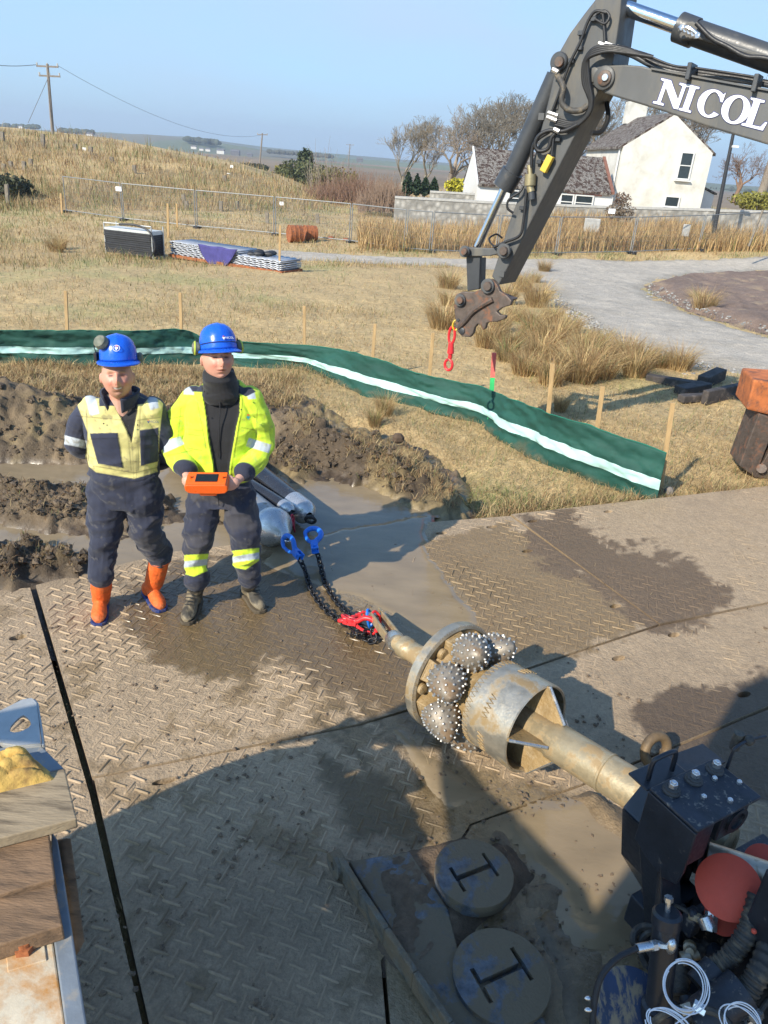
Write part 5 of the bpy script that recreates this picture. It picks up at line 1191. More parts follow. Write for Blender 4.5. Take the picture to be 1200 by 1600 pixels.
LR = [([(287, 597), (302, 600), (303, 617), (287, 616)], SILV, .7), ([(384, 613), (397, 609), (400, 623), (388, 624)], SILV, .7),
      ([(290, 596), (312, 580), (319, 613), (301, 612)], NAVY, .7), ([(366, 580), (400, 612), (384, 620), (367, 611)], NAVY, .7), (FLEECE, BLK_C, .7),
      ([(250, 690), (282, 682), (288, 694), (256, 708)], SILV, .6), ([(389, 684), (424, 695), (420, 708), (384, 697)], SILV, .6)]
def exR(V, N, C, px, py):
    for w_, r_ in ((np.array([-1.145, 3.885, 1.085]), .078), (np.array([-.812, 3.885, 1.092]), .078)):
        d = np.linalg.norm(V - (w_ + np.array([0, -.035, -.01])), axis=1); k = sst(r_ + .004, r_ - .004, d)[:, None]; C = C * (1 - k) + NAVY[None] * k
    k = (sst(.986, .976, V[:, 2]))[:, None]; C = C * (1 - k) + NAVY[None] * k
    C = seams(C, N, px, py, [((290, 670), (315, 673)), ((290, 678), (314, 681)), ((292, 700), (316, 704)), ((306, 616), (322, 700)), ((283, 636), (278, 684)), ((380, 622), (366, 715)), ((378, 668), (398, 672)), ((402, 640), (400, 684)), ((262, 655), (286, 650)), ((262, 712), (300, 704))]); dirt = (sst(.1, .5, fbm3(V, 14, 4, 31)) * .14 + .35 * sst(.36, .46, fbm3(V, 50, 3, 38)))[:, None] * (C.sum(1) > .4)[:, None]; return C * (1 - dirt) + np.array([.3, .3, .1])[None] * dirt
def wrinkle(amp, seed, zs=1.0):
    def f(V, N):
        a = fbm(V[:, 0] * 5 + V[:, 2] * 4, V[:, 2] * 9 - V[:, 1] * 5, 1, 3, seed); b = np.abs(fbm(V[:, 0] * 4 - V[:, 2] * 7, V[:, 2] * 6 + V[:, 1] * 8, 1, 2, seed + 4)) 
        return amp * (a - 1.2 * b + .3)
    return f
def dispR(V, N):
    px, py = proj(V); k = sst(-1.5, 1.5, poly_dist(px, py, FLEECE)) * (N[:, 1] < 0); e = np.exp(-(poly_dist(px, py, FLEECE) / 2.4) ** 2) * (N[:, 1] < 0) * (py > 605)
    return wrinkle(.017, 51)(V, N) * (1 - .5 * k) - .016 * k + .006 * e
jr = remesh(jb, 'jacket', .005, CLOTH, PR, painter(LIME, LR, 4.05, exR), 3, dispR)
def ptf(px, py, y): return at(px, py, y)
MB().tube(smooth_path([ptf(344, 612, 3.93), ptf(343, 660, 3.915), ptf(341, 716, 3.915)], 8), .003, 6).build('zip', M('zip', (.03, .03, .035), rough=.4, metal=.3), jr)
for a, b in ((319, 612), (325, 650), (374, 616), (377, 640), (331, 700)):
    MB().sphere(ptf(a, b, 3.915), .0042, 8, 6).build('press_stud', M('stud_metal', (.05, .05, .04), rough=.4, metal=.5) if a == 319 else bpy.data.materials['stud_metal'], jr, True)
emblem(ptf(388, 652, 3.915), (1, .1, 0), (0, 0, 1), (0, -1, 0), .014, jr, (EMBL_T, EMBL_R))
sb = MB()                                           # snood
torso(sb, [(-.967, 4.01, 1.455, .085, .085, 0), (-.967, 4.015, 1.50, .112, .106, 0), (-.967, 4.015, 1.53, .104, .100, 0), (-.968, 4.005, 1.565, .096, .100, 0), (-.969, 3.99, 1.60, .088, .098, 0), (-.970, 4.01, 1.635, .080, .088, 0)], p=2.1)
remesh(sb, 'snood', .005, CLOTH, PR, lambda V, N: np.tile(BLK_C, (len(V), 1)), 2, wrinkle(.010, 61))
for sg, pts in ((-1, [(-1.04, 4.04, 1.50), (-1.02, 3.98, 1.525), (-1.03, 4.06, 1.55)]), (1, [(-.89, 4.04, 1.50), (-.905, 3.98, 1.525), (-.90, 4.06, 1.55)])): pass
tb = MB()
torso(tb, [(-.985, 4.06, .80, .14, .11, 0), (-.985, 4.06, .90, .175, .12, t_), (-.985, 4.06, 1.01, .172, .118, t_)])
limb(tb, [(-1.075, 4.06, .90), (-1.105, 4.05, .76), (-1.135, 4.02, .56), (-1.155, 4.05, .40), (-1.165, 4.07, .235)], [.105, .105, .092, .084, .077])
limb(tb, [(-.895, 4.06, .90), (-.870, 4.06, .76), (-.850, 4.04, .56), (-.848, 4.09, .40), (-.840, 4.12, .265)], [.105, .105, .092, .084, .077])
LT = [([(278, 868), (330, 865), (329, 890), (303, 901), (279, 894)], LIME, .6), ([(278, 878), (330, 873), (330, 882), (278, 888)], SILV, .6), ([(353, 862), (405, 856), (405, 876), (384, 890), (355, 885)], LIME, .6), ([(353, 872), (405, 863), (405, 873), (353, 881)], SILV, .6)]
def exT(V, N, C, px, py):
    C = seams(C, N, px, py, [((318, 770), (300, 790)), ((365, 770), (385, 790)), ((283, 820), (282, 860)), ((178, 760), (160, 775)), ((222, 755), (238, 770)), ((195, 745), (196, 800)), ((300, 838), (325, 836)), ((150, 840), (180, 836))], .5)
    m = sst(.25, .5, fbm3(V, 7, 5, 71) + .25 * np.exp(-((V[:, 2] - .55) / .15) ** 2)) * (C.sum(1) < .3); C = C * (1 - .22 * m[:, None]) + np.array([.13, .11, .08])[None] * .22 * m[:, None]
    s_ = sst(.42, .5, fbm3(V, 40, 3, 73)) * (C.sum(1) < .5); return C * (1 - .2 * s_[:, None]) + np.array([.22, .20, .16])[None] * .2 * s_[:, None]
tr = remesh(tb, 'trousers', .0065, CLOTH, PR, painter(NAVY * 1.1, LT, 4.05, exT), 3, wrinkle(.024, 81))
MB().tube(smooth_path([ptf(340, 757, 3.93), ptf(341, 775, 3.93), ptf(342, 790, 3.94)], 5), .003, 6).build('zip', bpy.data.materials['zip'], tr)
hel, W_ = helmet(PR, (-.972, 4.012, 1.762), yaw, .94, RAD(-17))
for k, sx in enumerate((-1, 1)):
    mb = MB(); c = W_(sx * .128, .012, .004); ax_ = R_ @ np.array([sx, .15, .1]); mb.lathe(c - unit(ax_) * .02, ax_, [(0, .0), (0, .030), (.02, .036), (.034, .030), (.040, .015), (.040, 0)], 20); e_ = mb.build('ear_cup', MUFFG, hel, True)
    MB().ring(c + unit(ax_) * .004, ax_, .033, .006, 20, 6).build('ear_cup_rim', MUFFY, e_, True)
    MB().tube([W_(sx * .128, .012, .03), W_(sx * .118, .006, .05), W_(sx * .112, .0, .01)], .004, 6).build('cup_bracket', RUBBER, e_, True)
MB().tube([W_(.113 * sin(a), -.1325 * cos(a), .018 + .010 * cos(a)) for a in np.linspace(-1.3, 1.3, 24)], .0018, 6).build('helmet_band', RUBBER, hel, True)
c = W_(.008, -.124, .044); ux = R_ @ np.array([1, 0, 0]); nn = R_ @ np.array([0, -1, .45]); uz = np.cross(unit(ux), unit(nn)) * -1; uz = uz if uz[2] > 0 else -uz
emblem(c + nn * .005 - ux * .002, ux, uz, nn, .010, hel, (EMBL_W, EMBL_R)); flat_text('NICOL', 'lettering', W_(.042, -.114, .045) + nn * .005, R_ @ np.array([1, .35, 0]), uz, .017, EMBL_W, hel, R_ @ np.array([.35, -1, .4]))

# boots
BOOTM = MC('muddy_boot', rough=.7, bump=.7, bs=60, bd=.006, var=.35, vs=30)
def boot(parent, heel, toe, ankle, colf, topz, rs, name='boot', sole=None, th=.028, collar=None):
    heel = np.asarray(heel, float); toe = np.asarray(toe, float); d = unit(toe - heel); sd = np.array([-d[1], d[0], 0]); L = np.linalg.norm(toe - heel); mb = MB(); z0 = heel[2] + th
    V = []; F = []; n = 18; secs = [(.0, .026, .05), (.08, .037, .085), (.25, .040, .13), (.42, .040, .125), (.56, .044, .095), (.72, .048, .075), (.86, .045, .062), (.95, .034, .05), (1.0, .016, .03)]
    for t, w, h in secs:
        c = heel + d * L * t
        for k in range(n):
            a = 2 * pi * k / n; x = w * cos(a) * (1 if abs(cos(a)) > 0 else 1); z = z0 + (h / 2) * (1 + sin(a)) - .004; zz = max(z, z0 - .002); V.append(c + sd * x * (1.0 - .25 * max(0, sin(a))) + EZ * (zz - heel[2]))
    m = len(secs)
    for i in range(m - 1):
        for k in range(n): F.append((i * n + k, i * n + (k + 1) % n, (i + 1) * n + (k + 1) % n, (i + 1) * n + k))
    F.append(tuple(range(n - 1, -1, -1))); F.append(tuple((m - 1) * n + k for k in range(n))); mb.add(V, F)
    ank = heel + d * L * .27; limb(mb, [ank + EZ * (z0 - heel[2] + .05), ank + EZ * .14 + np.array([(ankle[0] - ank[0]) * .4, (ankle[1] - ank[1]) * .4, 0]), (ankle[0], ankle[1], topz)], rs)
    o = remesh(mb, name, .0055, BOOTM, parent, colf, 2, lambda V, N: .003 * fbm3(V, 30, 3, 91))
    P = []; 
    for t, w, _h in secs: P.append(heel + d * L * (t * 1.03 - .015) + sd * (w + .006))
    P2 = [heel + d * L * (t * 1.03 - .015) - sd * (w + .006) for t, w, _h in secs][::-1]
    s_ = MB().prism([p + EZ * .001 for p in P + P2], EZ * th).build('sole', sole, o); bevel(s_, .004, 2)
    return o
def mudboot(V, N):
    n = fbm3(V, 22, 4, 95); c = np.tile(np.array([.045, .04, .032]), (len(V), 1)); k = sst(-.15, .3, n + .6 * sst(.12, .03, V[:, 2]) - .12)[:, None]; c = c * (1 - k) + np.array([.19, .155, .10])[None] * k; return c
SOLED = M('muddy_sole', (.09, .07, .045), rough=.8, var=.4, bump=.5)
hL, tL = gz(309, 938, 0), gz(292, 975, 0); hR, tR = gz(382, 925, 0), gz(412, 962, 0)
tL = hL + unit(tL - hL) * .30; tR = hR + unit(tR - hR) * .30
for hh, tt, ak, zt, lab in ((hL, tL, (-1.165, 4.075), .20, None), (hR, tR, (-.842, 4.125), .215, None)):
    b_ = boot(PR, hh, tt, ak, mudboot, zt, [.055, .05, .052], 'boot', SOLED, .025)
    mb = MB(); mb.lathe((ak[0], ak[1], zt - .01), EZ, [(0, .056), (.03, .060), (.045, .056), (.045, .04)], 24); mb.build('sock_cuff', M('red_sock', (.30, .05, .04), rough=.9, var=.3), b_, True)
    mb = MB(); mb.lathe((ak[0], ak[1], zt + .02), EZ, [(0, .052), (.05, .060), (.08, .055)], 24); mb.build('sock', RUBBER, b_, True)
    d = unit(tt - hh); sd = np.array([-d[1], d[0], 0]); base_ = hh + d * .12; lc_ = MB()
    for k in range(6):
        f_ = k / 5; p = base_ + d * (.075 - .055 * f_) + EZ * (.105 + .095 * f_); p = p + d * .022
        lc_.tube([p - sd * .026, p + EZ * .006 + d * .006, p + sd * .026], .003, 6)
    lc_.build('laces', M('dark_laces', (.02, .02, .02), rough=.8), b_, True, kind='stuff')

# orange locator box in his hands
OR = M('orange_plastic', (.78, .115, .012), rough=.34, var=.05, bump=.02)
bc = np.array([-.985, 3.735, 1.062]); t0 = thing('locator_box', 'bright orange plastic control box held in both hands of the man in yellow', 'control box', bc)
bu = unit(np.array([1, .06, .05])); bv = unit(np.array([0, -.35, 1])); bn = np.cross(bu, bv)
mb = MB(); pr = [(-.105, .045), (-.118, .03), (-.118, .0), (-.10, -.020), (-.065, -.024), (.065, -.024), (.10, -.020), (.118, .0), (.118, .03), (.105, .045)]
o = MB().prism([bc + bu * a + bv * b - bn * .052 for a, b in pr], bn * .104).build('case', OR, t0); bevel(o, .008, 3)
o = MB().prism([bc + bu * a + bv * b - bn * .04 for a, b in ((-.055, -.022), (.06, -.022), (.048, -.048), (-.04, -.048))], bn * .08).build('battery_foot', OR, t0); bevel(o, .005, 2)
o = MB().box(bc + bv * .046, (.215, .10, .008), (bu, bn, bv)).build('lid', OR, t0); bevel(o, .003, 2)
for sx in (-.088, .088): MB().cyl(bc + bu * sx + bv * .05, bc + bu * sx + bv * .066, .006, n=10).build('knob', OR, t0, True)
MB().box(bc + bv * .052, (.12, .06, .004), (bu, bn, bv)).build('screen', M('dark_screen', (.01, .012, .014), rough=.1, bump=0), t0)

# ---------------------------------------------------------------- man in the coverall
PL_ = thing('person', 'smiling man in a cream and navy coverall with orange boots, arms behind his back', 'person', (-1.55, 3.95, 0))
yawL = RAD(19); HL = np.array([-1.507, 3.915, 1.578]); skinL = (.56, .275, .195)
V, F, RL = head_shape(HL, yawL, 1.0, 1.0, 1.0); hb = MB(); hb.add(V, F)
for sx in (-1, 1): hb.sphere(HL + RL @ np.array([sx * .084, .008, .0]), (.009, .017, .03), 10, 8)
limb(hb, [(-1.515, 3.97, 1.34), (-1.51, 3.945, 1.52)], [.066, .060]); torso(hb, [(-1.54, 3.99, .90, .14, .09, 0), (-1.535, 3.99, 1.1, .14, .09, 0), (-1.525, 3.99, 1.31, .16, .08, 0), (-1.52, 3.98, 1.39, .08, .06, 0)])
AL = [(-1.72, 3.99, 1.33), (-1.80, 4.06, 1.11), (-1.66, 4.17, .97)]; AR = [(-1.325, 4.0, 1.34), (-1.255, 4.07, 1.13), (-1.40, 4.18, .98)]
limb(hb, AL, [.04, .032, .026]); limb(hb, AR, [.04, .032, .026]); hand(hb, (-1.60, 4.19, .955), (1, .1, -.3), (0, 1, 0), (0, 0, 1), 1, .6); hand(hb, (-1.47, 4.215, .965), (-1, .1, -.3), (0, 1, 0), (0, 0, 1), 1, .6)
for pts in ([(-1.62, 3.99, .90), (-1.665, 3.98, .74), (-1.695, 3.95, .54), (-1.71, 3.93, .42)], [(-1.46, 3.99, .90), (-1.445, 4.0, .74), (-1.452, 4.03, .56), (-1.43, 4.10, .48)]): limb(hb, pts, [.07, .06, .045, .04])
remesh(hb, 'body', .0032, SKIN, PL_, lambda V, N: np.where((V[:, 2] > 1.455)[:, None], head_col(V, HL, RL, 1.0, skinL, .55, True, (.30, .17, .09), (.22, .14, .08)), np.array([.58, .33, .25])[None] * np.ones((len(V), 1))), 1)
jb = MB(); t2 = RAD(9)
torso(jb, [(-1.545, 3.985, .985, .195, .135, t2), (-1.540, 3.985, 1.03, .200, .140, t2), (-1.535, 3.98, 1.15, .198, .140, t2), (-1.53, 3.98, 1.26, .208, .135, t2), (-1.53, 3.99, 1.375, .200, .115, t2), (-1.52, 3.99, 1.435, .14, .09, t2), (-1.515, 3.985, 1.475, .085, .075, t2)])
limb(jb, [(-1.70, 3.995, 1.37), (-1.775, 4.01, 1.27), (-1.83, 4.05, 1.13), (-1.75, 4.13, 1.04), (-1.66, 4.17, .985)], [.075, .074, .066, .056, .046])
limb(jb, [(-1.36, 4.0, 1.38), (-1.315, 4.02, 1.27), (-1.285, 4.06, 1.14), (-1.31, 4.13, 1.05), (-1.40, 4.18, .99)], [.075, .074, .066, .056, .046])
LL = [([(117, 622), (150, 598), (248, 598), (255, 630), (249, 680), (249, 736), (210, 748), (150, 738), (133, 724), (137, 676)], CREAM, .7),
      ([(140, 677), (184, 676), (192, 731), (153, 725)], NAVY * 1.25, .5), ([(218, 672), (248, 668), (247, 721), (220, 728)], NAVY * 1.25, .5),
      ([(131, 613), (146, 607), (155, 646), (141, 650)], SILV * 1.05, .5), ([(224, 603), (244, 610), (248, 637), (235, 641)], SILV * 1.05, .5),
      ([(154, 598), (165, 590), (181, 634), (155, 635)], NAVY, .6), ([(208, 590), (235, 618), (225, 631), (205, 634)], NAVY, .6),
      ([(168, 600), (215, 600), (215, 641), (206, 690), (200, 676), (182, 640)], BLK_C, .6), ([(176, 612), (209, 612), (205, 632), (196, 643), (184, 630)], (.33, .34, .36), .6),
      ([(90, 677), (135, 689), (134, 701), (90, 692)], SILV * 1.1, .5)]
def exL(V, N, C, px, py):
    d = (sst(.0, .45, fbm3(V, 9, 5, 33)) * .30 + .45 * sst(.32, .45, fbm3(V, 45, 3, 37)))[:, None]; C = C * (1 - d) + np.array([.22, .18, .10])[None] * d * (C.sum(1) > .4)[:, None] + C * d * (C.sum(1) <= .4)[:, None]
    C = seams(C, N, px, py, [((120, 650), (200, 657)), ((214, 657), (250, 652)), ((146, 728), (210, 739)), ((210, 739), (248, 730)), ((141, 686), (186, 685)), ((218, 683), (247, 680)), ((198, 660), (205, 735)), ((219, 640), (216, 735)), ((135, 640), (138, 720))])
    seam = (np.exp(-(poly_dist(px, py, [(206, 680), (209, 748), (213, 748), (216, 640)]) / .7) ** 2) * (N[:, 1] < 0))[:, None] * .45
    return C * (1 - seam) + C * .35 * seam
def dispL(V, N):
    px, py = proj(V); e = sst(-.8, .8, poly_dist(px, py, LL[1][0])) + sst(-.8, .8, poly_dist(px, py, LL[2][0])); v = sst(-1.5, 1.5, poly_dist(px, py, LL[7][0])); wb = np.exp(-((V[:, 2] - 1.025) / .02) ** 2)
    return wrinkle(.016, 151)(V, N) + (.005 * e - .014 * v) * (N[:, 1] < 0) - .006 * wb
jl = remesh(jb, 'jacket', .005, CLOTH, PL_, painter(NAVY * 1.3, LL, 3.98, exL), 3, dispL)
for a, b in ((162, 662), (213, 640), (215, 664), (201, 665)): MB().sphere(ptf(a, b, 3.838), .0042, 8, 6).build('press_stud', bpy.data.materials['stud_metal'], jl, True)
emblem(ptf(232, 659, 3.842), (1, 0, 0), (0, 0, 1), (0, -1, 0), .009, jl, (EMBL_N, EMBL_R)); flat_text('NICOL', 'lettering', ptf(241, 659, 3.842), (1, .0, 0), (0, 0, 1), .018, EMBL_N, jl, (0, -1, 0))
V = []; na = 40                                              # stand-up collar open at the front
for k in range(na):
    a = RAD(-152) + RAD(304) * k / (na - 1); fr_ = (abs(a) / RAD(152)) ** 3
    for j in range(6): v = j / 5; r1 = .084 + .016 * v + .012 * fr_ * v; V.append((-1.514 + r1 * 1.05 * sin(a + t2), 3.965 + r1 * .95 * cos(a + t2) - .012 * fr_, 1.425 + .075 * v - .035 * fr_ * (1 - v * .3)))
i = (np.arange(na - 1)[:, None] * 6 + np.arange(5)[None]).ravel(); V = np.array(V); o = mk('collar', V, np.stack([i, i + 1, i + 7, i + 6], 1), CLOTH, PL_, True, col=np.tile(NAVY, (len(V), 1))); m_ = o.modifiers.new('t', 'SOLIDIFY'); m_.thickness = .012
tb = MB()
torso(tb, [(-1.545, 3.99, .80, .15, .12, 0), (-1.545, 3.99, .90, .185, .13, t2), (-1.545, 3.985, 1.00, .188, .130, t2)])
limb(tb, [(-1.64, 3.99, .90), (-1.665, 3.98, .74), (-1.695, 3.95, .54), (-1.715, 3.93, .40), (-1.722, 3.925, .31)], [.112, .112, .095, .086, .082])
limb(tb, [(-1.45, 3.99, .90), (-1.445, 4.0, .74), (-1.452, 4.03, .56), (-1.43, 4.10, .44), (-1.418, 4.12, .36)], [.112, .110, .092, .088, .084])
tl = remesh(tb, 'trousers', .0065, CLOTH, PL_, painter(NAVY * 1.05, [], 4.0, exT), 3, wrinkle(.026, 181))
def orange(V, N):
    n = fbm3(V, 16, 4, 97); c = np.tile(np.array([.72, .125, .018]), (len(V), 1)); k = sst(.1, .5, n + .35 * sst(.12, .02, V[:, 2]))[:, None] * .5; return c * (1 - k) + np.array([.38, .14, .05])[None] * k
SOLEB = M('navy_sole', (.02, .04, .16), rough=.6, var=.3, dirt=(.18, .13, .08), da=(.5, .65), ds=20)
h1, t1 = gz(161, 940, 0), gz(155, 974, 0); t1 = h1 + unit(t1 - h1) * .29; h2_, t2_ = gz(229, 925, 0), gz(252, 955, 0); t2_ = h2_ + unit(t2_ - h2_) * .29
for hh, tt, ak, zt in ((h1, t1, (-1.725, 3.93), .335), (h2_, t2_, (-1.415, 4.12), .355)):
    b_ = boot(PL_, hh, tt, ak, orange, zt, [.056, .056, .064, .067], 'rubber_boot', SOLEB, .022)
    MB().ring((ak[0], ak[1], zt - .03), EZ, .066, .004, 24, 6).build('boot_band', M('orange_rubber', (.66, .11, .016), rough=.45), b_, True)
hel, W_ = helmet(PL_, (-1.507, 3.955, 1.680), yawL, .92, RAD(-10))
mb = MB(); c = W_(-.075, -.075, .085); ax_ = RL @ np.array([-.55, -.75, .45]); mb.lathe(c - unit(ax_) * .01, ax_, [(0, 0), (0, .030), (.022, .040), (.045, .034), (.055, .018), (.056, 0)], 22); e_ = mb.build('ear_cup', MUFFG, hel, True)
MB().tube([W_(-.118, .01, .02), W_(-.128, -.03, .06), W_(-.122, -.045, .115), W_(-.09, -.075, .125)], .003, 6).build('cup_wire', RUBBER, e_, True)
mb = MB(); c = W_(-.122, .0, .01); mb.box(c, (.018, .04, .045)); bevel(mb.build('cup_bracket', RUBBER, hel), .004, 2)
mb = MB(); c = W_(.125, .01, .0); ax_ = np.array([1, .1, .1]); mb.lathe(c - unit(ax_) * .02, ax_, [(0, 0), (0, .026), (.02, .030), (.03, .022), (.032, 0)], 20); mb.build('ear_cup', MUFFG, hel, True)
nn = np.array([.05, -1, .75]); c = W_(-.002, -.121, .062) + unit(nn) * .004; emblem(c, (1, 0, 0), (0, .6, 1), nn, .012, hel, (EMBL_W, EMBL_R))
MB().ring(c, nn, .017, .0015, 24, 6).build('emblem_ring', EMBL_W, hel, True)
# ================================================================== EXCAVATOR ARM
EXG = M('grey_excavator_paint', (.078, .079, .078), rough=.5, var=.2, vs=3, bump=.1, bs=30, dirt=(.135, .125, .105), da=(.50, .66), ds=5, sc=(1, 1, .35))
EXD = M('dark_cylinder_paint', (.045, .048, .052), rough=.42, var=.2, bump=.06, dirt=(.10, .09, .08), da=(.6, .74), ds=6)
CHROME = M('chrome_rod', (.72, .73, .75), rough=.12, metal=1.0, var=.05, bump=0)
RUSTP = M('rubbed_rusty_steel', (.11, .085, .07), rough=.6, metal=.4, var=.35, vs=14, bump=.4, dirt=(.19, .085, .045), da=(.52, .66), ds=12)
BLKH = M('hydraulic_hose_rubber', (.016, .016, .017), rough=.5, var=.2, bump=.05)
BRASS = M('brass_fitting', (.36, .30, .17), rough=.4, metal=.6, var=.25, bump=.2)
EA = RAD(34); EU = np.array([cos(EA), -sin(EA), 0]); EN = np.array([-sin(EA), -cos(EA), 0]); EP0 = at(752, 450, 7.4)
def ex(px, py, off=0.0):              # point of the arm's near side plate; off > 0 stands proud towards the camera
    P = EP0 + EN * off; v = ray(px, py); return CAMP + v * (((P - CAMP) @ EN) / (v @ EN))
exc = thing('excavator', 'dark grey excavator arm with white NICOL lettering reaching in from the right', 'excavator', (EP0 + EU * 5.5)[:2].tolist() + [-.3])
def plate(name, px, w, mat=EXG, off=0.0, parent=exc, bw=.012):
    P = [ex(a, b, off) for a, b in px]; return bevel(MB().prism(P, -EN * w).build(name, mat, parent), bw, 2)
W_ST = .36
stick = plate('stick', [(940, -14), (972, -18), (969, 20), (962, 70), (957, 100), (946, 122), (905, 199), (779, 446), (768, 432), (800, 334), (836, 240), (858, 150), (868, 106), (872, 84), (890, 52), (912, 22)], W_ST)
boom = plate('boom', [(918, 112), (926, 103), (950, 102), (977, 101), (1003, 103), (1030, 110), (1080, 120), (1200, 142), (1330, 168), (1520, 230), (1740, 420), (1700, 520), (1620, 470), (1480, 340), (1330, 268), (1200, 226), (1112, 200), (1025, 170), (975, 155), (945, 146), (925, 132)], .42, off=.035)
MB().prism([ex(a, b, .037) for a, b in ((1018, 106), (1200, 139), (1330, 165), (1330, 168), (1200, 142.5), (1018, 109))], EN * .02).build('top_flange', EXG, boom)
def disc_e(px, py, r, off, th, mat, parent, name, n=24, bore=None):
    c = ex(px, py, off); prof = [(0, 0 if not bore else bore), (0, r), (th * .8, r), (th, r * .9), (th, 0 if not bore else bore)]; return MB().lathe(c, EN, prof, n).build(name, mat, parent, True)
def S(px): return px / (FOC / 7.6)     # pixels to metres at the arm
disc_e(945, 122, S(13), .035, .03, EXG, boom, 'pin_boss'); disc_e(945, 122, S(8.5), .065, .02, RUSTP, boom, 'boom_pin'); disc_e(946, 121, S(4), .085, .015, ZN, boom, 'pin_bolt'); disc_e(927, 117, S(8), .036, .012, EXG, boom, 'boss_cap')
# lettering: each letter a white plate with a thin navy outline
LET_W = M('white_lettering', (.72, .73, .74), rough=.5, var=.06, bump=0, dirt=(.5, .49, .46), da=(.60, .75), ds=9); LET_N = M('navy_outline', (.03, .04, .16), rough=.5, var=.05, bump=0)
def letter_polys(ch):
    ser = .07
    if ch == 'I': return [[(.02, 0), (.48, 0), (.48, ser), (.36, .10), (.36, .90), (.48, 1 - ser), (.48, 1), (.02, 1), (.02, 1 - ser), (.14, .90), (.14, .10), (.02, ser)]], .50
    if ch == 'L': return [[(.0, 0), (.78, 0), (.84, .30), (.77, .30), (.66, .10), (.36, .09), (.36, .90), (.50, 1 - ser), (.50, 1), (.0, 1), (.0, 1 - ser), (.13, .90), (.13, .10), (.0, ser)]], .86
    if ch == 'N': return [[(.0, 0), (.38, 0), (.38, ser), (.25, .10), (.25, .70), (.74, 0), (.90, 0), (.90, .90), (1.02, 1 - ser), (1.02, 1), (.66, 1), (.66, 1 - ser), (.79, .90), (.79, .36), (.34, 1), (.0, 1), (.0, 1 - ser), (.13, .90), (.13, .10), (.0, ser)]], 1.04
    if ch == 'O':
        o = [(.48 + .48 * cos(a), .5 + .52 * sin(a)) for a in np.linspace(pi / 2, pi / 2 + 2 * pi, 41)]; i = [(.48 + .23 * cos(a), .5 + .43 * sin(a)) for a in np.linspace(pi / 2 + 2 * pi, pi / 2, 41)]
        return [o[k:k + 2] + [i[40 - k - 1], i[40 - k]] for k in range(40)], .98
    if ch == 'C':
        a0, a1 = RAD(48), RAD(322); o = [(.50 + .48 * cos(a), .5 + .52 * sin(a)) for a in np.linspace(a0, a1, 31)]; i = [(.50 + .23 * cos(a), .5 + .43 * sin(a)) for a in np.linspace(a0, a1, 31)]
        q = [[o[k], o[k + 1], i[k + 1], i[k]] for k in range(30)]; q.append([(.80, .92), (.86, 1.0), (.86, .64), (.79, .64), (.66, .86)]); return q, .92
org = {'N': (1020, 161), 'I': (1059.5, 171.5), 'C': (1083, 177), 'O': (1121, 187), 'L': (1158.5, 195.5)}; wid = {'N': 45.0, 'I': 42, 'C': 44, 'O': 46, 'L': 44}
for ch in 'NICOL':
    polys, adv = letter_polys(ch); ox, oy = org[ch]; sc = wid[ch]; up = np.array([13.8, -39.0]) * (1.0 + .03 * 'NICOL'.index(ch)); bs = np.array([.969, .247]) * sc
    mb = MB(); mn = MB()
    for p in polys:
        pts = [ex(ox + bs[0] * a + up[0] * b, oy + bs[1] * a + up[1] * b, .0400) for a, b in p]; mb.prism(pts, EN * .0022)
        cx, cy = (.5, .5); e = .034
        cen = np.mean(p, 0)
        P2 = []
        for k in range(len(p)):
            a_, b_, c_ = np.array(p[k - 1]), np.array(p[k]), np.array(p[(k + 1) % len(p)])
            n1 = np.array([(b_ - a_)[1], -(b_ - a_)[0]]); n2 = np.array([(c_ - b_)[1], -(c_ - b_)[0]]); n1 = n1 / max(np.linalg.norm(n1), 1e-9); n2 = n2 / max(np.linalg.norm(n2), 1e-9)
            area = sum(p[i][0] * p[(i + 1) % len(p)][1] - p[(i + 1) % len(p)][0] * p[i][1] for i in range(len(p))); sg = 1 if area > 0 else -1
            m_ = n1 + n2; L_ = max(.45, np.linalg.norm(m_) / 1.0); P2.append(b_ + sg * m_ / L_ * e * 1.05)
        mn.prism([ex(ox + bs[0] * a + up[0] * b, oy + bs[1] * a + up[1] * b, .0365) for a, b in P2], EN * .0022)
    lt = mb.build('letter', LET_W, boom, label='white letter ' + ch); mn.build('letter_outline', LET_N, lt)
# arm cylinder on top: chrome rod and barrel with a guard
mid = -.17
def exm(px, py, o=mid): return ex(px, py, o)
MB().cyl(exm(948, 2), exm(1072, 46), S(8.2), n=24).build('chrome_rod', CHROME, exc, True)
MB().cyl(exm(1068, 45), exm(1290, 122), S(13.5), n=28).build('arm_cylinder', EXD, exc, True)
o = MB().prism([ex(a, b, -.03) for a, b in ((1060, 55), (1073, 34), (1082, 33), (1115, 54), (1150, 72), (1200, 86), (1290, 114), (1290, 122), (1200, 95), (1130, 74), (1088, 60), (1064, 62))], -EN * .28).build('cylinder_guard', EXG, exc); bevel(o, .01, 2)
MB().cyl(exm(1060, 42), exm(1086, 52), S(15.5), n=24).build('cylinder_head', EXD, exc, True)
mb = MB()
for k in range(5): a = ex(1063 + 6 * k, 44 + 3 * k, .05); mb.cyl(a, a + EN * .03 + EU * .02, S(3.2), n=6)
mb.tube(smooth_path([ex(1062, 46, .05), ex(1075, 44, .08), ex(1092, 56, .06)], 5), S(2.6), 8); mb.build('cylinder_fittings', ZN, exc, kind='stuff')
def hosep(pts, r, off=.06, name='hose', mat=BLKH, par=exc, sub=8):
    P = [ex(p[0], p[1], p[2] if len(p) > 2 else off) for p in pts]; return MB().tube(smooth_path(P, sub), S(r), 10).build(name, mat, par, True)
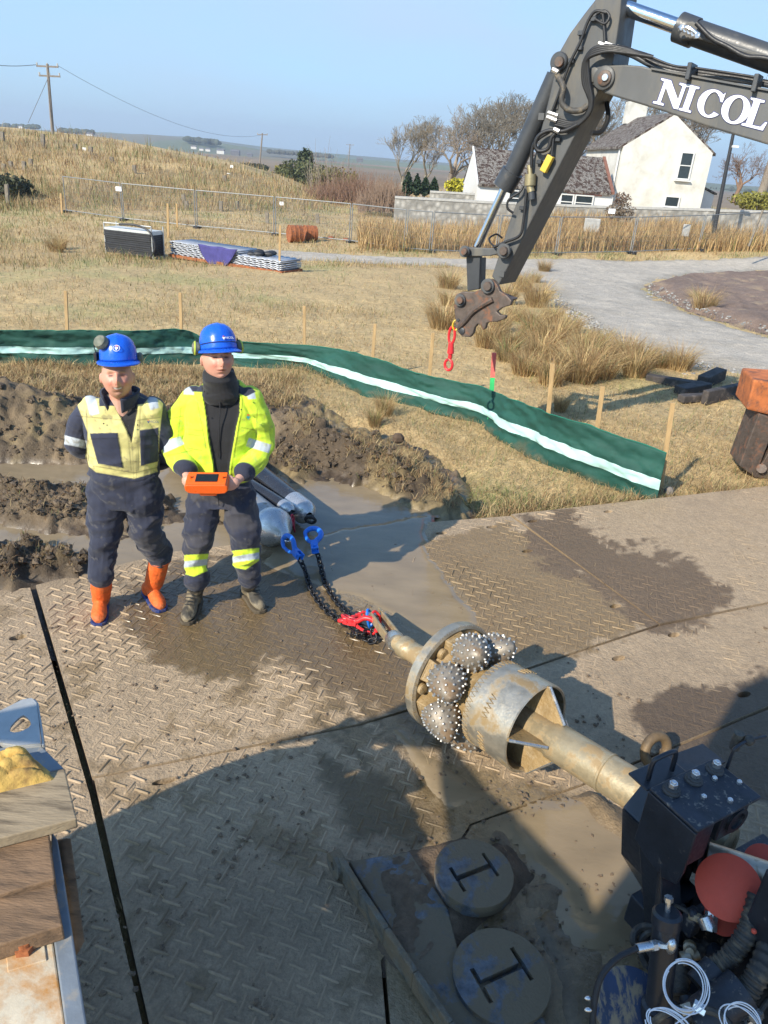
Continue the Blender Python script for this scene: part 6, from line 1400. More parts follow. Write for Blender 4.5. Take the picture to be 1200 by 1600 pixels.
hosep([(1088, 36), (1112, 60), (1135, 72), (1165, 88), (1200, 92), (1290, 118)], 2.6, .02, 'cylinder_hose')
# stick cylinder (bucket cylinder) along the left edge
def e2(px, py): return ex(px, py, -.16)
disc_e(875, 97, S(11), .0, .04, EXD, stick, 'cylinder_pin'); disc_e(875, 97, S(6), .04, .03, RUSTP, stick, 'pin_head')
bc_ = MB().cyl(e2(869, 118), e2(795, 282), S(12.5), n=28).build('bucket_cylinder', EXD, exc, True)
MB().cyl(e2(801, 268), e2(787, 293), S(15.5), n=28).build('cylinder_collar', EXD, bc_, True)
MB().cyl(e2(860, 140), e2(876, 98), S(9), n=20).build('cylinder_eye', EXD, bc_, True)
MB().cyl(e2(792, 285), e2(746, 386), S(5.6), n=20).build('chrome_rod', CHROME, bc_, True)
# linkage
for off in (.02, -.30):
    o = MB().prism([ex(a, b, off) for a, b in ((722, 386), (765, 388), (797, 385), (800, 392), (765, 400), (724, 401))], -EN * .05).build('link_bar', EXG, exc); bevel(o, .008, 2)
    o = MB().prism([ex(a, b, off - .03) for a, b in ((728, 398), (750, 400), (748, 452), (730, 455))], -EN * .05).build('link_arm', EXD, exc); bevel(o, .008, 2)
o = MB().prism([ex(a, b, -.06) for a, b in ((735, 404), (744, 404), (743, 445), (734, 446))], -EN * .2).build('link_web', EXD, exc)
for (px_, py_, r_) in ((788, 392, 10), (763, 447, 10.5), (720, 469, 9), (727, 393, 8)):
    d_ = disc_e(px_, py_, S(r_), .055, .03, EXG, exc, 'pin_flange'); disc_e(px_, py_, S(r_ * .6), .085, .03, RUSTP, d_, 'pin')
# quick coupler with two jaws
cp = [(712, 460), (722, 456), (740, 456), (752, 452), (757, 438), (768, 436), (776, 444), (781, 455), (792, 462), (799, 470), (797, 477), (784, 481), (776, 487), (781, 492), (790, 493), (789, 498), (776, 503), (766, 503), (760, 505), (758, 513), (754, 516), (751, 508), (746, 506), (741, 512), (739, 521), (734, 527), (722, 526), (714, 518), (711, 498), (709, 478)]
for off in (.05, -.30):
    o = MB().prism([ex(a, b, off) for a, b in cp], -EN * .05).build('coupler_cheek', RUSTP, exc); bevel(o, .008, 2)
o = MB().prism([ex(a, b, -.01) for a, b in ((716, 462), (752, 458), (770, 462), (790, 470), (770, 482), (745, 500), (730, 505), (716, 500))], -EN * .28).build('coupler_body', RUSTP, exc); bevel(o, .01, 2)
o = MB().tube(smooth_path([ex(716, 512, .055), ex(728, 500, .06), ex(738, 488, .06), ex(752, 478, .06), ex(770, 468, .058)], 6), S(4), 8).build('coupler_rib', RUSTP, exc, True)
disc_e(722, 517, S(5), .05, .012, EXD, exc, 'jaw_eye', 16); disc_e(716, 500, S(2.5), .05, .01, EXD, exc, 'grease_hole', 12)
# hoses and pipes
for k, o_ in enumerate((0, 3.5, 7, 10.5)):
    hosep([(1010 + o_, 86 + o_ * .3, .05), (975, 76 + o_ * .6, .10), (948, 72 + o_ * .8, .12), (925 - o_ * .3, 78 + o_, .12), (912 + o_ * .6, 100, .10), (912 + o_ * .8, 130, .08), (922 + o_ * .3, 158, .06), (916 + o_ * .3, 180, .05), (896, 192 + o_ * .6, .045), (868, 186 + o_ * .9, .04)], 2.3)
hosep([(870, 116, .06), (880, 135, .10), (878, 160, .10), (890, 172, .09), (908, 172, .07), (918, 165, .05)], 3.6, mat=HOSE)
hosep([(948, 20, .04), (930, 18, .04), (918, 35, .04), (907, 65, .04), (890, 100, .04), (872, 150, .035), (862, 176, .03)], 1.8)
hosep([(942, 22, .04), (945, 60, .04), (945, 75, .04)], 1.8); hosep([(930, 30, .04), (945, 37, .05), (952, 25, .04), (944, 17, .04), (932, 22, .04)], 1.6)
hosep([(902, 195, .05), (880, 205, .06), (858, 204, .07), (842, 212, .08), (836, 226, .08), (842, 236, .07), (856, 232, .06), (862, 215, .06), (872, 205, .05)], 2.6)
hosep([(858, 206, .06), (840, 218, .07), (832, 232, .06), (830, 262, .05)], 2.2)
hosep([(924, 208, .0), (940, 205, -.1), (950, 185, -.2), (948, 160, -.25)], 3)
hosep([(866, 206, .05), (864, 225, .05), (862, 245, .05)], 1.8)
hosep([(818, 290, .04), (812, 300, .06), (795, 312, .08), (793, 325, .08), (802, 333, .05)], 1.6)
hosep([(823, 295, .05), (818, 345, .05), (812, 368, .05), (790, 378, .05), (772, 386, .06)], 2.0)
hosep([(772, 386, .06), (764, 374, .0), (775, 366, -.1), (785, 372, -.15)], 1.3)
mb = MB(); mb.cyl(ex(827, 258, .05), ex(829, 276, .05), S(3), n=10); mb.cyl(ex(829, 272, .05), ex(828, 290, .05), S(7.5), n=10); mb.cyl(ex(828, 290, .05), ex(830, 300, .05), S(5), n=12); mb.build('valve', BRASS, exc, True)
MB().cyl(ex(830, 300, .05), ex(831, 312, .05), S(4.5), n=12).build('valve_end', EXD, exc, True)
for a, b, c_, d__ in ((857, 176, 872, 181), (855, 183, 870, 189)): MB().cyl(ex(a, b, .06), ex(c_, d__, .06), S(2.6), n=8).build('hose_fitting', ZN, exc, True)
for a, b in ((868, 111), (940, 70), (950, 74), (870, 204)): MB().cyl(ex(a - 4, b - 2, .08), ex(a + 4, b + 2, .08), S(3.2), n=8).build('hose_fitting', ZN, exc, True)
for a, b in ((928, 30), (908, 52), (906, 75), (893, 95), (816, 325), (843, 253), (872, 218)): bevel(MB().box(ex(a, b, .02), (S(7), .04, S(5)), (EU, EN, EZ)).build('hose_clip', EXD, stick), .004, 1)
for a, b in ((846, 182), (868, 165), (784, 428)): MB().box(ex(a, b, .006), (S(8), .012, S(8)), (EU, EN, EZ)).build('bracket', EXG, stick)
yb = bevel(MB().box(ex(855, 256, .05), (S(9), .05, S(21)), (unit(EU * 1 + EZ * -.42), EN, unit(EZ + EU * .42))).build('warning_tag', M('yellow_tag', (.62, .42, .05), rough=.5, var=.08), stick), .006, 2)
# pipes lying on the boom
for k, (o_, r_) in enumerate(((0, 3.2), (5, 2.6), (-5, 1.8), (9, 3.0))):
    hosep([(950, 72 + o_ * .6, .0), (985, 80 + o_ * .6, -.05), (1020, 98 + o_ * .6, -.08), (1055, 108 + o_ * .5, -.1), (1100, 114 + o_ * .4, -.1), (1200, 130 + o_ * .3, -.12), (1330, 156 + o_ * .3, -.12)], r_, name='boom_pipe', mat=EXD if k % 2 else BLKH, sub=6)
hosep([(1005, 84, 0), (1050, 102, 0), (1085, 106, 0), (1140, 114, -.05), (1190, 122, -.05)], 1.3, name='boom_cable')
for a, b in ((1080, 113), (1183, 131)): bevel(MB().box(ex(a, b, .02), (S(5), .16, S(17)), (EU, EN, EZ)).build('pipe_clamp', EXD, boom), .004, 1)
for a, b in ((953, 70), (962, 74), (944, 76), (955, 78)): MB().cyl(ex(a - 7, b - 2, .05), ex(a + 7, b + 3, .05), S(2.6), n=8).build('hose_fitting', ZN, exc, True)
# excavator body outside the picture, so the arm does not float: house and tracks
hb_ = EP0 + EU * 6.4; hb_[2] = 0
def hbx(a, n_, z, sz, name, mat=EXG, bw=.06): return bevel(MB().box(hb_ + EU * a + EN * n_ + EZ * z, sz, (EU, EN, EZ)).build(name, mat, exc), bw, 3)
hbx(1.2, -.2, 1.55, (3.4, 2.5, 1.1), 'engine_house'); hbx(-.1, .85, 2.2, (1.5, .9, 1.5), 'cab', EXD)
for s_ in (-1.1, .8): hbx(.9, s_, .35, (3.6, .5, .8), 'track', BLKD, .2)
hbx(.9, -.15, .8, (1.6, 1.6, .5), 'slew_ring', EXD)
# red swivel hook hanging from the coupler
rc = thing('lifting_hook', 'red swivel hook on links hanging from the excavator coupler', 'hook', ex(704, 540, -.1))
mb = MB(); mb.ring(ex(712, 508, -.1), EN + np.array([.5, 0, 0]), (.03, .05), .010, 18, 6); mb.build('yellow_shackle', M('yellow_paint', (.60, .40, .03), rough=.5), rc, True)
mb = MB(); mb.ring(ex(706, 524, -.1), EN, (.035, .085), .014, 22, 8); mb.build('oval_link', REDH, rc, True)
mb = MB(); mb.cyl(ex(705, 536, -.1), ex(704, 552, -.1), .028, .036, n=14); mb.cyl(ex(704, 552, -.1), ex(703, 560, -.1), .022, n=12); mb.build('swivel', REDH, rc, True)
mb = MB(); mb.ring(ex(701, 570, -.1), EN, (.045, .055), .015, 22, 8, a0=RAD(100), a1=RAD(430)); mb.build('hook_bowl', REDH, rc, True)
# ================================================================== GRAVEL TRACK AND BARE EARTH
def sheet(name, polypx, cell, lift, colf, mat, ragged=.25, seed=1, hf=None, kind='structure'):
    poly = [tuple(p[:2]) for p in G([q[0] for q in polypx], [q[1] for q in polypx])]; P = np.array(poly)
    gx, gy = np.meshgrid(np.arange(P[:, 0].min() - 1, P[:, 0].max() + 1, cell), np.arange(P[:, 1].min() - 1, P[:, 1].max() + 1, cell)); sh = gx.shape; x = gx.ravel(); y = gy.ravel()
    d = poly_dist(x, y, poly) + ragged * fbm(x, y, 1.2, 5, seed); z = terrain(x, y) + lift * sst(-.05, .5, d) - .05 * sst(.0, -.3, d)
    if hf is not None: z = z + hf(x, y, d)
    i = np.arange((sh[0] - 1) * sh[1]).reshape(sh[0] - 1, sh[1])[:, :-1].ravel(); n = sh[1]; F = np.stack([i, i + 1, i + n + 1, i + n], 1); F = F[(d[F] > -.15).all(1)]
    used = np.unique(F); rm = np.full(len(x), -1); rm[used] = np.arange(len(used))
    return mk(name, np.stack([x, y, z], 1)[used], rm[F], mat, smooth=True, col=np.clip(colf(x, y, d)[used], .01, 1), kind=kind), poly
MAT_GRAVEL = MC('track_gravel', rough=.92, bump=1.0, bs=30, bd=.03, var=.35, vs=38, bs2=9)
def gcol(x, y, d):
    n = fbm(x, y, 1.5, 5, 211); m = fbm(x, y, 7, 3, 213); c = np.array([.42, .37, .30])[None] * (1 + .16 * n + .22 * m)[:, None]
    k = (sst(.6, .0, d) * .5)[:, None]; return c * (1 - k) + np.array([.22, .20, .16])[None] * k
_, TRK = sheet('gravel_track', [(360, 388), (430, 391), (560, 400), (720, 404), (830, 404), (1000, 407), (1200, 401), (1400, 394), (1400, 418), (1200, 421), (1080, 428), (1020, 440), (1000, 452), (1030, 470), (1100, 500), (1200, 530), (1400, 590), (1400, 670), (1200, 598), (1090, 566), (1000, 540), (930, 510), (885, 480), (850, 440), (800, 424), (700, 415), (560, 412), (440, 404), (360, 396)], .10, .05, gcol, MAT_GRAVEL, .35, 5, lambda x, y, d: .015 * fbm(x, y, 6, 3, 215))
def ecol(x, y, d):
    n = fbm(x, y, 1.2, 5, 221); m = fbm(x, y, 5, 4, 223); c = np.array([.20, .14, .105])[None] * (1 + .3 * n + .3 * m)[:, None]; k = sst(.25, .6, n + .4 * m)[:, None] * .6
    return c * (1 - k) + np.array([.33, .25, .15])[None] * k
_, ISL = sheet('bare_earth', [(1010, 447), (1060, 434), (1200, 425), (1400, 421), (1400, 580), (1200, 524), (1110, 497), (1040, 470)], .09, .22, ecol, MAT_GRAVEL, .35, 9, lambda x, y, d: .10 * fbm(x, y, 1.5, 5, 225) * sst(0, .8, d) + .05 * np.abs(fbm(x, y, 7, 3, 227)))
def scatter_stones(name, centers, sizes, mat, seed, flat=.55):
    r_ = np.random.default_rng(seed); base = MB(); base.sphere((0, 0, 0), (1, 1, 1), 5, 4); BV = base.v[0]; BF = np.array([f if len(f) == 4 else f + (f[-1],) for f in base.f]); N = len(centers); V = np.zeros((N, len(BV), 3))
    for k in range(N):
        j = BV * (1 + .35 * r_.normal(size=BV.shape)) * sizes[k] * np.array([1, .8, flat]); a = r_.random() * 6.28; V[k] = np.stack([j[:, 0] * cos(a) - j[:, 1] * sin(a), j[:, 0] * sin(a) + j[:, 1] * cos(a), j[:, 2]], 1) + centers[k]
    F = (BF[None] + (np.arange(N) * len(BV))[:, None, None]).reshape(-1, 4); c = np.repeat((.13 + .25 * r_.random((N, 1))) * np.array([[1, .97, .9]]), len(BV), 0)
    fl = [tuple(dict.fromkeys(f)) for f in F.tolist()]
    return mk(name, V.reshape(-1, 3), fl, mat, col=c, kind='stuff')
STONE_M = MC('stones', rough=.9, bump=.4, bs=60, var=.3)
r_ = np.random.default_rng(12); cc = []; ss_ = []
edge = [(1400, 655), (1200, 600), (1090, 568), (1000, 540), (930, 510), (885, 480), (860, 450)]
for k in range(1900):
    t = r_.random() * (len(edge) - 1); i = int(t); f = t - i; q = np.array(edge[i]) * (1 - f) + np.array(edge[min(i + 1, len(edge) - 1)]) * f; q = q + np.array([r_.normal() * 6, 2 + abs(r_.normal()) * 9 * (q[0] / 1000) ** 2 - 5]); cc.append((q[0], q[1], .01)); ss_.append(.015 + .035 * r_.random() ** 2)
for q in r_.random((700, 2)): 
    cc.append((1010 + 200 * q[0], 450 + 22 * q[1] + 60 * q[0] * q[1], .15)); ss_.append(.015 + .03 * r_.random() ** 2)
cc = np.array(cc); cc = GF(cc[:, 0], cc[:, 1]) + cc[:, 2:] * EZ
scatter_stones('track_stones', cc, ss_, STONE_M, 3)

# ================================================================== SILT FENCE
NETG = MC('green_netting', rough=.75, bump=.25, bs=220, bd=.002, var=.12, vs=30, trans=.25)
_nt2 = NETG.node_tree; _o = _nt2.nodes['Material Output']; _s = _o.inputs['Surface'].links[0].from_socket; _tr = _nt2.nodes.new('ShaderNodeBsdfTransparent'); _m = _nt2.nodes.new('ShaderNodeMixShader'); _m.inputs[0].default_value = .07; _nt2.links.new(_s, _m.inputs[1]); _nt2.links.new(_tr.outputs[0], _m.inputs[2]); _nt2.links.new(_m.outputs[0], _o.inputs['Surface'])
WOOD = M('pale_stake_wood', (.42, .28, .13), rough=.85, var=.2, vs=6, bump=.4, bs=30, sc=(6, 6, 1))
base_px = [(-140, 573), (-60, 571), (0, 570), (100, 572), (200, 571), (300, 568), (390, 571), (475, 577), (560, 610), (660, 640), (740, 662), (800, 700), (860, 735), (960, 765), (1027, 783)]
top_px = [(-140, 513), (-60, 511), (0, 512), (102, 515), (205, 514), (284, 512), (330, 529), (475, 536), (578, 556), (672, 585), (756, 604), (814, 626), (872, 647), (973, 680), (1043, 704)]
bs_ = np.array([np.array([*(lambda p: (p[0], p[1], max(p[2], -.2)))(G1(*q))]) for q in base_px]); bs_[:, 2] = [float(terrain(np.array([p[0]]), np.array([p[1]]))[0]) - .02 for p in bs_]
tp_ = np.array([at(q[0], q[1], b[1]) for q, b in zip(top_px, bs_)])
nseg = 36; bp_ = smooth_path(list(bs_), nseg); tp2 = smooth_path(list(tp_), nseg); rows = 22; n = len(bp_); V = []; C = []; S_ = np.concatenate([[0], np.cumsum(np.linalg.norm(np.diff(bp_[:, :2], axis=0), axis=1))])
tan = np.gradient(bp_[:, :2], axis=0); tan /= np.linalg.norm(tan, axis=1)[:, None]; nor = np.stack([tan[:, 1], -tan[:, 0]], 1)
def netpt(j_, off=0.0):
    v = j_; P = bp_ * (1 - v) + tp2 * v; sag = .035 * np.sin(S_ * 2.3 + 2.0 * v) * np.sin(pi * v) + .08 * fbm(S_, S_ * 0 + v * 1.2, 1.8, 3, 301) * (1 - .6 * v) + .035 * fbm(S_ * 2.2 + v * 2, S_ * .3 + v * 4, 2.2, 3, 303) + .012 * fbm(S_ * 6 + v * 6, v * 9 + S_ * 0, 2, 2, 304)
    P = P.copy(); P[:, :2] += nor * (sag + off)[:, None]; P[:, 2] += (-.03 * np.abs(np.sin(S_ * 1.55)) ** .7 + .012 * fbm(S_, S_ * 0, 3, 3, 308)) * v; return P
for j in range(rows):
    v = j / (rows - 1); V.append(netpt(v)); f = fbm(S_, S_ * 0 + v * 3, 2.5, 4, 305); mudk = (sst(.1, .5, fbm(S_ * 2, S_ * 0 + v * 4, 2.5, 4, 306) + .45 - 2.2 * v) * .6)[:, None]; C.append(np.array([.018, .095, .072])[None] * (1 + .35 * f)[:, None] * (1 - mudk) + np.array([.13, .12, .07])[None] * mudk)
V = np.concatenate(V); C = np.concatenate(C); i = np.arange((rows - 1) * n).reshape(rows - 1, n)[:, :-1].ravel(); F = np.stack([i, i + 1, i + n + 1, i + n], 1)
sf = thing('silt_fence', 'long low green net fence with a pale turquoise stripe on wooden stakes', 'net fence', (bs_[7][0], bs_[7][1], 0))
net = mk('netting', V, F, NETG, sf, True, col=np.clip(C, 0, 1)); m_ = net.modifiers.new('thick', 'SOLIDIFY'); m_.thickness = .003
V = np.concatenate([netpt(v, .010) for v in np.linspace(.355, .54, 6)]); i = np.arange(5 * n).reshape(5, n)[:, :-1].ravel(); F = np.stack([i, i + 1, i + n + 1, i + n], 1)
mk('stripe', V, F, M('turquoise_stripe', (.40, .62, .575), rough=.6, var=.06, bump=.1, tr=0), sf, True)
MB().tube(netpt(1.0), .006, 6).build('top_cord', M('green_cord', (.01, .13, .085), rough=.8), sf, True)
for k, (tx, ty, bx, by) in enumerate(((100, 455, 104, 560), (280, 458, 283, 560), (475, 479, 475, 565), (586, 507, 580, 590), (677, 521, 668, 628), (865, 570, 852, 722), (944, 606, 925, 745), (1054, 632, 1034, 772), (-60, 450, -52, 562))):
    b = G1(bx, by); b[:2] -= 0; t = at(tx, ty, b[1] + .03); b = np.array([t[0] - (t[0] - b[0]) * 1.0, b[1], b[2] - .05]); off = np.array([0, .05, 0]); o = MB().beam(b + off, t + off, .045, .024, (0, 1, 0)).build('stake', WOOD, sf); bevel(o, .003, 1)
b = G1(765, 672); t = at(773, 553, b[1] + .1); ps = thing('painted_stake', 'wooden stake sprayed red at the top and green lower down, behind the net', 'stake', b)
m1 = b + (t - b) * .68; MB().beam(b + [0, .06, -.05], m1 + [0, .06, 0], .05, .03, (0, 1, 0)).build('green_end', M('green_spray', (.03, .42, .12), rough=.7), ps); MB().beam(m1 + [0, .06, 0], t + [0, .06, 0], .05, .03, (0, 1, 0)).build('red_end', M('pink_spray', (.62, .12, .10), rough=.7, dirt=(.42, .28, .13), da=(.55, .65)), ps)
o = MB().sphere(G1(1044, 772) + [0, 0, .03], (.05, .045, .05), 7, 5).build('rock', M('grey_rock', (.17, .15, .13), rough=.9, bump=.8), None); tag(o, 'dark grey rock at the foot of the last stake of the green net', 'rock')
o = MB().sphere(gz(622, 685, .12), (.07, .06, .06), 7, 5).build('clod', M('dark_clod', (.075, .05, .032), rough=.95, bump=1, bs=40), None); tag(o, 'dark clod of earth on the straw between the puddle and the net', 'clod')
# old sleepers and the rusty stand at the right
SLEEP = M('tarred_old_timber', (.055, .047, .043), rough=.85, var=.4, vs=9, bump=.6, bs=26, dirt=(.16, .13, .11), da=(.55, .68), ds=6)
for k, (a, b, w, z, lab) in enumerate((((1008, 596), (1110, 612), .16, .12, 'dark old timber lying behind the others, partly in the brown rushes'), ((1060, 618), (1100, 612), .2, .13, 'short dark timber block in the middle of the timber pile'), ((1062, 628), (1215, 622), .14, .10, 'dark timber at the back of the pile under the pale topped one'), ((1098, 632), (1200, 614), .10, .20, 'grey topped beam lying at the front right of the dark timber pile'), ((1095, 606), (1122, 600), .18, .18, 'dark knobbly timber end beside the gravel bank'))):
    p, q = G1(*a), G1(*b); p[2] += z / 2; q[2] += z / 2 + .02 * k; o = MB().beam(p, q, w, z).build('timber', SLEEP, None); bevel(o, .012, 2); tag(o, lab, 'timber', 'old timbers beside the gravel bank')
st_ = thing('rusty_bucket', 'rusty orange steel block on a worn sloping leg at the right edge', 'excavator bucket', G1(1190, 745)); Yr = G1(1185, 745)[1]
q = lambda a, b, d=0: at(a, b, Yr + d)
bevel(MB().prism([q(1178, 594), q(1166, 640), q(1280, 668), q(1290, 602)], (.1, .55, 0)).build('upper_block', M('orange_rust', (.42, .13, .04), rough=.8, var=.3, vs=8, bump=.5, dirt=(.13, .06, .04), da=(.5, .66)), st_), .02, 2)
bevel(MB().prism([q(1186, 646), q(1155, 728), q(1180, 746), q(1215, 655)], (.05, .4, 0)).build('leg', RUSTP, st_), .01, 2)
bevel(MB().prism([q(1205, 700), q(1178, 746), q(1290, 760), q(1290, 690)], (.05, .5, 0)).build('side_plate', RUSTP, st_), .01, 2); MB().cyl(q(1190, 732, -.04), q(1190, 732, .1), .05, n=16).build('pin', RUSTP, st_, True)

# ================================================================== YARD GOODS in the field
def boxpx(px0, px1, py_top, py_bot, depth, ybase=None, ztop=None):
    b0, b1 = G1(px0, py_bot), G1(px1, py_bot); return b0, b1
PBLK = M('black_sheet', (.022, .023, .026), rough=.55, var=.3, bump=.2)
b0, b1 = G1(165, 397), G1(238, 405); Hh = (at(165, 348, b0[1]) - b0)[2]; bt = thing('mat_bundle', 'upright bundle of black sheets with a white top edge and a looped strap', 'bundle', (b0 + b1) / 2); dv = b1 - b0; dv[2] = 0; dn_ = unit(np.array([-dv[1], dv[0], 0]))
nl = 11
for k in range(nl):
    z = .06 + (Hh * .72) * k / nl; j = rng.normal(0, .012, 2); o = MB().box((b0 + b1) / 2 + dn_ * .35 + unit(dv) * j[0] + dn_ * j[1] + EZ * (z + Hh * .035), (np.linalg.norm(dv) * .98, .7, Hh * .062), (unit(dv), dn_, EZ)).build('black_sheet', PBLK, bt); bevel(o, .008, 1)
MB().box((b0 + b1) / 2 + dn_ * .35 + EZ * (Hh * .80), (np.linalg.norm(dv) * .97, .66, Hh * .12), (unit(dv), dn_, EZ)).build('pale_sheet', M('pale_sheet', (.50, .52, .50), rough=.5, var=.15), bt)
for s_ in (0, 1):
    for d_ in (.04, .66): MB().tube([b0 + dv * s_ + dn_ * d_, b0 + dv * s_ + dn_ * d_ + EZ * Hh * 1.0], .022, 8).build('frame_post', GALV, bt, True)
MB().tube(smooth_path([b0 + dn_ * .04 + EZ * Hh, b0 + dv * .5 + dn_ * .04 + EZ * Hh * 1.02, b1 + dn_ * .04 + EZ * Hh], 5), .02, 8).build('frame_rail', GALV, bt, True)
MB().tube(smooth_path([b0 + dv * .35 + EZ * Hh * 1.0, b0 + dv * .7 + EZ * Hh * 1.03, b1 + EZ * Hh * .85 - dn_ * .05, b1 + unit(dv) * .16 + EZ * Hh * .4 - dn_ * .05, b1 + unit(dv) * .02 + EZ * Hh * .1 - dn_ * .08], 8), .035, 8).build('strap', PBLK, bt, True)
b0, b1 = G1(266, 404), G1(440, 427); Hh = (at(266, 372, b0[1]) - b0)[2]; rk = thing('sheet_stack', 'stack of shiny corrugated steel sheets on a rusty frame in the field', 'steel sheets', (b0 + b1) / 2); dv = b1 - b0; dv[2] = 0; dl = np.linalg.norm(dv); du = unit(dv); dn_ = unit(np.array([-dv[1], dv[0], 0]))
SHEET = M('galvanised_sheet', (.42, .44, .47), rough=.45, metal=.5, var=.12, vs=5, bump=.05)
for k in range(8):
    z = .14 + (Hh - .18) * k / 8; L0 = .0 if k < 6 else 0; L1 = dl * (1 if k < 6 else .62); nx = 60; xs_ = np.linspace(L0 + rng.normal(0, .02), L1 + rng.normal(0, .03), nx); V = []
    for j in range(2):
        for x_ in xs_: V.append(b0 + du * x_ + dn_ * (.02 + 1.05 * j + .02 * rng.normal() * 0) + EZ * (z + .016 * (1 if (x_ / .11) % 1 < .5 else -1)))
    i = np.arange(nx - 1); o = mk('corrugated_sheet', V, np.stack([i, i + 1, i + nx + 1, i + nx], 1), SHEET, rk); m_ = o.modifiers.new('t', 'SOLIDIFY'); m_.thickness = .03
for s_ in (0.0, .25, .5, .75, 1.0): MB().box(b0 + du * dl * s_ + dn_ * .5 + EZ * .09, (.08, 1.1, .10), (du, dn_, EZ)).build('cross_bar', RUST, rk)
MB().box(b0 + du * dl / 2 + EZ * .10, (dl, .07, .09), (du, dn_, EZ)).build('frame_rail', RUST, rk); MB().box(b0 + du * dl / 2 + dn_ * 1.0 + EZ * .10, (dl, .07, .09), (du, dn_, EZ)).build('frame_rail', RUST, rk)
nx, nz = 16, 10; V = []
for j in range(nz):
    for i_ in range(nx): a = i_ / (nx - 1); v = j / (nz - 1); V.append(b0 + du * (dl * (.28 + .36 * a + .03 * v * (1 - 2 * a))) + dn_ * (-.05 - .03 * sin(a * 9)) + EZ * (Hh * .93 - v * Hh * (.25 + .75 * sin(pi * min(1, a * .95 + .05)) ** .8) + .01 * sin(a * 14)))
i = np.arange((nz - 1) * nx).reshape(nz - 1, nx)[:, :-1].ravel(); o = mk('purple_cloth', V, np.stack([i, i + 1, i + nx + 1, i + nx], 1), M('purple_cloth', (.055, .05, .19), rough=.9, var=.2, bump=.3), None, True); m_ = o.modifiers.new('t', 'SOLIDIFY'); m_.thickness = .008; tag(o, 'dark purple cloth hanging over the front of the steel sheet stack', 'cloth')
mb = MB(); c = b0 + du * dl * .76 + dn_ * .5 + EZ * (Hh * .85)
for k in range(6): mb.sphere(c + rng.normal(0, .12, 3) * np.array([1.8, 1, .4]), (.16, .13, .08), 8, 6)
o = mb.build('black_bag', PBLK, None, True); tag(o, 'crumpled black bag on the right part of the steel sheets', 'bag')
o = MB().beam(G1(437, 425) + [0, -.1, 0], at(438, 352, G1(437, 425)[1] - .1), .06, .05, (0, 1, 0)).build('wooden_post', WOOD, None); tag(o, 'thin pale post standing at the right end of the steel sheets', 'post')
def drum(c0_, c1_, r, lab):
    t_ = thing('rusty_drum', lab, 'drum', c0_ - [0, 0, r], 'rusty drums beyond the sheet stack'); d = unit(c1_ - c0_); L_ = np.linalg.norm(c1_ - c0_); MB().lathe(c0_, d, [(0, 0), (0, r), (L_ * .3, r), (L_ * .32, r * 1.05), (L_ * .36, r), (L_ * .64, r), (L_ * .66, r * 1.05), (L_ * .70, r), (L_, r), (L_, 0)], 20).build('barrel', RUST, t_, True); MB().ring(c0_, d, r, .02, 20, 6).build('rim', RUST, t_, True)
g0 = G1(455, 379); g1 = G1(470, 377); drum(g0 + [-.1, 0, .36], g0 + [.42, .25, .36], .36, 'rusty drum on its side beyond the sheet stack, the one facing left'); drum(g1 + [.15, .1, .34], g1 + [.62, .35, .34], .34, 'rusty drum on its side, the right one touching the other drum')
for a, b, l in ((517, 374, 'left'), (541, 377, 'right')): p = G1(a, b); t_ = MB().lathe(p, EZ, [(0, .0), (0, .16), (.1, .17), (.14, .12), (.14, 0)], 12).build('rusty_lump', RUST, None, True); tag(t_, 'small rusty lump at the foot of the mesh fence, the %s of two' % l, 'scrap')
for k, (bx, by, tx, ty, l) in enumerate(((263, 372, 262, 318, 'pale thin post at the left end of the steel sheet stack'), (277, 356, 276, 318, 'pale thin post just right of the one at the sheet stack'), (97, 335, 95, 302, 'short stout wooden post at the left end of the mesh fence'), (428, 366, 427, 340, 'stout wooden post behind the mesh fence near the drums'))):
    b = G1(bx, by); t = at(tx, ty, b[1]); o = MB().beam(b - [0, 0, .1], t, .08, .07, (0, 1, 0)).build('wooden_post', WOOD, None); tag(o, l, 'post')
OLDW = M('old_grey_post', (.20, .17, .13), rough=.9, var=.3)
for k, (bx, by, h) in enumerate(((12, 322, 34), (4, 222, 16), (67, 233, 24), (143, 243, 14), (118, 235, 10), (6, 270, 14), (18, 268, 16), (38, 270, 18), (48, 262, 14), (182, 322, 20), (175, 255, 10), (210, 268, 10), (288, 318, 14), (292, 326, 12), (345, 330, 16), (372, 328, 14), (497, 350, 16), (505, 300, 12), (352, 282, 8), (418, 350, 18))):
    b = G1(bx, by); t = at(bx - 1, by - h, b[1]); w_ = max(.08, .004 * b[1]); o = MB().beam(b - [0, 0, .2], t + [.03 * (k % 3 - 1), 0, 0], w_, w_, (0, 1, 0)).build('fence_post', OLDW, None); tag(o, ['tallest old fence post at the far left edge below the gorse', 'old post on the skyline at the far left edge', 'stout old post on the slope left of the tall telegraph pole', 'short old post right of the foot of the tall telegraph pole', 'short old post on the skyline right of the tall telegraph pole', 'old post at the left edge just above the dark gorse, leftmost', 'old post above the dark gorse, second from the left', 'old post above the dark gorse, third from the left', 'old post above the dark gorse, farthest right and highest', 'old post seen through the mesh fence just left of its second post', 'old short post on the upper hillside, nearer the telegraph pole', 'old short post on the upper hillside, farther right', 'old post behind the mesh fence left of the third fence post', 'old post behind the mesh fence left of the third fence post, lower one', 'old post behind the middle of the mesh panel above the steel sheets', 'old post behind the right part of the mesh panel above the steel sheets', 'old post behind the mesh fence just right of the rusty drums', 'old post among the reddish bushes beyond the mesh fence', 'old post high on the right flank of the hill', 'old post behind the mesh fence left of the rusty drums'][k], 'fence post', 'old fence posts scattered over the left hillside')

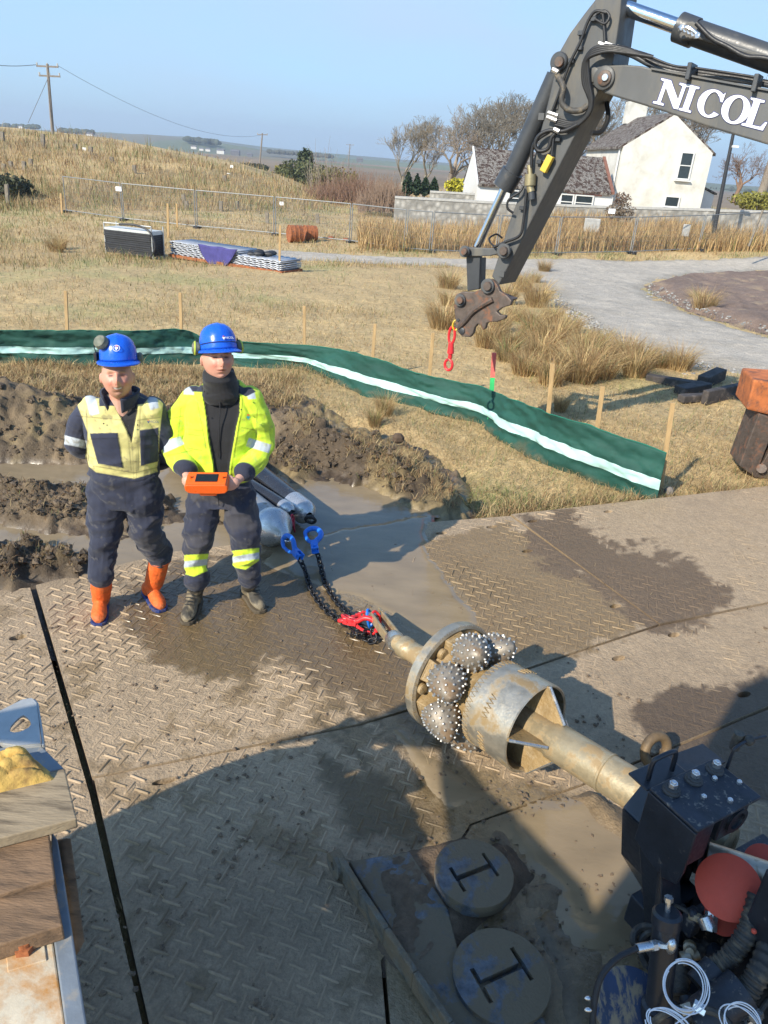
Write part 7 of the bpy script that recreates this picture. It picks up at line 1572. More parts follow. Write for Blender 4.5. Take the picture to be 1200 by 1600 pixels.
# ================================================================== MESH SITE FENCE
FGAL = M('fence_galvanised', (.22, .23, .23), rough=.5, metal=.4, var=.1, bump=0)
fp = [(20, 318), (103, 332), (193, 345), (307, 357), (429, 368), (547, 380), (632, 392), (672, 395), (775, 399), (868, 399), (985, 397), (1090, 392), (1188, 385), (1290, 380)]
fB = [G1(*q) for q in fp]; FH = 1.68; where = ['at the far left edge', 'before the dark gorse', 'behind the black sheet bundle', 'behind the steel sheet stack', 'left of the rusty drums', 'right of the rusty drums', 'narrow one seen edge on by the track', 'left of the excavator coupler', 'behind the excavator stick', 'right of the excavator stick', 'below the white gable', 'below the black lamp post', 'at the right edge']
for k in range(len(fB) - 1):
    if k == 0: continue
    a, b = fB[k].copy(), fB[k + 1].copy(); d = unit((b - a) * [1, 1, 0]); a += d * .05; b -= d * .05; L_ = np.linalg.norm(b - a)
    t_ = thing('mesh_fence', 'grey wire mesh site fence panel ' + where[k], 'fence panel', a, 'mesh site fence panels'); P4 = [a + EZ * .1, a + EZ * FH, b + EZ * FH, b + EZ * .1]
    r = .024; MB().tube([a + EZ * .0, a + EZ * FH], r, 6).build('post', FGAL, t_, True); MB().tube([b + EZ * .0, b + EZ * FH], r, 6).build('post', FGAL, t_, True)
    MB().tube([a + EZ * FH, b + EZ * FH], r, 6).build('rail', FGAL, t_, True); MB().tube([a + EZ * .12, b + EZ * .12], r, 6).build('rail', FGAL, t_, True)
    mb = MB(); nw = int(L_ / .075)
    for i in range(1, nw): p = a + (b - a) * i / nw; mb.tube([p + EZ * .12, p + EZ * FH], .0028, 3, False)
    for z in np.linspace(.35, FH - .2, 6): mb.tube([a + EZ * z, b + EZ * z], .003, 3, False)
    mb.build('mesh_infill', FGAL, t_, kind='stuff'); bevel(MB().box(a + EZ * .06, (.55, .22, .12), (np.cross(d, EZ), d, EZ)).build('foot_block', PBLK, t_), .02, 1)
sg_ = MB().box(fB[2] + [-.1, -.06, FH - .25], (.28, .01, .2)).build('sign_plate', WHITE, None); tag(sg_, 'small white sign on the second post of the mesh fence', 'sign')
for a, b, l in ((956, 330, 'left of the black lamp post'),): p = at(a, b, 36); o = MB().box(p, (.3, .01, .2)).build('sign_plate', WHITE, None); tag(o, 'small white sign on the mesh fence below the white house', 'sign')
# ================================================================== HOUSES, WALLS
RENDER_W = M('white_render', (.60, .585, .53), rough=.9, var=.07, vs=1.2, bump=.3, bs=30, dirt=(.44, .42, .36), da=(.48, .72), ds=.9)
WHITEP = M('white_paint', (.62, .62, .60), rough=.6, var=.04, bump=.1)
def roofmat():
    m, nt, p = _nt('mossy_slates'); v = _coord(nt, 'Object'); sc = _noise(nt, v, 4.0, 8, .85); c = _ramp(nt, sc, [(.44, (.05, .025, .016)), (.50, (.09, .055, .038)), (.535, (.40, .39, .35)), (.60, (.07, .042, .03))])
    br = nt.nodes.new('ShaderNodeTexBrick'); br.inputs['Scale'].default_value = 3.0; br.inputs['Color1'].default_value = (1, 1, 1, 1); br.inputs['Color2'].default_value = (.7, .7, .7, 1); br.inputs['Mortar'].default_value = (.3, .3, .3, 1); nt.links.new(v, br.inputs['Vector'])
    nt.links.new(_mix(nt, 1.0, c, br.outputs['Color'], 'MULTIPLY'), p.inputs['Base Color']); p.inputs['Roughness'].default_value = .9; nt.links.new(_bump(nt, sc, .8, .05), p.inputs['Normal']); return m
ROOF = roofmat(); GLASS = M('dark_window_glass', (.03, .04, .045), rough=.08, var=.2, bump=0); TERRA = M('terracotta', (.42, .16, .07), rough=.8)
HX = unit(np.array([1, .06, 0])); HY = unit(np.array([-.06, 1, 0])); H0 = at(957, 322, 57.0); H0[2] = -.6
Wd = (at(1098, 322, 57.0) - at(957, 322, 57.0))[0]; ez = at(965, 228, 57)[2]; az_ = at(1036, 177, 57)[2]; LH = 9.0
hs = thing('white_house', 'tall white rendered house with a steep mottled roof and one upstairs gable window', 'house', H0 + HX * Wd / 2)
def hp(a, d, z): return np.array([*(H0 + HX * a + HY * d)[:2], z])
zb = H0[2]; gab = [hp(0, 0, zb), hp(Wd, 0, zb), hp(Wd, 0, ez), hp(Wd / 2, 0, az_), hp(0, 0, ez)]
MB().prism(gab, HY * .35).build('gable_wall', RENDER_W, hs); MB().prism([p + HY * (LH - .35) for p in gab], HY * .35).build('gable_wall', RENDER_W, hs)
for a in (0, Wd - .35): MB().hexa([hp(a, .35, zb), hp(a + .35, .35, zb), hp(a + .35, LH - .35, zb), hp(a, LH - .35, zb)], [hp(a, .35, ez - .02), hp(a + .35, .35, ez - .02), hp(a + .35, LH - .35, ez - .02), hp(a, LH - .35, ez - .02)]).build('side_wall', RENDER_W, hs)
rt = .16; rl = MB(); sl = unit(np.array([Wd / 2, 0, az_ - ez])); k_ = .25
for sg in (0, 1):
    e = hp(-k_ if sg == 0 else Wd + k_, .0, ez - k_ * (az_ - ez) / (Wd / 2)); tpz = hp(Wd / 2, .0, az_); up = EZ * rt; off = HY * .05
    o = MB().prism([e + off, tpz + off, tpz + off + up, e + off + up], HY * (LH - .1)).build('roof', ROOF, hs)
cz = az_; ch = MB().box(hp(Wd / 2 - .1, LH - .8, cz + .45), (1.5, .8, 1.5), (HX, HY, EZ)).build('chimney', RENDER_W, hs)
ch1 = MB().box(hp(Wd * .5 - .0, .0, 0), (.01, .01, .01)) if 0 else None
for a in (-.35, .15): MB().cyl(hp(Wd / 2 + a, LH - .8, cz + 1.2), hp(Wd / 2 + a, LH - .8, cz + 1.6), .14, .12, n=10).build('chimney_pot', TERRA, ch, True)
def window(parent, P0, w, h, ux, nrm, mull=1):
    fr = MB(); c = P0 + EZ * h / 2; t = .09
    fr.box(c - ux * (w / 2 - t / 2), (t, .1, h), (ux, nrm, EZ)); fr.box(c + ux * (w / 2 - t / 2), (t, .1, h), (ux, nrm, EZ)); fr.box(c + EZ * (h / 2 - t / 2), (w - 2 * t, .1, t), (ux, nrm, EZ)); fr.box(c - EZ * (h / 2 - t / 2), (w - 2 * t, .1, t), (ux, nrm, EZ))
    if mull: fr.box(c + EZ * .02, (w - 2 * t, .09, .06), (ux, nrm, EZ))
    f = fr.build('window', WHITEP, parent); MB().box(c + nrm * -.02, (w - 2 * t, .03, h - 2 * t), (ux, nrm, EZ)).build('pane', GLASS, f); MB().box(c - EZ * (h / 2 + .06) + nrm * .08, (w + .2, .2, .08), (ux, nrm, EZ)).build('sill', WHITEP, f); return f
q = at(1068, 281, 56.95); window(hs, np.array([q[0], (H0 + HX * (q[0] - H0[0]))[1] - .05, q[2]]), .95, 1.75, HX, -HY); q = at(1050, 322, 56.95); window(hs, np.array([q[0], (H0 + HX * (q[0] - H0[0]))[1] - .05, q[2] - .1]), 1.1, .75, HX, -HY, 0)
MB().cyl(hp(-.12, .3, zb), hp(-.12, .3, ez), .06, n=6).build('downpipe', WHITEP, hs, True)
# small white lean-to at the right of the house
lt0 = hp(Wd - .2, 3, zb); lw = 1.9; an = thing('white_outhouse', 'small white lean-to against the right side of the tall white house', 'outhouse', lt0)
q0, q1, q2 = at(1096, 286, 60)[2], at(1122, 305, 60)[2], 0
MB().prism([hp(Wd + .02, 2.5, zb), hp(Wd + lw, 2.5, zb), hp(Wd + lw, 2.5, q1), hp(Wd + .02, 2.5, q0)], HY * 3).build('wall', WHITEP, an); MB().prism([hp(Wd + .02, 2.4, q0 + .02), hp(Wd + lw + .15, 2.4, q1 + .0), hp(Wd + lw + .15, 2.4, q1 + .12), hp(Wd + .02, 2.4, q0 + .14)], HY * 3.2).build('roof', ROOF, an)
# long low cottage in front left
C0 = at(743, 320, 53.5); C1 = at(957, 322, 54.5); cx = unit((C1 - C0) * [1, 1, 0]); cy = np.array([-cx[1], cx[0], 0]); Lc = np.linalg.norm((C1 - C0)[:2]) - .05; zb = -.6; ze = at(850, 296, 53.9)[2]; zr = at(850, 243, 57.5)[2]; Dp = 5.6
ct = thing('low_cottage', 'long low white cottage with a mossy brown slate roof beside the tall house', 'cottage', C0)
def cp_(a, d, z): return np.array([*(C0 + cx * a + cy * d)[:2], z])
MB().hexa([cp_(0, 0, zb), cp_(Lc, 0, zb), cp_(Lc, .3, zb), cp_(0, .3, zb)], [cp_(0, 0, ze), cp_(Lc, 0, ze), cp_(Lc, .3, ze), cp_(0, .3, ze)]).build('front_wall', WHITEP, ct); MB().hexa([cp_(0, Dp - .3, zb), cp_(Lc, Dp - .3, zb), cp_(Lc, Dp, zb), cp_(0, Dp, zb)], [cp_(0, Dp - .3, ze), cp_(Lc, Dp - .3, ze), cp_(Lc, Dp, ze), cp_(0, Dp, ze)]).build('back_wall', WHITEP, ct)
for a in (0, Lc - .3): MB().prism([cp_(a, .302, zb), cp_(a, Dp - .302, zb), cp_(a, Dp - .302, ze), cp_(a, Dp / 2, zr + .1), cp_(a, .302, ze)], cx * .3).build('gable_wall', WHITEP, ct)
for sg in (0, 1):
    e_ = cp_(-.15 if 0 else .0, -.2 if sg == 0 else Dp + .2, ze - .08); r_0 = cp_(.0, Dp / 2, zr); MB().prism([e_, r_0, r_0 + EZ * .15, e_ + EZ * .15], cx * (Lc - .25)).build('roof', ROOF, ct)
MB().prism([cp_(Lc - .24, -.2, ze), cp_(Lc - .24, Dp / 2, zr + .08), cp_(Lc - .24, Dp / 2, zr + .22), cp_(Lc - .24, -.2, ze + .14)], cx * .2).build('verge', M('brown_verge', (.20, .09, .06), rough=.8), ct)
MB().prism([cp_(-.12, -.2, ze - .0), cp_(-.12, Dp / 2, zr + .08), cp_(-.12, Dp / 2, zr + .24), cp_(-.12, -.2, ze + .16)], cx * .11).build('verge', WHITEP, ct)
for (a, w) in ((886, .95), (914, 1.3), (803, 1.0)):
    q = at(a, 318, 53.9); s_ = (q - C0) @ cx; window(ct, cp_(s_, -.06, ze - 1.2), w, 1.05, cx, -cy, 1)
PINK = M('faded_pink_trim', (.50, .24, .20), rough=.8); q = at(915, 318, 53.9); s_ = (q - C0) @ cx; MB().box(cp_(s_ - .05, -.03, ze - .10), (2.4, .05, .14), (cx, cy, EZ)).build('lintel', PINK, ct)
# walls
def wallmat():
    m, nt, p = _nt('rubble_wall'); v = _coord(nt, 'Object'); vo = nt.nodes.new('ShaderNodeTexVoronoi'); vo.inputs['Scale'].default_value = 3.2; nt.links.new(v, vo.inputs['Vector']); c = _ramp(nt, _noise(nt, v, 2, 5, .7), [(.3, (.33, .31, .27)), (.7, (.52, .50, .45))]); k = _ramp(nt, vo.outputs['Distance'], [(.05, 1.0), (.6, .55)]); nt.links.new(_mix(nt, 1.0, c, k, 'MULTIPLY'), p.inputs['Base Color']); p.inputs['Roughness'].default_value = .95; nt.links.new(_bump(nt, vo.outputs['Distance'], .8, .06), p.inputs['Normal']); return m
RUB = wallmat(); CMT = M('concrete_coping', (.40, .39, .36), rough=.9, var=.15, bump=.4)
def wall(lab, pts, Y, hpx, th=.35, cat='wall'):
    P = [at(a, b, y_) for (a, b), y_ in zip(pts, Y)]; root = thing('stone_wall', lab, cat, P[0])
    for i in range(len(P) - 1):
        a, b = P[i], P[i + 1]; n_ = unit(np.cross((b - a) * [1, 1, 0], EZ)) * th; lo = [np.array([q[0], q[1], -1.2]) for q in (a, b, b - n_, a - n_)]; MB().hexa(lo, [a, b, b - n_, a - n_]).build('masonry', RUB, root)
        MB().hexa([a + n_ * .1 + EZ * .005, b + n_ * .1 + EZ * .005, b - n_ * 1.1 + EZ * .005, a - n_ * 1.1 + EZ * .005], [a + n_ * .1 + EZ * .12, b + n_ * .1 + EZ * .12, b - n_ * 1.1 + EZ * .12, a - n_ * 1.1 + EZ * .12]).build('coping', CMT, root)
wall('long grey garden wall running in front of the cottage and tall house', [(617, 310), (760, 318), (960, 326), (1115, 330)], [45, 45, 45, 45], 25)
wall('lighter stretch of grey wall behind the black lamp post at the right', [(1118, 331), (1200, 333), (1420, 340)], [45.5, 45.5, 45], 20)
wall('low whitish wall left of the cottage behind the evergreen shrubs', [(672, 301), (742, 305)], [52, 52], 10)
# trough and slabs in the long grass
for a, b, w, h, l in ((925, 352, 26, 20, 'pale flat slab standing in the long grass, the left of two'), (1072, 360, 12, 18, 'small pale headstone shaped slab standing in the long grass')):
    p = at(a, b, 40); o = MB().box(p, (w * .03, .1, h * .032)).build('stone_slab', CMT, None); bevel(o, .03, 2); tag(o, l, 'stone slab')
# lamp post
a = at(1119, 348, 42); b = at(1146, 208, 42); lp = thing('lamp_post', 'leaning black lamp post with a small white lamp near its top', 'lamp post', a); MB().tube([a - EZ * .5, b], [.11, .08], 12).build('pole', PBLK, lp, True); MB().box(at(1149, 229, 41.8), (.3, .15, .1)).build('lamp', WHITEP, lp)
a = at(1170, 385, 37); b = at(1192, 328, 37); MBp = MB().tube([a, b], .05, 6).build('leaning_pole', OLDW, None, True); tag(MBp, 'thin leaning wooden pole by the mesh fence at the right edge', 'pole')
# telegraph poles and wires
POLE = M('telegraph_wood', (.20, .17, .14), rough=.9, var=.2)
def tpole(lab, bx, by, tx, ty, Y, arms, r=.16):
    b = at(bx, by, Y); t = at(tx, ty, Y); root = thing('telegraph_pole', lab, 'telegraph pole', b, 'telegraph poles'); MB().tube([b - EZ * 1.5, t], [r * 1.2, r * .8], 8).build('pole', POLE, root, True); s = Y / FOC
    for (ay, x0, x1) in arms:
        p = at(x0, ay, Y); q = at(x1, ay + (x1 - x0) * .05, Y); c = MB().beam(p, q, .12, .14).build('crossarm', POLE, root)
        for f in (.03, .5, .97): MB().cyl(p + (q - p) * f, p + (q - p) * f + EZ * .28, .07, n=6).build('insulator', CMT, c)
    return t
tA = tpole('tall telegraph pole with two crossarms at the upper left', 84, 240, 74, 100, 80, ((103, 57, 91), (118, 61, 94)))
tB = tpole('middle sized telegraph pole beyond the bushes', 403, 275, 410, 208, 165, ((210, 402, 418),), .16)
tC = tpole('smallest faint telegraph pole on the moor', 544, 256, 547, 225, 340, ((226, 541, 553),), .2)
def wire(lab, a, b, sag, r=.012):
    P = [np.array(a) * (1 - t) + np.array(b) * t - EZ * sag * 4 * t * (1 - t) for t in np.linspace(0, 1, 24)]; o = MB().tube(P, r, 4).build('overhead_wire', M('wire_grey', (.10, .10, .11), rough=.6, bump=0) if 'wire_grey' not in bpy.data.materials else bpy.data.materials['wire_grey'], None); tag(o, lab, 'wire', 'overhead wires')
wire('overhead wire running from the tall telegraph pole out of the left edge', at(57, 101, 80), at(-90, 84, 70), .4, .025); wire('faint overhead wire between the tall and the middle telegraph pole', at(91, 103, 80), at(418, 209, 165), 2.5, .018); wire('stay wire slanting down from the tall telegraph pole', at(76, 120, 80), at(44, 192, 78), 0, .025)

# ================================================================== TREES AND SHRUBS
BARK = MC('bark', rough=.9, bump=.6, bs=20, bd=.03, var=.3)
def tree_mesh(seed, H=8.0, spread=.55, thick=.22, levels=7, twig=.012, up=.35, stub=False):
    r_ = np.random.default_rng(seed); trunk = MB(); crown = MB()
    def grow(p, d, L, r, lv):
        n = 3; pts = [p]; q = p.copy(); dd = d.copy()
        for k in range(n): dd = unit(dd + r_.normal(0, .13, 3) + np.array([0, 0, .04])); q = q + dd * L / n; pts.append(q)
        r1 = max(twig, r * .68); mb = trunk if lv == 0 else crown; mb.tube(np.array(pts), np.linspace(r, r1, n + 1), 7 if lv < 2 else (4 if lv < 4 else 3), cap=False)
        if lv >= levels: return
        nb = (3 if lv < 3 else 2) + (1 if r_.random() < (.55 if lv < levels - 1 else .9) else 0)
        for k in range(nb):
            ang = spread * (.5 + .8 * r_.random()); a = r_.random() * 6.28; s, u = frame(dd); nd = unit(dd * cos(ang) + (s * cos(a) + u * sin(a)) * sin(ang) + np.array([0, 0, up * .35])); f = 1.0 if k == 0 else .45 + .55 * r_.random(); st = pts[-1] if k < 2 else np.array(pts[2]); grow(st, nd, L * (.62 + .22 * r_.random()) * (.55 if stub and lv == 1 else 1), r1 * (.8 if k == 0 else .62), lv + 1)
    grow(np.array([0, 0, -.3]), unit(np.array([.04, .02, 1])), H * .27, thick, 0); return trunk, crown
TV = []
for sd, kw in ((1, {}), (2, dict(spread=.62, up=.25)), (5, dict(spread=.45, up=.5)), (8, dict(spread=.75, thick=.30, up=.15, levels=6))):
    t, c = tree_mesh(sd, **kw); V = np.concatenate(c.v); h = V[:, 2].max(); TV.append((t, c, h))
def tree(lab, bx, by, top, Y, var, rot=0.0, col=(.215, .185, .145), ws=1.0):
    ws = ws * 1.25; b = at(bx, by, Y); Hh = at(bx, top, Y)[2] - b[2]; t, c, h = TV[var]; s = Hh / h; root = thing('bare_tree', lab, 'tree', (b[0], b[1], b[2]), 'bare trees behind the houses')
    R3 = np.array([[cos(rot), -sin(rot), 0], [sin(rot), cos(rot), 0], [0, 0, 1]])
    for nm, m in (('trunk', t), ('crown', c)):
        V = (np.concatenate(m.v) * np.array([s * ws, s * ws, s])) @ R3.T + b; cc = np.array(col)[None] * (1 + .2 * fbm3(V, 2, 3, var))[:, None]; mk(nm, V, m.f, BARK, root, True, col=np.clip(cc, .02, 1))
tree('small pale bare tree at the left end of the tree row', 628, 305, 184, 74, 2, .3, (.28, .24, .18), .9)
tree('gnarled bare tree with a thick pale trunk, second from the left', 694, 306, 160, 70, 3, 1.2, (.27, .22, .17), .75)
tree('wide bare tree between the thick trunk and the cottage', 742, 302, 150, 72, 0, 2.2, (.22, .195, .155), 1.0)
tree('wide bare tree behind the left end of the cottage roof', 802, 300, 140, 74, 1, .7, (.22, .195, .155), 1.05)
tree('bare tree half hidden by the excavator stick', 868, 300, 138, 76, 0, 4.0, (.215, .185, .15), 1.0)
tree('bare tree between the stick and the white chimney', 918, 300, 150, 72, 2, 5.0, (.22, .19, .15), 1.0)
tree('bare tree behind the chimney of the tall white house', 985, 296, 120, 82, 1, 3.3, (.22, .19, .15), 1.0)
tree('bare tree behind the right slope of the white gable', 1082, 300, 150, 82, 0, 1.0, (.215, .185, .15), 1.0)
tree('bare tree rising above the boom at the right edge', 1190, 300, 58, 76, 2, .5, (.23, .195, .155), 1.0)
tree('slender bare tree between the small pale tree and the thick trunk', 660, 304, 176, 78, 1, 2.9, (.24, .21, .165), .8)
tree('bare tree filling the gap left of the cottage roof', 772, 302, 146, 80, 2, 1.9, (.22, .195, .155), 1.1)
tree('bare tree rising just left of the bucket cylinder', 836, 300, 136, 78, 1, 3.9, (.22, .19, .15), 1.1)
tree('stubby brown tree with a crooked crown right of the lamp post', 1146, 312, 218, 60, 3, 2.8, (.20, .125, .08), .8)
LEAF = MC('shrub_leaf', rough=.7, bump=.0, var=.2, vs=3, trans=.15)
def shrub(lab, bx, by, wpx, top, Y, col, seed, n=900, name='shrub', cone=False, leaf=None, group='shrubs round the cottage garden'):
    r_ = np.random.default_rng(seed); b = at(bx, by, Y); w = wpx * Y / FOC / 2; h = at(bx, top, Y)[2] - b[2]; root = thing(name, lab, 'shrub', b, group); u = r_.normal(size=(n, 3)); u /= np.linalg.norm(u, axis=1)[:, None]; rad = r_.random(n) ** .4; z = (u[:, 2] * rad + 1) / 2
    wr = (1 - z) ** .6 * 1.1 if cone else np.ones(n) * (1 + .25 * np.sin(u[:, 0] * 5 + seed)); P = np.stack([u[:, 0] * rad * w * wr, u[:, 1] * rad * w * wr, z * h], 1) * (1 + .12 * fbm3(u, 3, 2, seed))[:, None] + b; s = (leaf or .09) * (1 + .6 * r_.random(n)); a = r_.normal(size=(n, 3)); a /= np.linalg.norm(a, axis=1)[:, None]; c = np.cross(a, r_.normal(size=(n, 3))); c /= np.linalg.norm(c, axis=1)[:, None]
    V = np.stack([P - a * s[:, None], P + c * s[:, None] * .6, P + a * s[:, None], P - c * s[:, None] * .6], 1).reshape(-1, 3); F = np.arange(4 * n).reshape(n, 4); C = np.repeat(np.array(col)[None] * (.6 + .8 * r_.random(n))[:, None], 4, 0); mk('foliage', V, F, LEAF, root, col=np.clip(C, .005, 1)); MB().tube([b - EZ * .3, b + EZ * h * .6], [.06, .03], 6).build('stem', POLE, root)
for k, (x, w, t, l) in enumerate(((636, 14, 268, 'dark conical evergreen at the left of the row by the gate'), (650, 13, 272, 'dark conical evergreen, second from the left in the row'), (663, 13, 276, 'dark conical evergreen, third from the left in the row'), (677, 13, 278, 'dark conical evergreen at the right of the row'))): shrub(l, x, 306, w * 1.3, t, 55, (.022, .045, .018), 20 + k, 900, 'evergreen_shrub', True)
shrub('bright yellow green bush left of the cottage', 711, 305, 26, 278, 54, (.40, .36, .03), 31, 900)
shrub('yellow green gorse bush at the right edge behind the wall', 1180, 330, 80, 298, 56, (.20, .19, .035), 33, 1500)
shrub('small brown bush against the white gable wall', 968, 330, 24, 300, 50, (.13, .08, .05), 35, 500, leaf=.05)
shrub('straggly brown bush before the wall near the excavator stick', 966, 345, 40, 318, 43, (.16, .12, .08), 36, 600, leaf=.05)
for k, (x, y, w, t, Y, c, l) in enumerate(((470, 300, 95, 248, 92, (.075, .085, .03), 'large dull green gorse bush in the middle distance'), (450, 292, 50, 258, 96, (.19, .17, .04), 'yellowish gorse bush at the left of the gorse group'), (520, 300, 70, 262, 86, (.15, .135, .04), 'yellow flecked gorse bush at the right of the gorse group'), (478, 280, 22, 232, 100, (.05, .07, .03), 'pointed dark shrub rising above the gorse'), (395, 268, 60, 255, 130, (.06, .065, .04), 'dark low thicket left of the gorse'))): shrub(l, x, y, w, t, Y, c, 40 + k, 1800, 'gorse_bush', leaf=.14, group='gorse and thickets beyond the fence')
for k, (x, y, w, t, l) in enumerate(((18, 322, 70, 272, 'dark green gorse bush at the left edge'), (-40, 322, 80, 275, 'dark green gorse bush cut by the left edge'))): shrub(l, x, y, w, t, 44, (.05, .055, .022), 50 + k, 2200, 'gorse_bush', leaf=.09, group='gorse and thickets beyond the fence')
def thicket(lab, x0, x1, by, top, Y, col, seed, n=260):
    r_ = np.random.default_rng(seed); b = at((x0 + x1) / 2, by, Y); root = thing('bare_thicket', lab, 'thicket', b, 'bare reddish thickets'); mb = MB()
    for k in range(n):
        x = x0 + (x1 - x0) * r_.random(); p = at(x, by + r_.normal() * 2, Y + r_.normal() * 2); h = (by - top) * Y / FOC * (.4 + .6 * r_.random()) * (1 - .5 * abs((x - x0) / (x1 - x0) * 2 - 1)); d = unit(np.array([r_.normal() * .22, r_.normal() * .22, 1])); q = p + d * h * .5; e = q + unit(d + r_.normal(0, .2, 3)) * h * .5; mb.tube([p - EZ * .2, q, e], [.025, .018, .008], 3, False)
        for j in range(2): f = p + (q - p) * (.4 + .6 * r_.random()); mb.tube([f, f + unit(d + r_.normal(0, .5, 3)) * h * .4], [.014, .006], 3, False)
    V = np.concatenate(mb.v); mk('branches', V, mb.f, BARK, root, col=np.tile(np.array(col), (len(V), 1)))
for a in (('dense reddish brown bare thicket below the gorse', 470, 625, 322, 262, 70, (.17, .10, .065), 61, 700), ('taller pale bare saplings beside the gorse', 480, 540, 300, 215, 84, (.22, .18, .14), 62, 60), ('brown bare bushes at the left end of the grey wall', 560, 640, 325, 275, 58, (.19, .13, .09), 63, 420)): thicket(*a)
# far woods and farms
FW = MC('far_wood', rough=.9, bump=0, var=.2, vs=.05)
def farwood(name, x0, x1, by0, by1, hpx, Y, n, seed, col=(.06, .07, .04)):
    r_ = np.random.default_rng(seed); mb = MB()
    for k in range(n):
        f = r_.random(); x = x0 + (x1 - x0) * f; p = at(x, by0 + (by1 - by0) * f, Y + 15 * r_.normal()); s = hpx * Y / FOC * (.12 + .5 * r_.random() ** 2); mb.sphere(p + EZ * s * .4, (s * (.8 + r_.random()), s * .7, s * .9), 6, 4, col=np.array(col) * (.7 + .6 * r_.random()))
    mb.build(name, FW, None, usecol=True, kind='stuff')
farwood('far_wood', -80, 60, 196, 200, 7, 900, 220, 1); farwood('far_wood', 95, 145, 205, 209, 7, 850, 90, 2); farwood('far_wood', 290, 342, 219, 225, 8, 950, 110, 3); farwood('far_wood', 420, 520, 238, 246, 6, 900, 140, 4, (.07, .07, .045)); farwood('far_wood', 1000, 1400, 285, 318, 7, 800, 160, 5)
WF = M('far_white_wall', (.55, .54, .50), rough=.9, var=.02, bump=0); RFm = M('far_grey_roof', (.12, .12, .13), rough=.8, var=.05, bump=0)
for k, (x, y, w, l) in enumerate(((141, 212, 12, 'white cottage low on the left horizon'), (33, 199, 8, 'tiny white cottage on the left skyline'), (303, 231, 10, 'white farmhouse left of the far sheds'), (315, 234, 8, 'white farmhouse among the far sheds'), (325, 235, 9, 'pale farm shed on the plain'), (345, 238, 14, 'long pale farm shed on the plain'), (368, 240, 16, 'long grey farm shed on the plain'), (390, 243, 10, 'grey farm building right of the long shed'), (562, 251, 12, 'low roof on the skyline near the bushes'))):
    Y = 620; c = at(x, y, Y); s = w * .75 * Y / FOC; t_ = thing('farm_building', l, 'farm building', c - EZ * s * .2, 'far farm buildings'); MB().box(c, (s, s * .5, s * .42)).build('wall', WF if k < 6 else RFm, t_)
    MB().prism([c + np.array([-s / 2, -s * .28, s * .21]), c + np.array([-s / 2, s * .28, s * .21]), c + np.array([-s / 2, 0, s * .45])], (s, 0, 0)).build('roof', RFm, t_)
# scraps of white in the rough grass
for k, (x, y) in enumerate(((357, 277), (362, 264), (132, 237), (440, 323))): p = G1(x, y); o = MB().box(p + EZ * .2, (.28, .03, .22)).build('marker_board', WHITE, None); tag(o, ['lower of two small white boards close together on the far hillside', 'upper of two small white boards close together on the far hillside', 'small white board high on the left hillside', 'small white board behind the mesh fence near the gorse'][k], 'marker', 'white marker boards on the hillside')
# ================================================================== GRASS
GRASS = MC('dry_grass', rough=.8, bump=0, var=.1, vs=2, trans=.22)
def blades(name, P, L, W, lean, col, seed, bend=.5, dirs=None, kind='stuff', parent=None):
    r_ = np.random.default_rng(seed); n = len(P); a = r_.random(n) * 6.283 if dirs is None else dirs; ln = lean * (.4 + .9 * r_.random(n)); d = np.stack([np.cos(a), np.sin(a), 0 * a], 1); s = np.stack([-np.sin(a + r_.normal(0, .8, n)), np.cos(a + r_.normal(0, .8, n)), 0 * a], 1); L = np.broadcast_to(L, (n,)); W = np.broadcast_to(W, (n,))
    up = np.array([0, 0, 1.0]); h1 = (L * .55)[:, None] * (d * np.sin(ln * .6)[:, None] + up * np.cos(ln * .6)[:, None]); h2 = h1 + (L * .5)[:, None] * (d * np.sin(np.minimum(ln * (1 + bend), 1.75))[:, None] + up * np.cos(np.minimum(ln * (1 + bend), 1.75))[:, None])
    w = (W / 2)[:, None] * s; V = np.stack([P - w, P + w, P + h1 + w * .8, P + h1 - w * .8, P + h2], 1).reshape(-1, 3); i = np.arange(n) * 5; F = np.concatenate([np.stack([i, i + 1, i + 2, i + 3], 1), np.stack([i + 3, i + 2, i + 4, i + 4], 1)])
    C = np.repeat(col, 5, 0); me_f = F
    # triangles as their own list
    V_ = V; f4 = np.stack([i, i + 1, i + 2, i + 3], 1); f3 = np.stack([i + 3, i + 2, i + 4], 1)
    if parent is not None: V_ = V_ - rootloc(parent)
    me = bpy.data.meshes.new(name); me.vertices.add(len(V_)); me.vertices.foreach_set('co', V_.ravel()); nl = n * 7; me.loops.add(nl); me.loops.foreach_set('vertex_index', np.concatenate([f4.ravel(), f3.ravel()]).astype(np.int32)); me.polygons.add(2 * n); me.polygons.foreach_set('loop_start', np.concatenate([np.arange(n) * 4, n * 4 + np.arange(n) * 3]).astype(np.int32)); me.update(calc_edges=True)
    c4 = np.ones((len(V_), 4)); c4[:, :3] = np.clip(C, .005, 1); at_ = me.color_attributes.new('Col', 'FLOAT_COLOR', 'POINT'); at_.data.foreach_set('color', c4.ravel()); me.materials.append(GRASS); o = bpy.data.objects.new(name, me); COL.objects.link(o)
    if parent is not None: o.parent = parent
    if kind: o['kind'] = kind
    return o
def gcolr(n, seed, green=.12, brown=.15, x=None, y=None):
    r_ = np.random.default_rng(seed); c = np.array([.50, .37, .185])[None] * (.62 + .62 * r_.random(n))[:, None]; k = r_.random(n) + (0 if x is None else -.45 * sst(0, .5, fbm(x, y, .35, 4, 11) + .3 * fbm(x, y, 1.7, 4, 12)))
    c[k < green] = np.array([.16, .19, .06]) * (.7 + .6 * r_.random((int((k < green).sum()), 1))); m = r_.random(n) < brown; c[m] = np.array([.27, .16, .075]) * (.7 + .6 * r_.random((int(m.sum()), 1))); return c
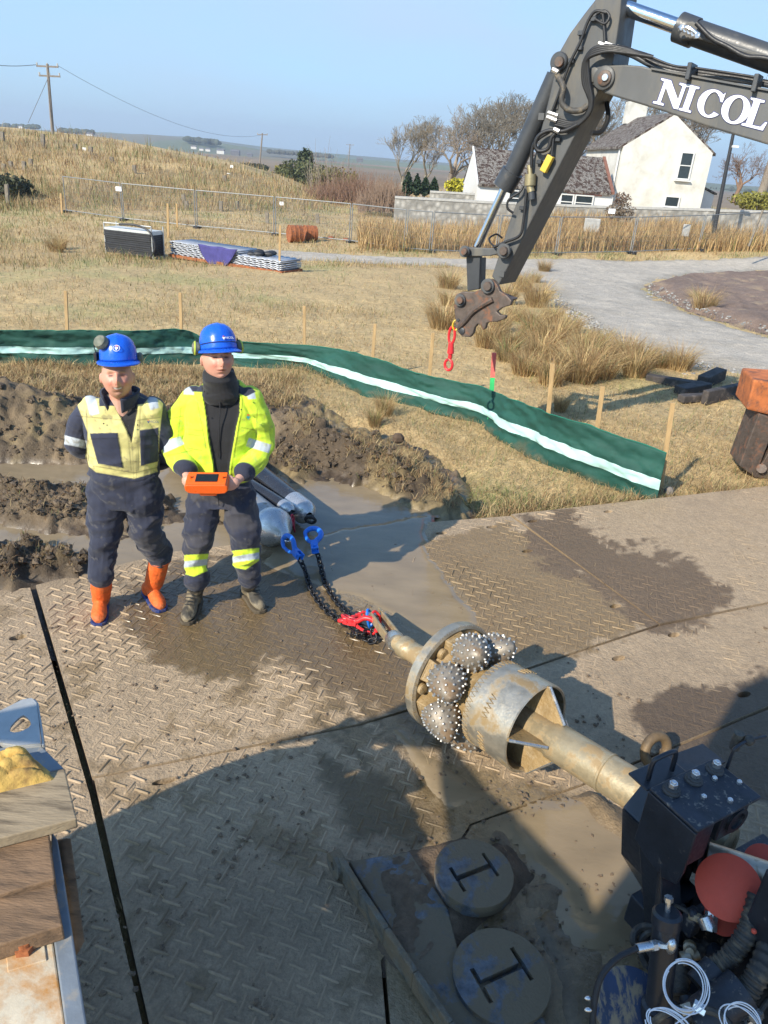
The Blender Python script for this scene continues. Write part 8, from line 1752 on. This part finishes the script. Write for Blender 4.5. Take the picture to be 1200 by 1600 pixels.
def field(n, x0, x1, y0, y1, seed, excl=(), hmin=.05, hmax=.16, lean=1.0, name='dry_grass', wk=1.0, pw=1.0, tall=None, green=.12, brown=.15, clump=True):
    r_ = np.random.default_rng(seed); px = x0 + (x1 - x0) * r_.random(n); py = y0 + (y1 - y0) * r_.random(n) ** pw; P = GF(px, py); ok = ~np.isnan(P[:, 0]); P = P[ok]; x, y = P[:, 0], P[:, 1]
    ok = (y < 160) & (poly_dist(x, y, TRK) < .1) & (poly_dist(x, y, ISL) < .05) & (poly_dist(x, y, MUDP) < .25)
    e = np.array(MATEDGE); ok &= y > np.interp(x, e[:, 0], e[:, 1]) + .03
    if clump: ok &= r_.random(len(x)) < .35 + .9 * sst(-.3, .5, fbm(x, y, .8, 4, 401 + seed))
    P = P[ok]; x, y = P[:, 0], P[:, 1]; P[:, 2] = terrain(x, y) - .01; L = hmin + (hmax - hmin) * r_.random(len(x)) ** 1.5; k = 1 + 1.2 * sst(.1, .6, fbm(x, y, .5, 4, 411 + seed)); L = L * k * (1 if tall is None else tall(x, y)); W = np.maximum(.0045, .00055 * y) * wk
    blades(name, P, L, W, lean, gcolr(len(P), seed, green, brown, x, y), seed)
field(150000, -180, 1400, 405, 800, 71, hmin=.05, hmax=.15, lean=1.15, pw=.8)
field(90000, -180, 1400, 300, 420, 72, hmin=.10, hmax=.30, lean=.8)
field(60000, -180, 700, 205, 330, 73, hmin=.25, hmax=.7, lean=.5, brown=.30)
# tall straw beyond the mesh fence on the right, and before the garden wall
r_ = np.random.default_rng(90); P = GF(560 + 900 * r_.random(60000), 332 + 62 * r_.random(60000)); P = P[~np.isnan(P[:, 0])]; x, y = P[:, 0], P[:, 1]
ok = (y > 29.5) & (y < 44.8) & (poly_dist(x, y, TRK) < -.6) & (r_.random(len(x)) < .25 + sst(-.3, .3, fbm(x, y, .4, 4, 91))); P = P[ok]; P[:, 2] = terrain(P[:, 0], P[:, 1]); blades('tall_straw', P, .35 + .7 * r_.random(len(P)), .028, .35, gcolr(len(P), 92, .05, .25) * np.array([1.05, .98, .9]), 93)
# bristly straw on the churned ground
r_ = np.random.default_rng(95); n = 30000; px = 380 + 400 * r_.random(n); py = 600 + 215 * r_.random(n); q = np.stack([gz(a, b, .05) for a, b in zip(px, py)]); x, y = q[:, 0], q[:, 1]; zz = mudz(x, y); ok = (poly_dist(x, y, MUDP) > -.4) & (zz > .03) & (r_.random(n) < sst(-.1, .45, fbm(x, y, 3.5, 5, 85) + .55 * sst(.45, 1.2, x + 1.2) + .5 * sst(7.4, 8.4, y) - .05)); P = np.stack([x, y, zz], 1)[ok]
blades('mud_straw', P, .04 + .09 * r_.random(len(P)), .005, 1.2, gcolr(len(P), 96, .08, .45) * .85, 97)
n = 26000; px = -150 + 620 * r_.random(n); py = 570 + 70 * r_.random(n); q = GF(px, py); x, y = q[:, 0], q[:, 1]; ok = (poly_dist(x, y, MUDP) > -.8) & (r_.random(n) < sst(7.0, 8.3, y)); P = q[ok]; P[:, 2] = np.maximum(mudz(P[:, 0], P[:, 1]), terrain(P[:, 0], P[:, 1])) ; blades('straw_bank', P, .06 + .14 * r_.random(len(P)), .006, 1.1, gcolr(len(P), 98, .08, .3), 99)
n = 9000; px = -150 + 500 * r_.random(n); py = 720 + 190 * r_.random(n); q = np.stack([gz(a, b, .08) for a, b in zip(px, py)]); zz = mudz(q[:, 0], q[:, 1]); ok = zz > .05; P = q[ok]; P[:, 2] = zz[ok]; blades('mud_straw', P, .03 + .06 * r_.random(len(P)), .005, 1.3, gcolr(len(P), 101, .12, .6) * .6, 102)
# ragged fringe of grass over the mats' far edge and along the net
n = 16000; t = r_.random(n); ex_ = .35 + (4.4 - .35) * t; ey_ = mat_front(ex_) + np.abs(r_.normal(0, .14, n)) + .01; P = np.stack([ex_, ey_, terrain(ex_, ey_) + .0], 1); ok = r_.random(n) < .25 + sst(-.2, .4, fbm(ex_, ey_, 3, 3, 105)); P = P[ok]; blades('dry_grass', P, .07 + .15 * r_.random(len(P)), .005, .9, gcolr(len(P), 103, .2, .3), 104)
# rush tussocks: a few kinds, then copies
def tussock(seed, n, H, R, green):
    r_ = np.random.default_rng(seed); a = r_.random(n) * 6.283; rr = R * np.sqrt(r_.random(n)) * .45; P = np.stack([rr * np.cos(a), rr * np.sin(a), 0 * a - .03], 1); L = H * (.5 + .6 * r_.random(n)); c = gcolr(n, seed, green, .40) * np.array([1.10, 1.10, 1.05])
    root = thing('rush_tussock', 'x', 'grass tussock', (0, 0, 0)); blades('rush_leaves', P, L, .0065, .55, c, seed + 1, .9, dirs=a + r_.normal(0, .5, n), kind=None, parent=root); return root
PRO = [tussock(500, 460, .70, .34, .10), tussock(501, 560, .88, .42, .04), tussock(502, 400, .60, .30, .32), tussock(503, 500, .76, .44, .14)]
spots = [(700, 478), (690, 515), (735, 470), (806, 500), (838, 480), (862, 505), (890, 520), (830, 530), (866, 540), (905, 548), (935, 545), (800, 545), (842, 562), (880, 572), (918, 570), (950, 560), (975, 565), (790, 475), (815, 455), (835, 440), (850, 425), (780, 520), (1000, 572), (1030, 575), (905, 595), (860, 600), (820, 585), (1090, 478), (1098, 488), (95, 388), (88, 392), (790, 565), (760, 545), (875, 640), (600, 650), (585, 665), (990, 590), (940, 590), (700, 450), (720, 500), (1060, 580), (830, 515)]
for k, (x, y) in enumerate(spots):
    p = G1(x, y); p[2] = float(terrain(np.array([p[0]]), np.array([p[1]]))[0]); o = PRO[k] if k < 4 else copy_tree(PRO[(k * 7 + 1) % 4]); o.location = Vector(p.tolist()); o.rotation_euler = (0, 0, k * 1.7); s = (.8 + .35 * ((k * 37) % 10) / 10) * (1.1 if y < 500 else .95); o.scale = (s * 1.1, s * 1.1, s * .85)
    if k in (33, 34, 35): o.scale = (.45, .45, .5)
    odd = {27: ('smaller rush tussock on the bare earth inside the bend', 'tussocks on the bare earth'), 28: ('front rush tussock on the bare earth inside the bend', 'tussocks on the bare earth'), 29: ('round brown tussock left of the black sheet bundle, right half', 'brown tussocks by the sheet bundle'), 30: ('round brown tussock left of the black sheet bundle, left half', 'brown tussocks by the sheet bundle'), 33: ('small brown tussock standing behind the net stakes', 'tussock behind the net'), 34: ('small straw tussock between the mud and the net, right one', 'tussocks before the net'), 35: ('small straw tussock between the mud and the net, left one', 'tussocks before the net'), 0: ('tussock just left of the excavator coupler', None), 1: ('rush tussock left of the red swivel hook', None), 38: ('upper tussock left of the excavator link arm', None), 40: ('tussock nearest the dark old timbers', None), 20: ('tussock touching the lower edge of the gravel track behind the stick', None)}
    lab, grp = odd.get(k, ('golden brown rush tussock among the rushes beside the gravel track', None)); tag(o, lab, 'grass tussock', grp or 'golden rush tussocks by the track')
# straws and crumbs of soil dropped on the mats
r_ = np.random.default_rng(120); n = 420; px = 0 + 1200 * r_.random(n); py = 860 + 600 * r_.random(n) ** 1.2; P = np.stack([gz(a, b, .004) for a, b in zip(px, py)]); a_ = r_.random(n) * 6.28
blades('strewn_straw', P, .02 + .05 * r_.random(n), .0022, 1.5, gcolr(n, 121, .0, .5) * .8, 122, .12, dirs=a_)
n = 4200; px = -20 + 1240 * r_.random(n); py = 850 + 740 * r_.random(n); P = np.stack([gz(a, b, .002) for a, b in zip(px, py)]); ok = fbm(P[:, 0], P[:, 1], 2.2, 4, 125) > .02; scatter_stones('mud_crumbs', P[ok], .0025 + .012 * r_.random(int(ok.sum())) ** 4, M('crumb', (.14, .10, .065), rough=.95, var=.3), 127, .5)

# ================================================================== slabs added out of view to shade the mats and the rig
SH1 = np.array([SDIR.x, SDIR.y]) / -SDIR.z
def shade_slab_from(shadow_px, z, name, th=.07, extra=None):
    g = [gz(a, b)[:2] for a, b in shadow_px] if shadow_px else []
    if extra: g = g + [np.array(e) for e in extra]
    P = [np.array([q[0] - SH1[0] * z, q[1] - SH1[1] * z, z]) for q in g]; return bevel(MB().prism(P, (0, 0, th)).build(name, BLK, rig), .01, 1), P
# unseen slab added off-frame, outlined to cast the wanted shadow on the mats
shade_slab_from(None, 2.05, 'shade_slab_wing', extra=[(-.52, 2.87), (0, 3.12), (.2, 3.3), (.31, 3.24), (.42, 2.87), (.56, 2.62), (.72, 2.42), (.93, 2.12), (.97, 1.7), (.92, .9), (-2.6, .9), (-2.8, 1.95), (.40, 1.95), (.36, 2.95), (-.3, 2.95)])
shade_slab_from([(985, 1352), (1045, 1262), (1115, 1140), (1150, 1085), (1200, 1062), (1500, 1000), (1800, 1300), (1500, 2400), (820, 2400), (845, 1650), (872, 1500)], 3.2, 'shade_slab_top')  # unseen slab added above the camera to shade the rig front
Pk = [np.array([a - 1.045, b - 1.29, 1.02]) for a, b in ((-1.40, 2.16), (-.95, 2.55), (-.75, 2.72), (-.5, 2.87), (-.10, 2.97), (-.10, 2.05), (-1.4, 2.05))]
MB().prism(Pk, (0, 0, .08)).build('shade_slab_low', BLUEG, rack)  # unseen slab added left of the rack, shaped to fill the shadow
# closed box of thin air for the distance
hz = MB().box((0, 1080, 5), (5600, 2400, 116)).build('haze', None, None); hz.data.materials.clear(); hm = bpy.data.materials.new('haze_air'); hm.use_nodes = True; hn = hm.node_tree; hn.nodes.clear(); ho = hn.nodes.new('ShaderNodeOutputMaterial'); hv = hn.nodes.new('ShaderNodeVolumePrincipled'); hv.inputs['Color'].default_value = (.80, .88, 1.0, 1); hv.inputs['Density'].default_value = .00045; hv.inputs['Anisotropy'].default_value = .3; hn.links.new(hv.outputs[0], ho.inputs['Volume']); hz.data.materials.append(hm); hz['kind'] = 'stuff'
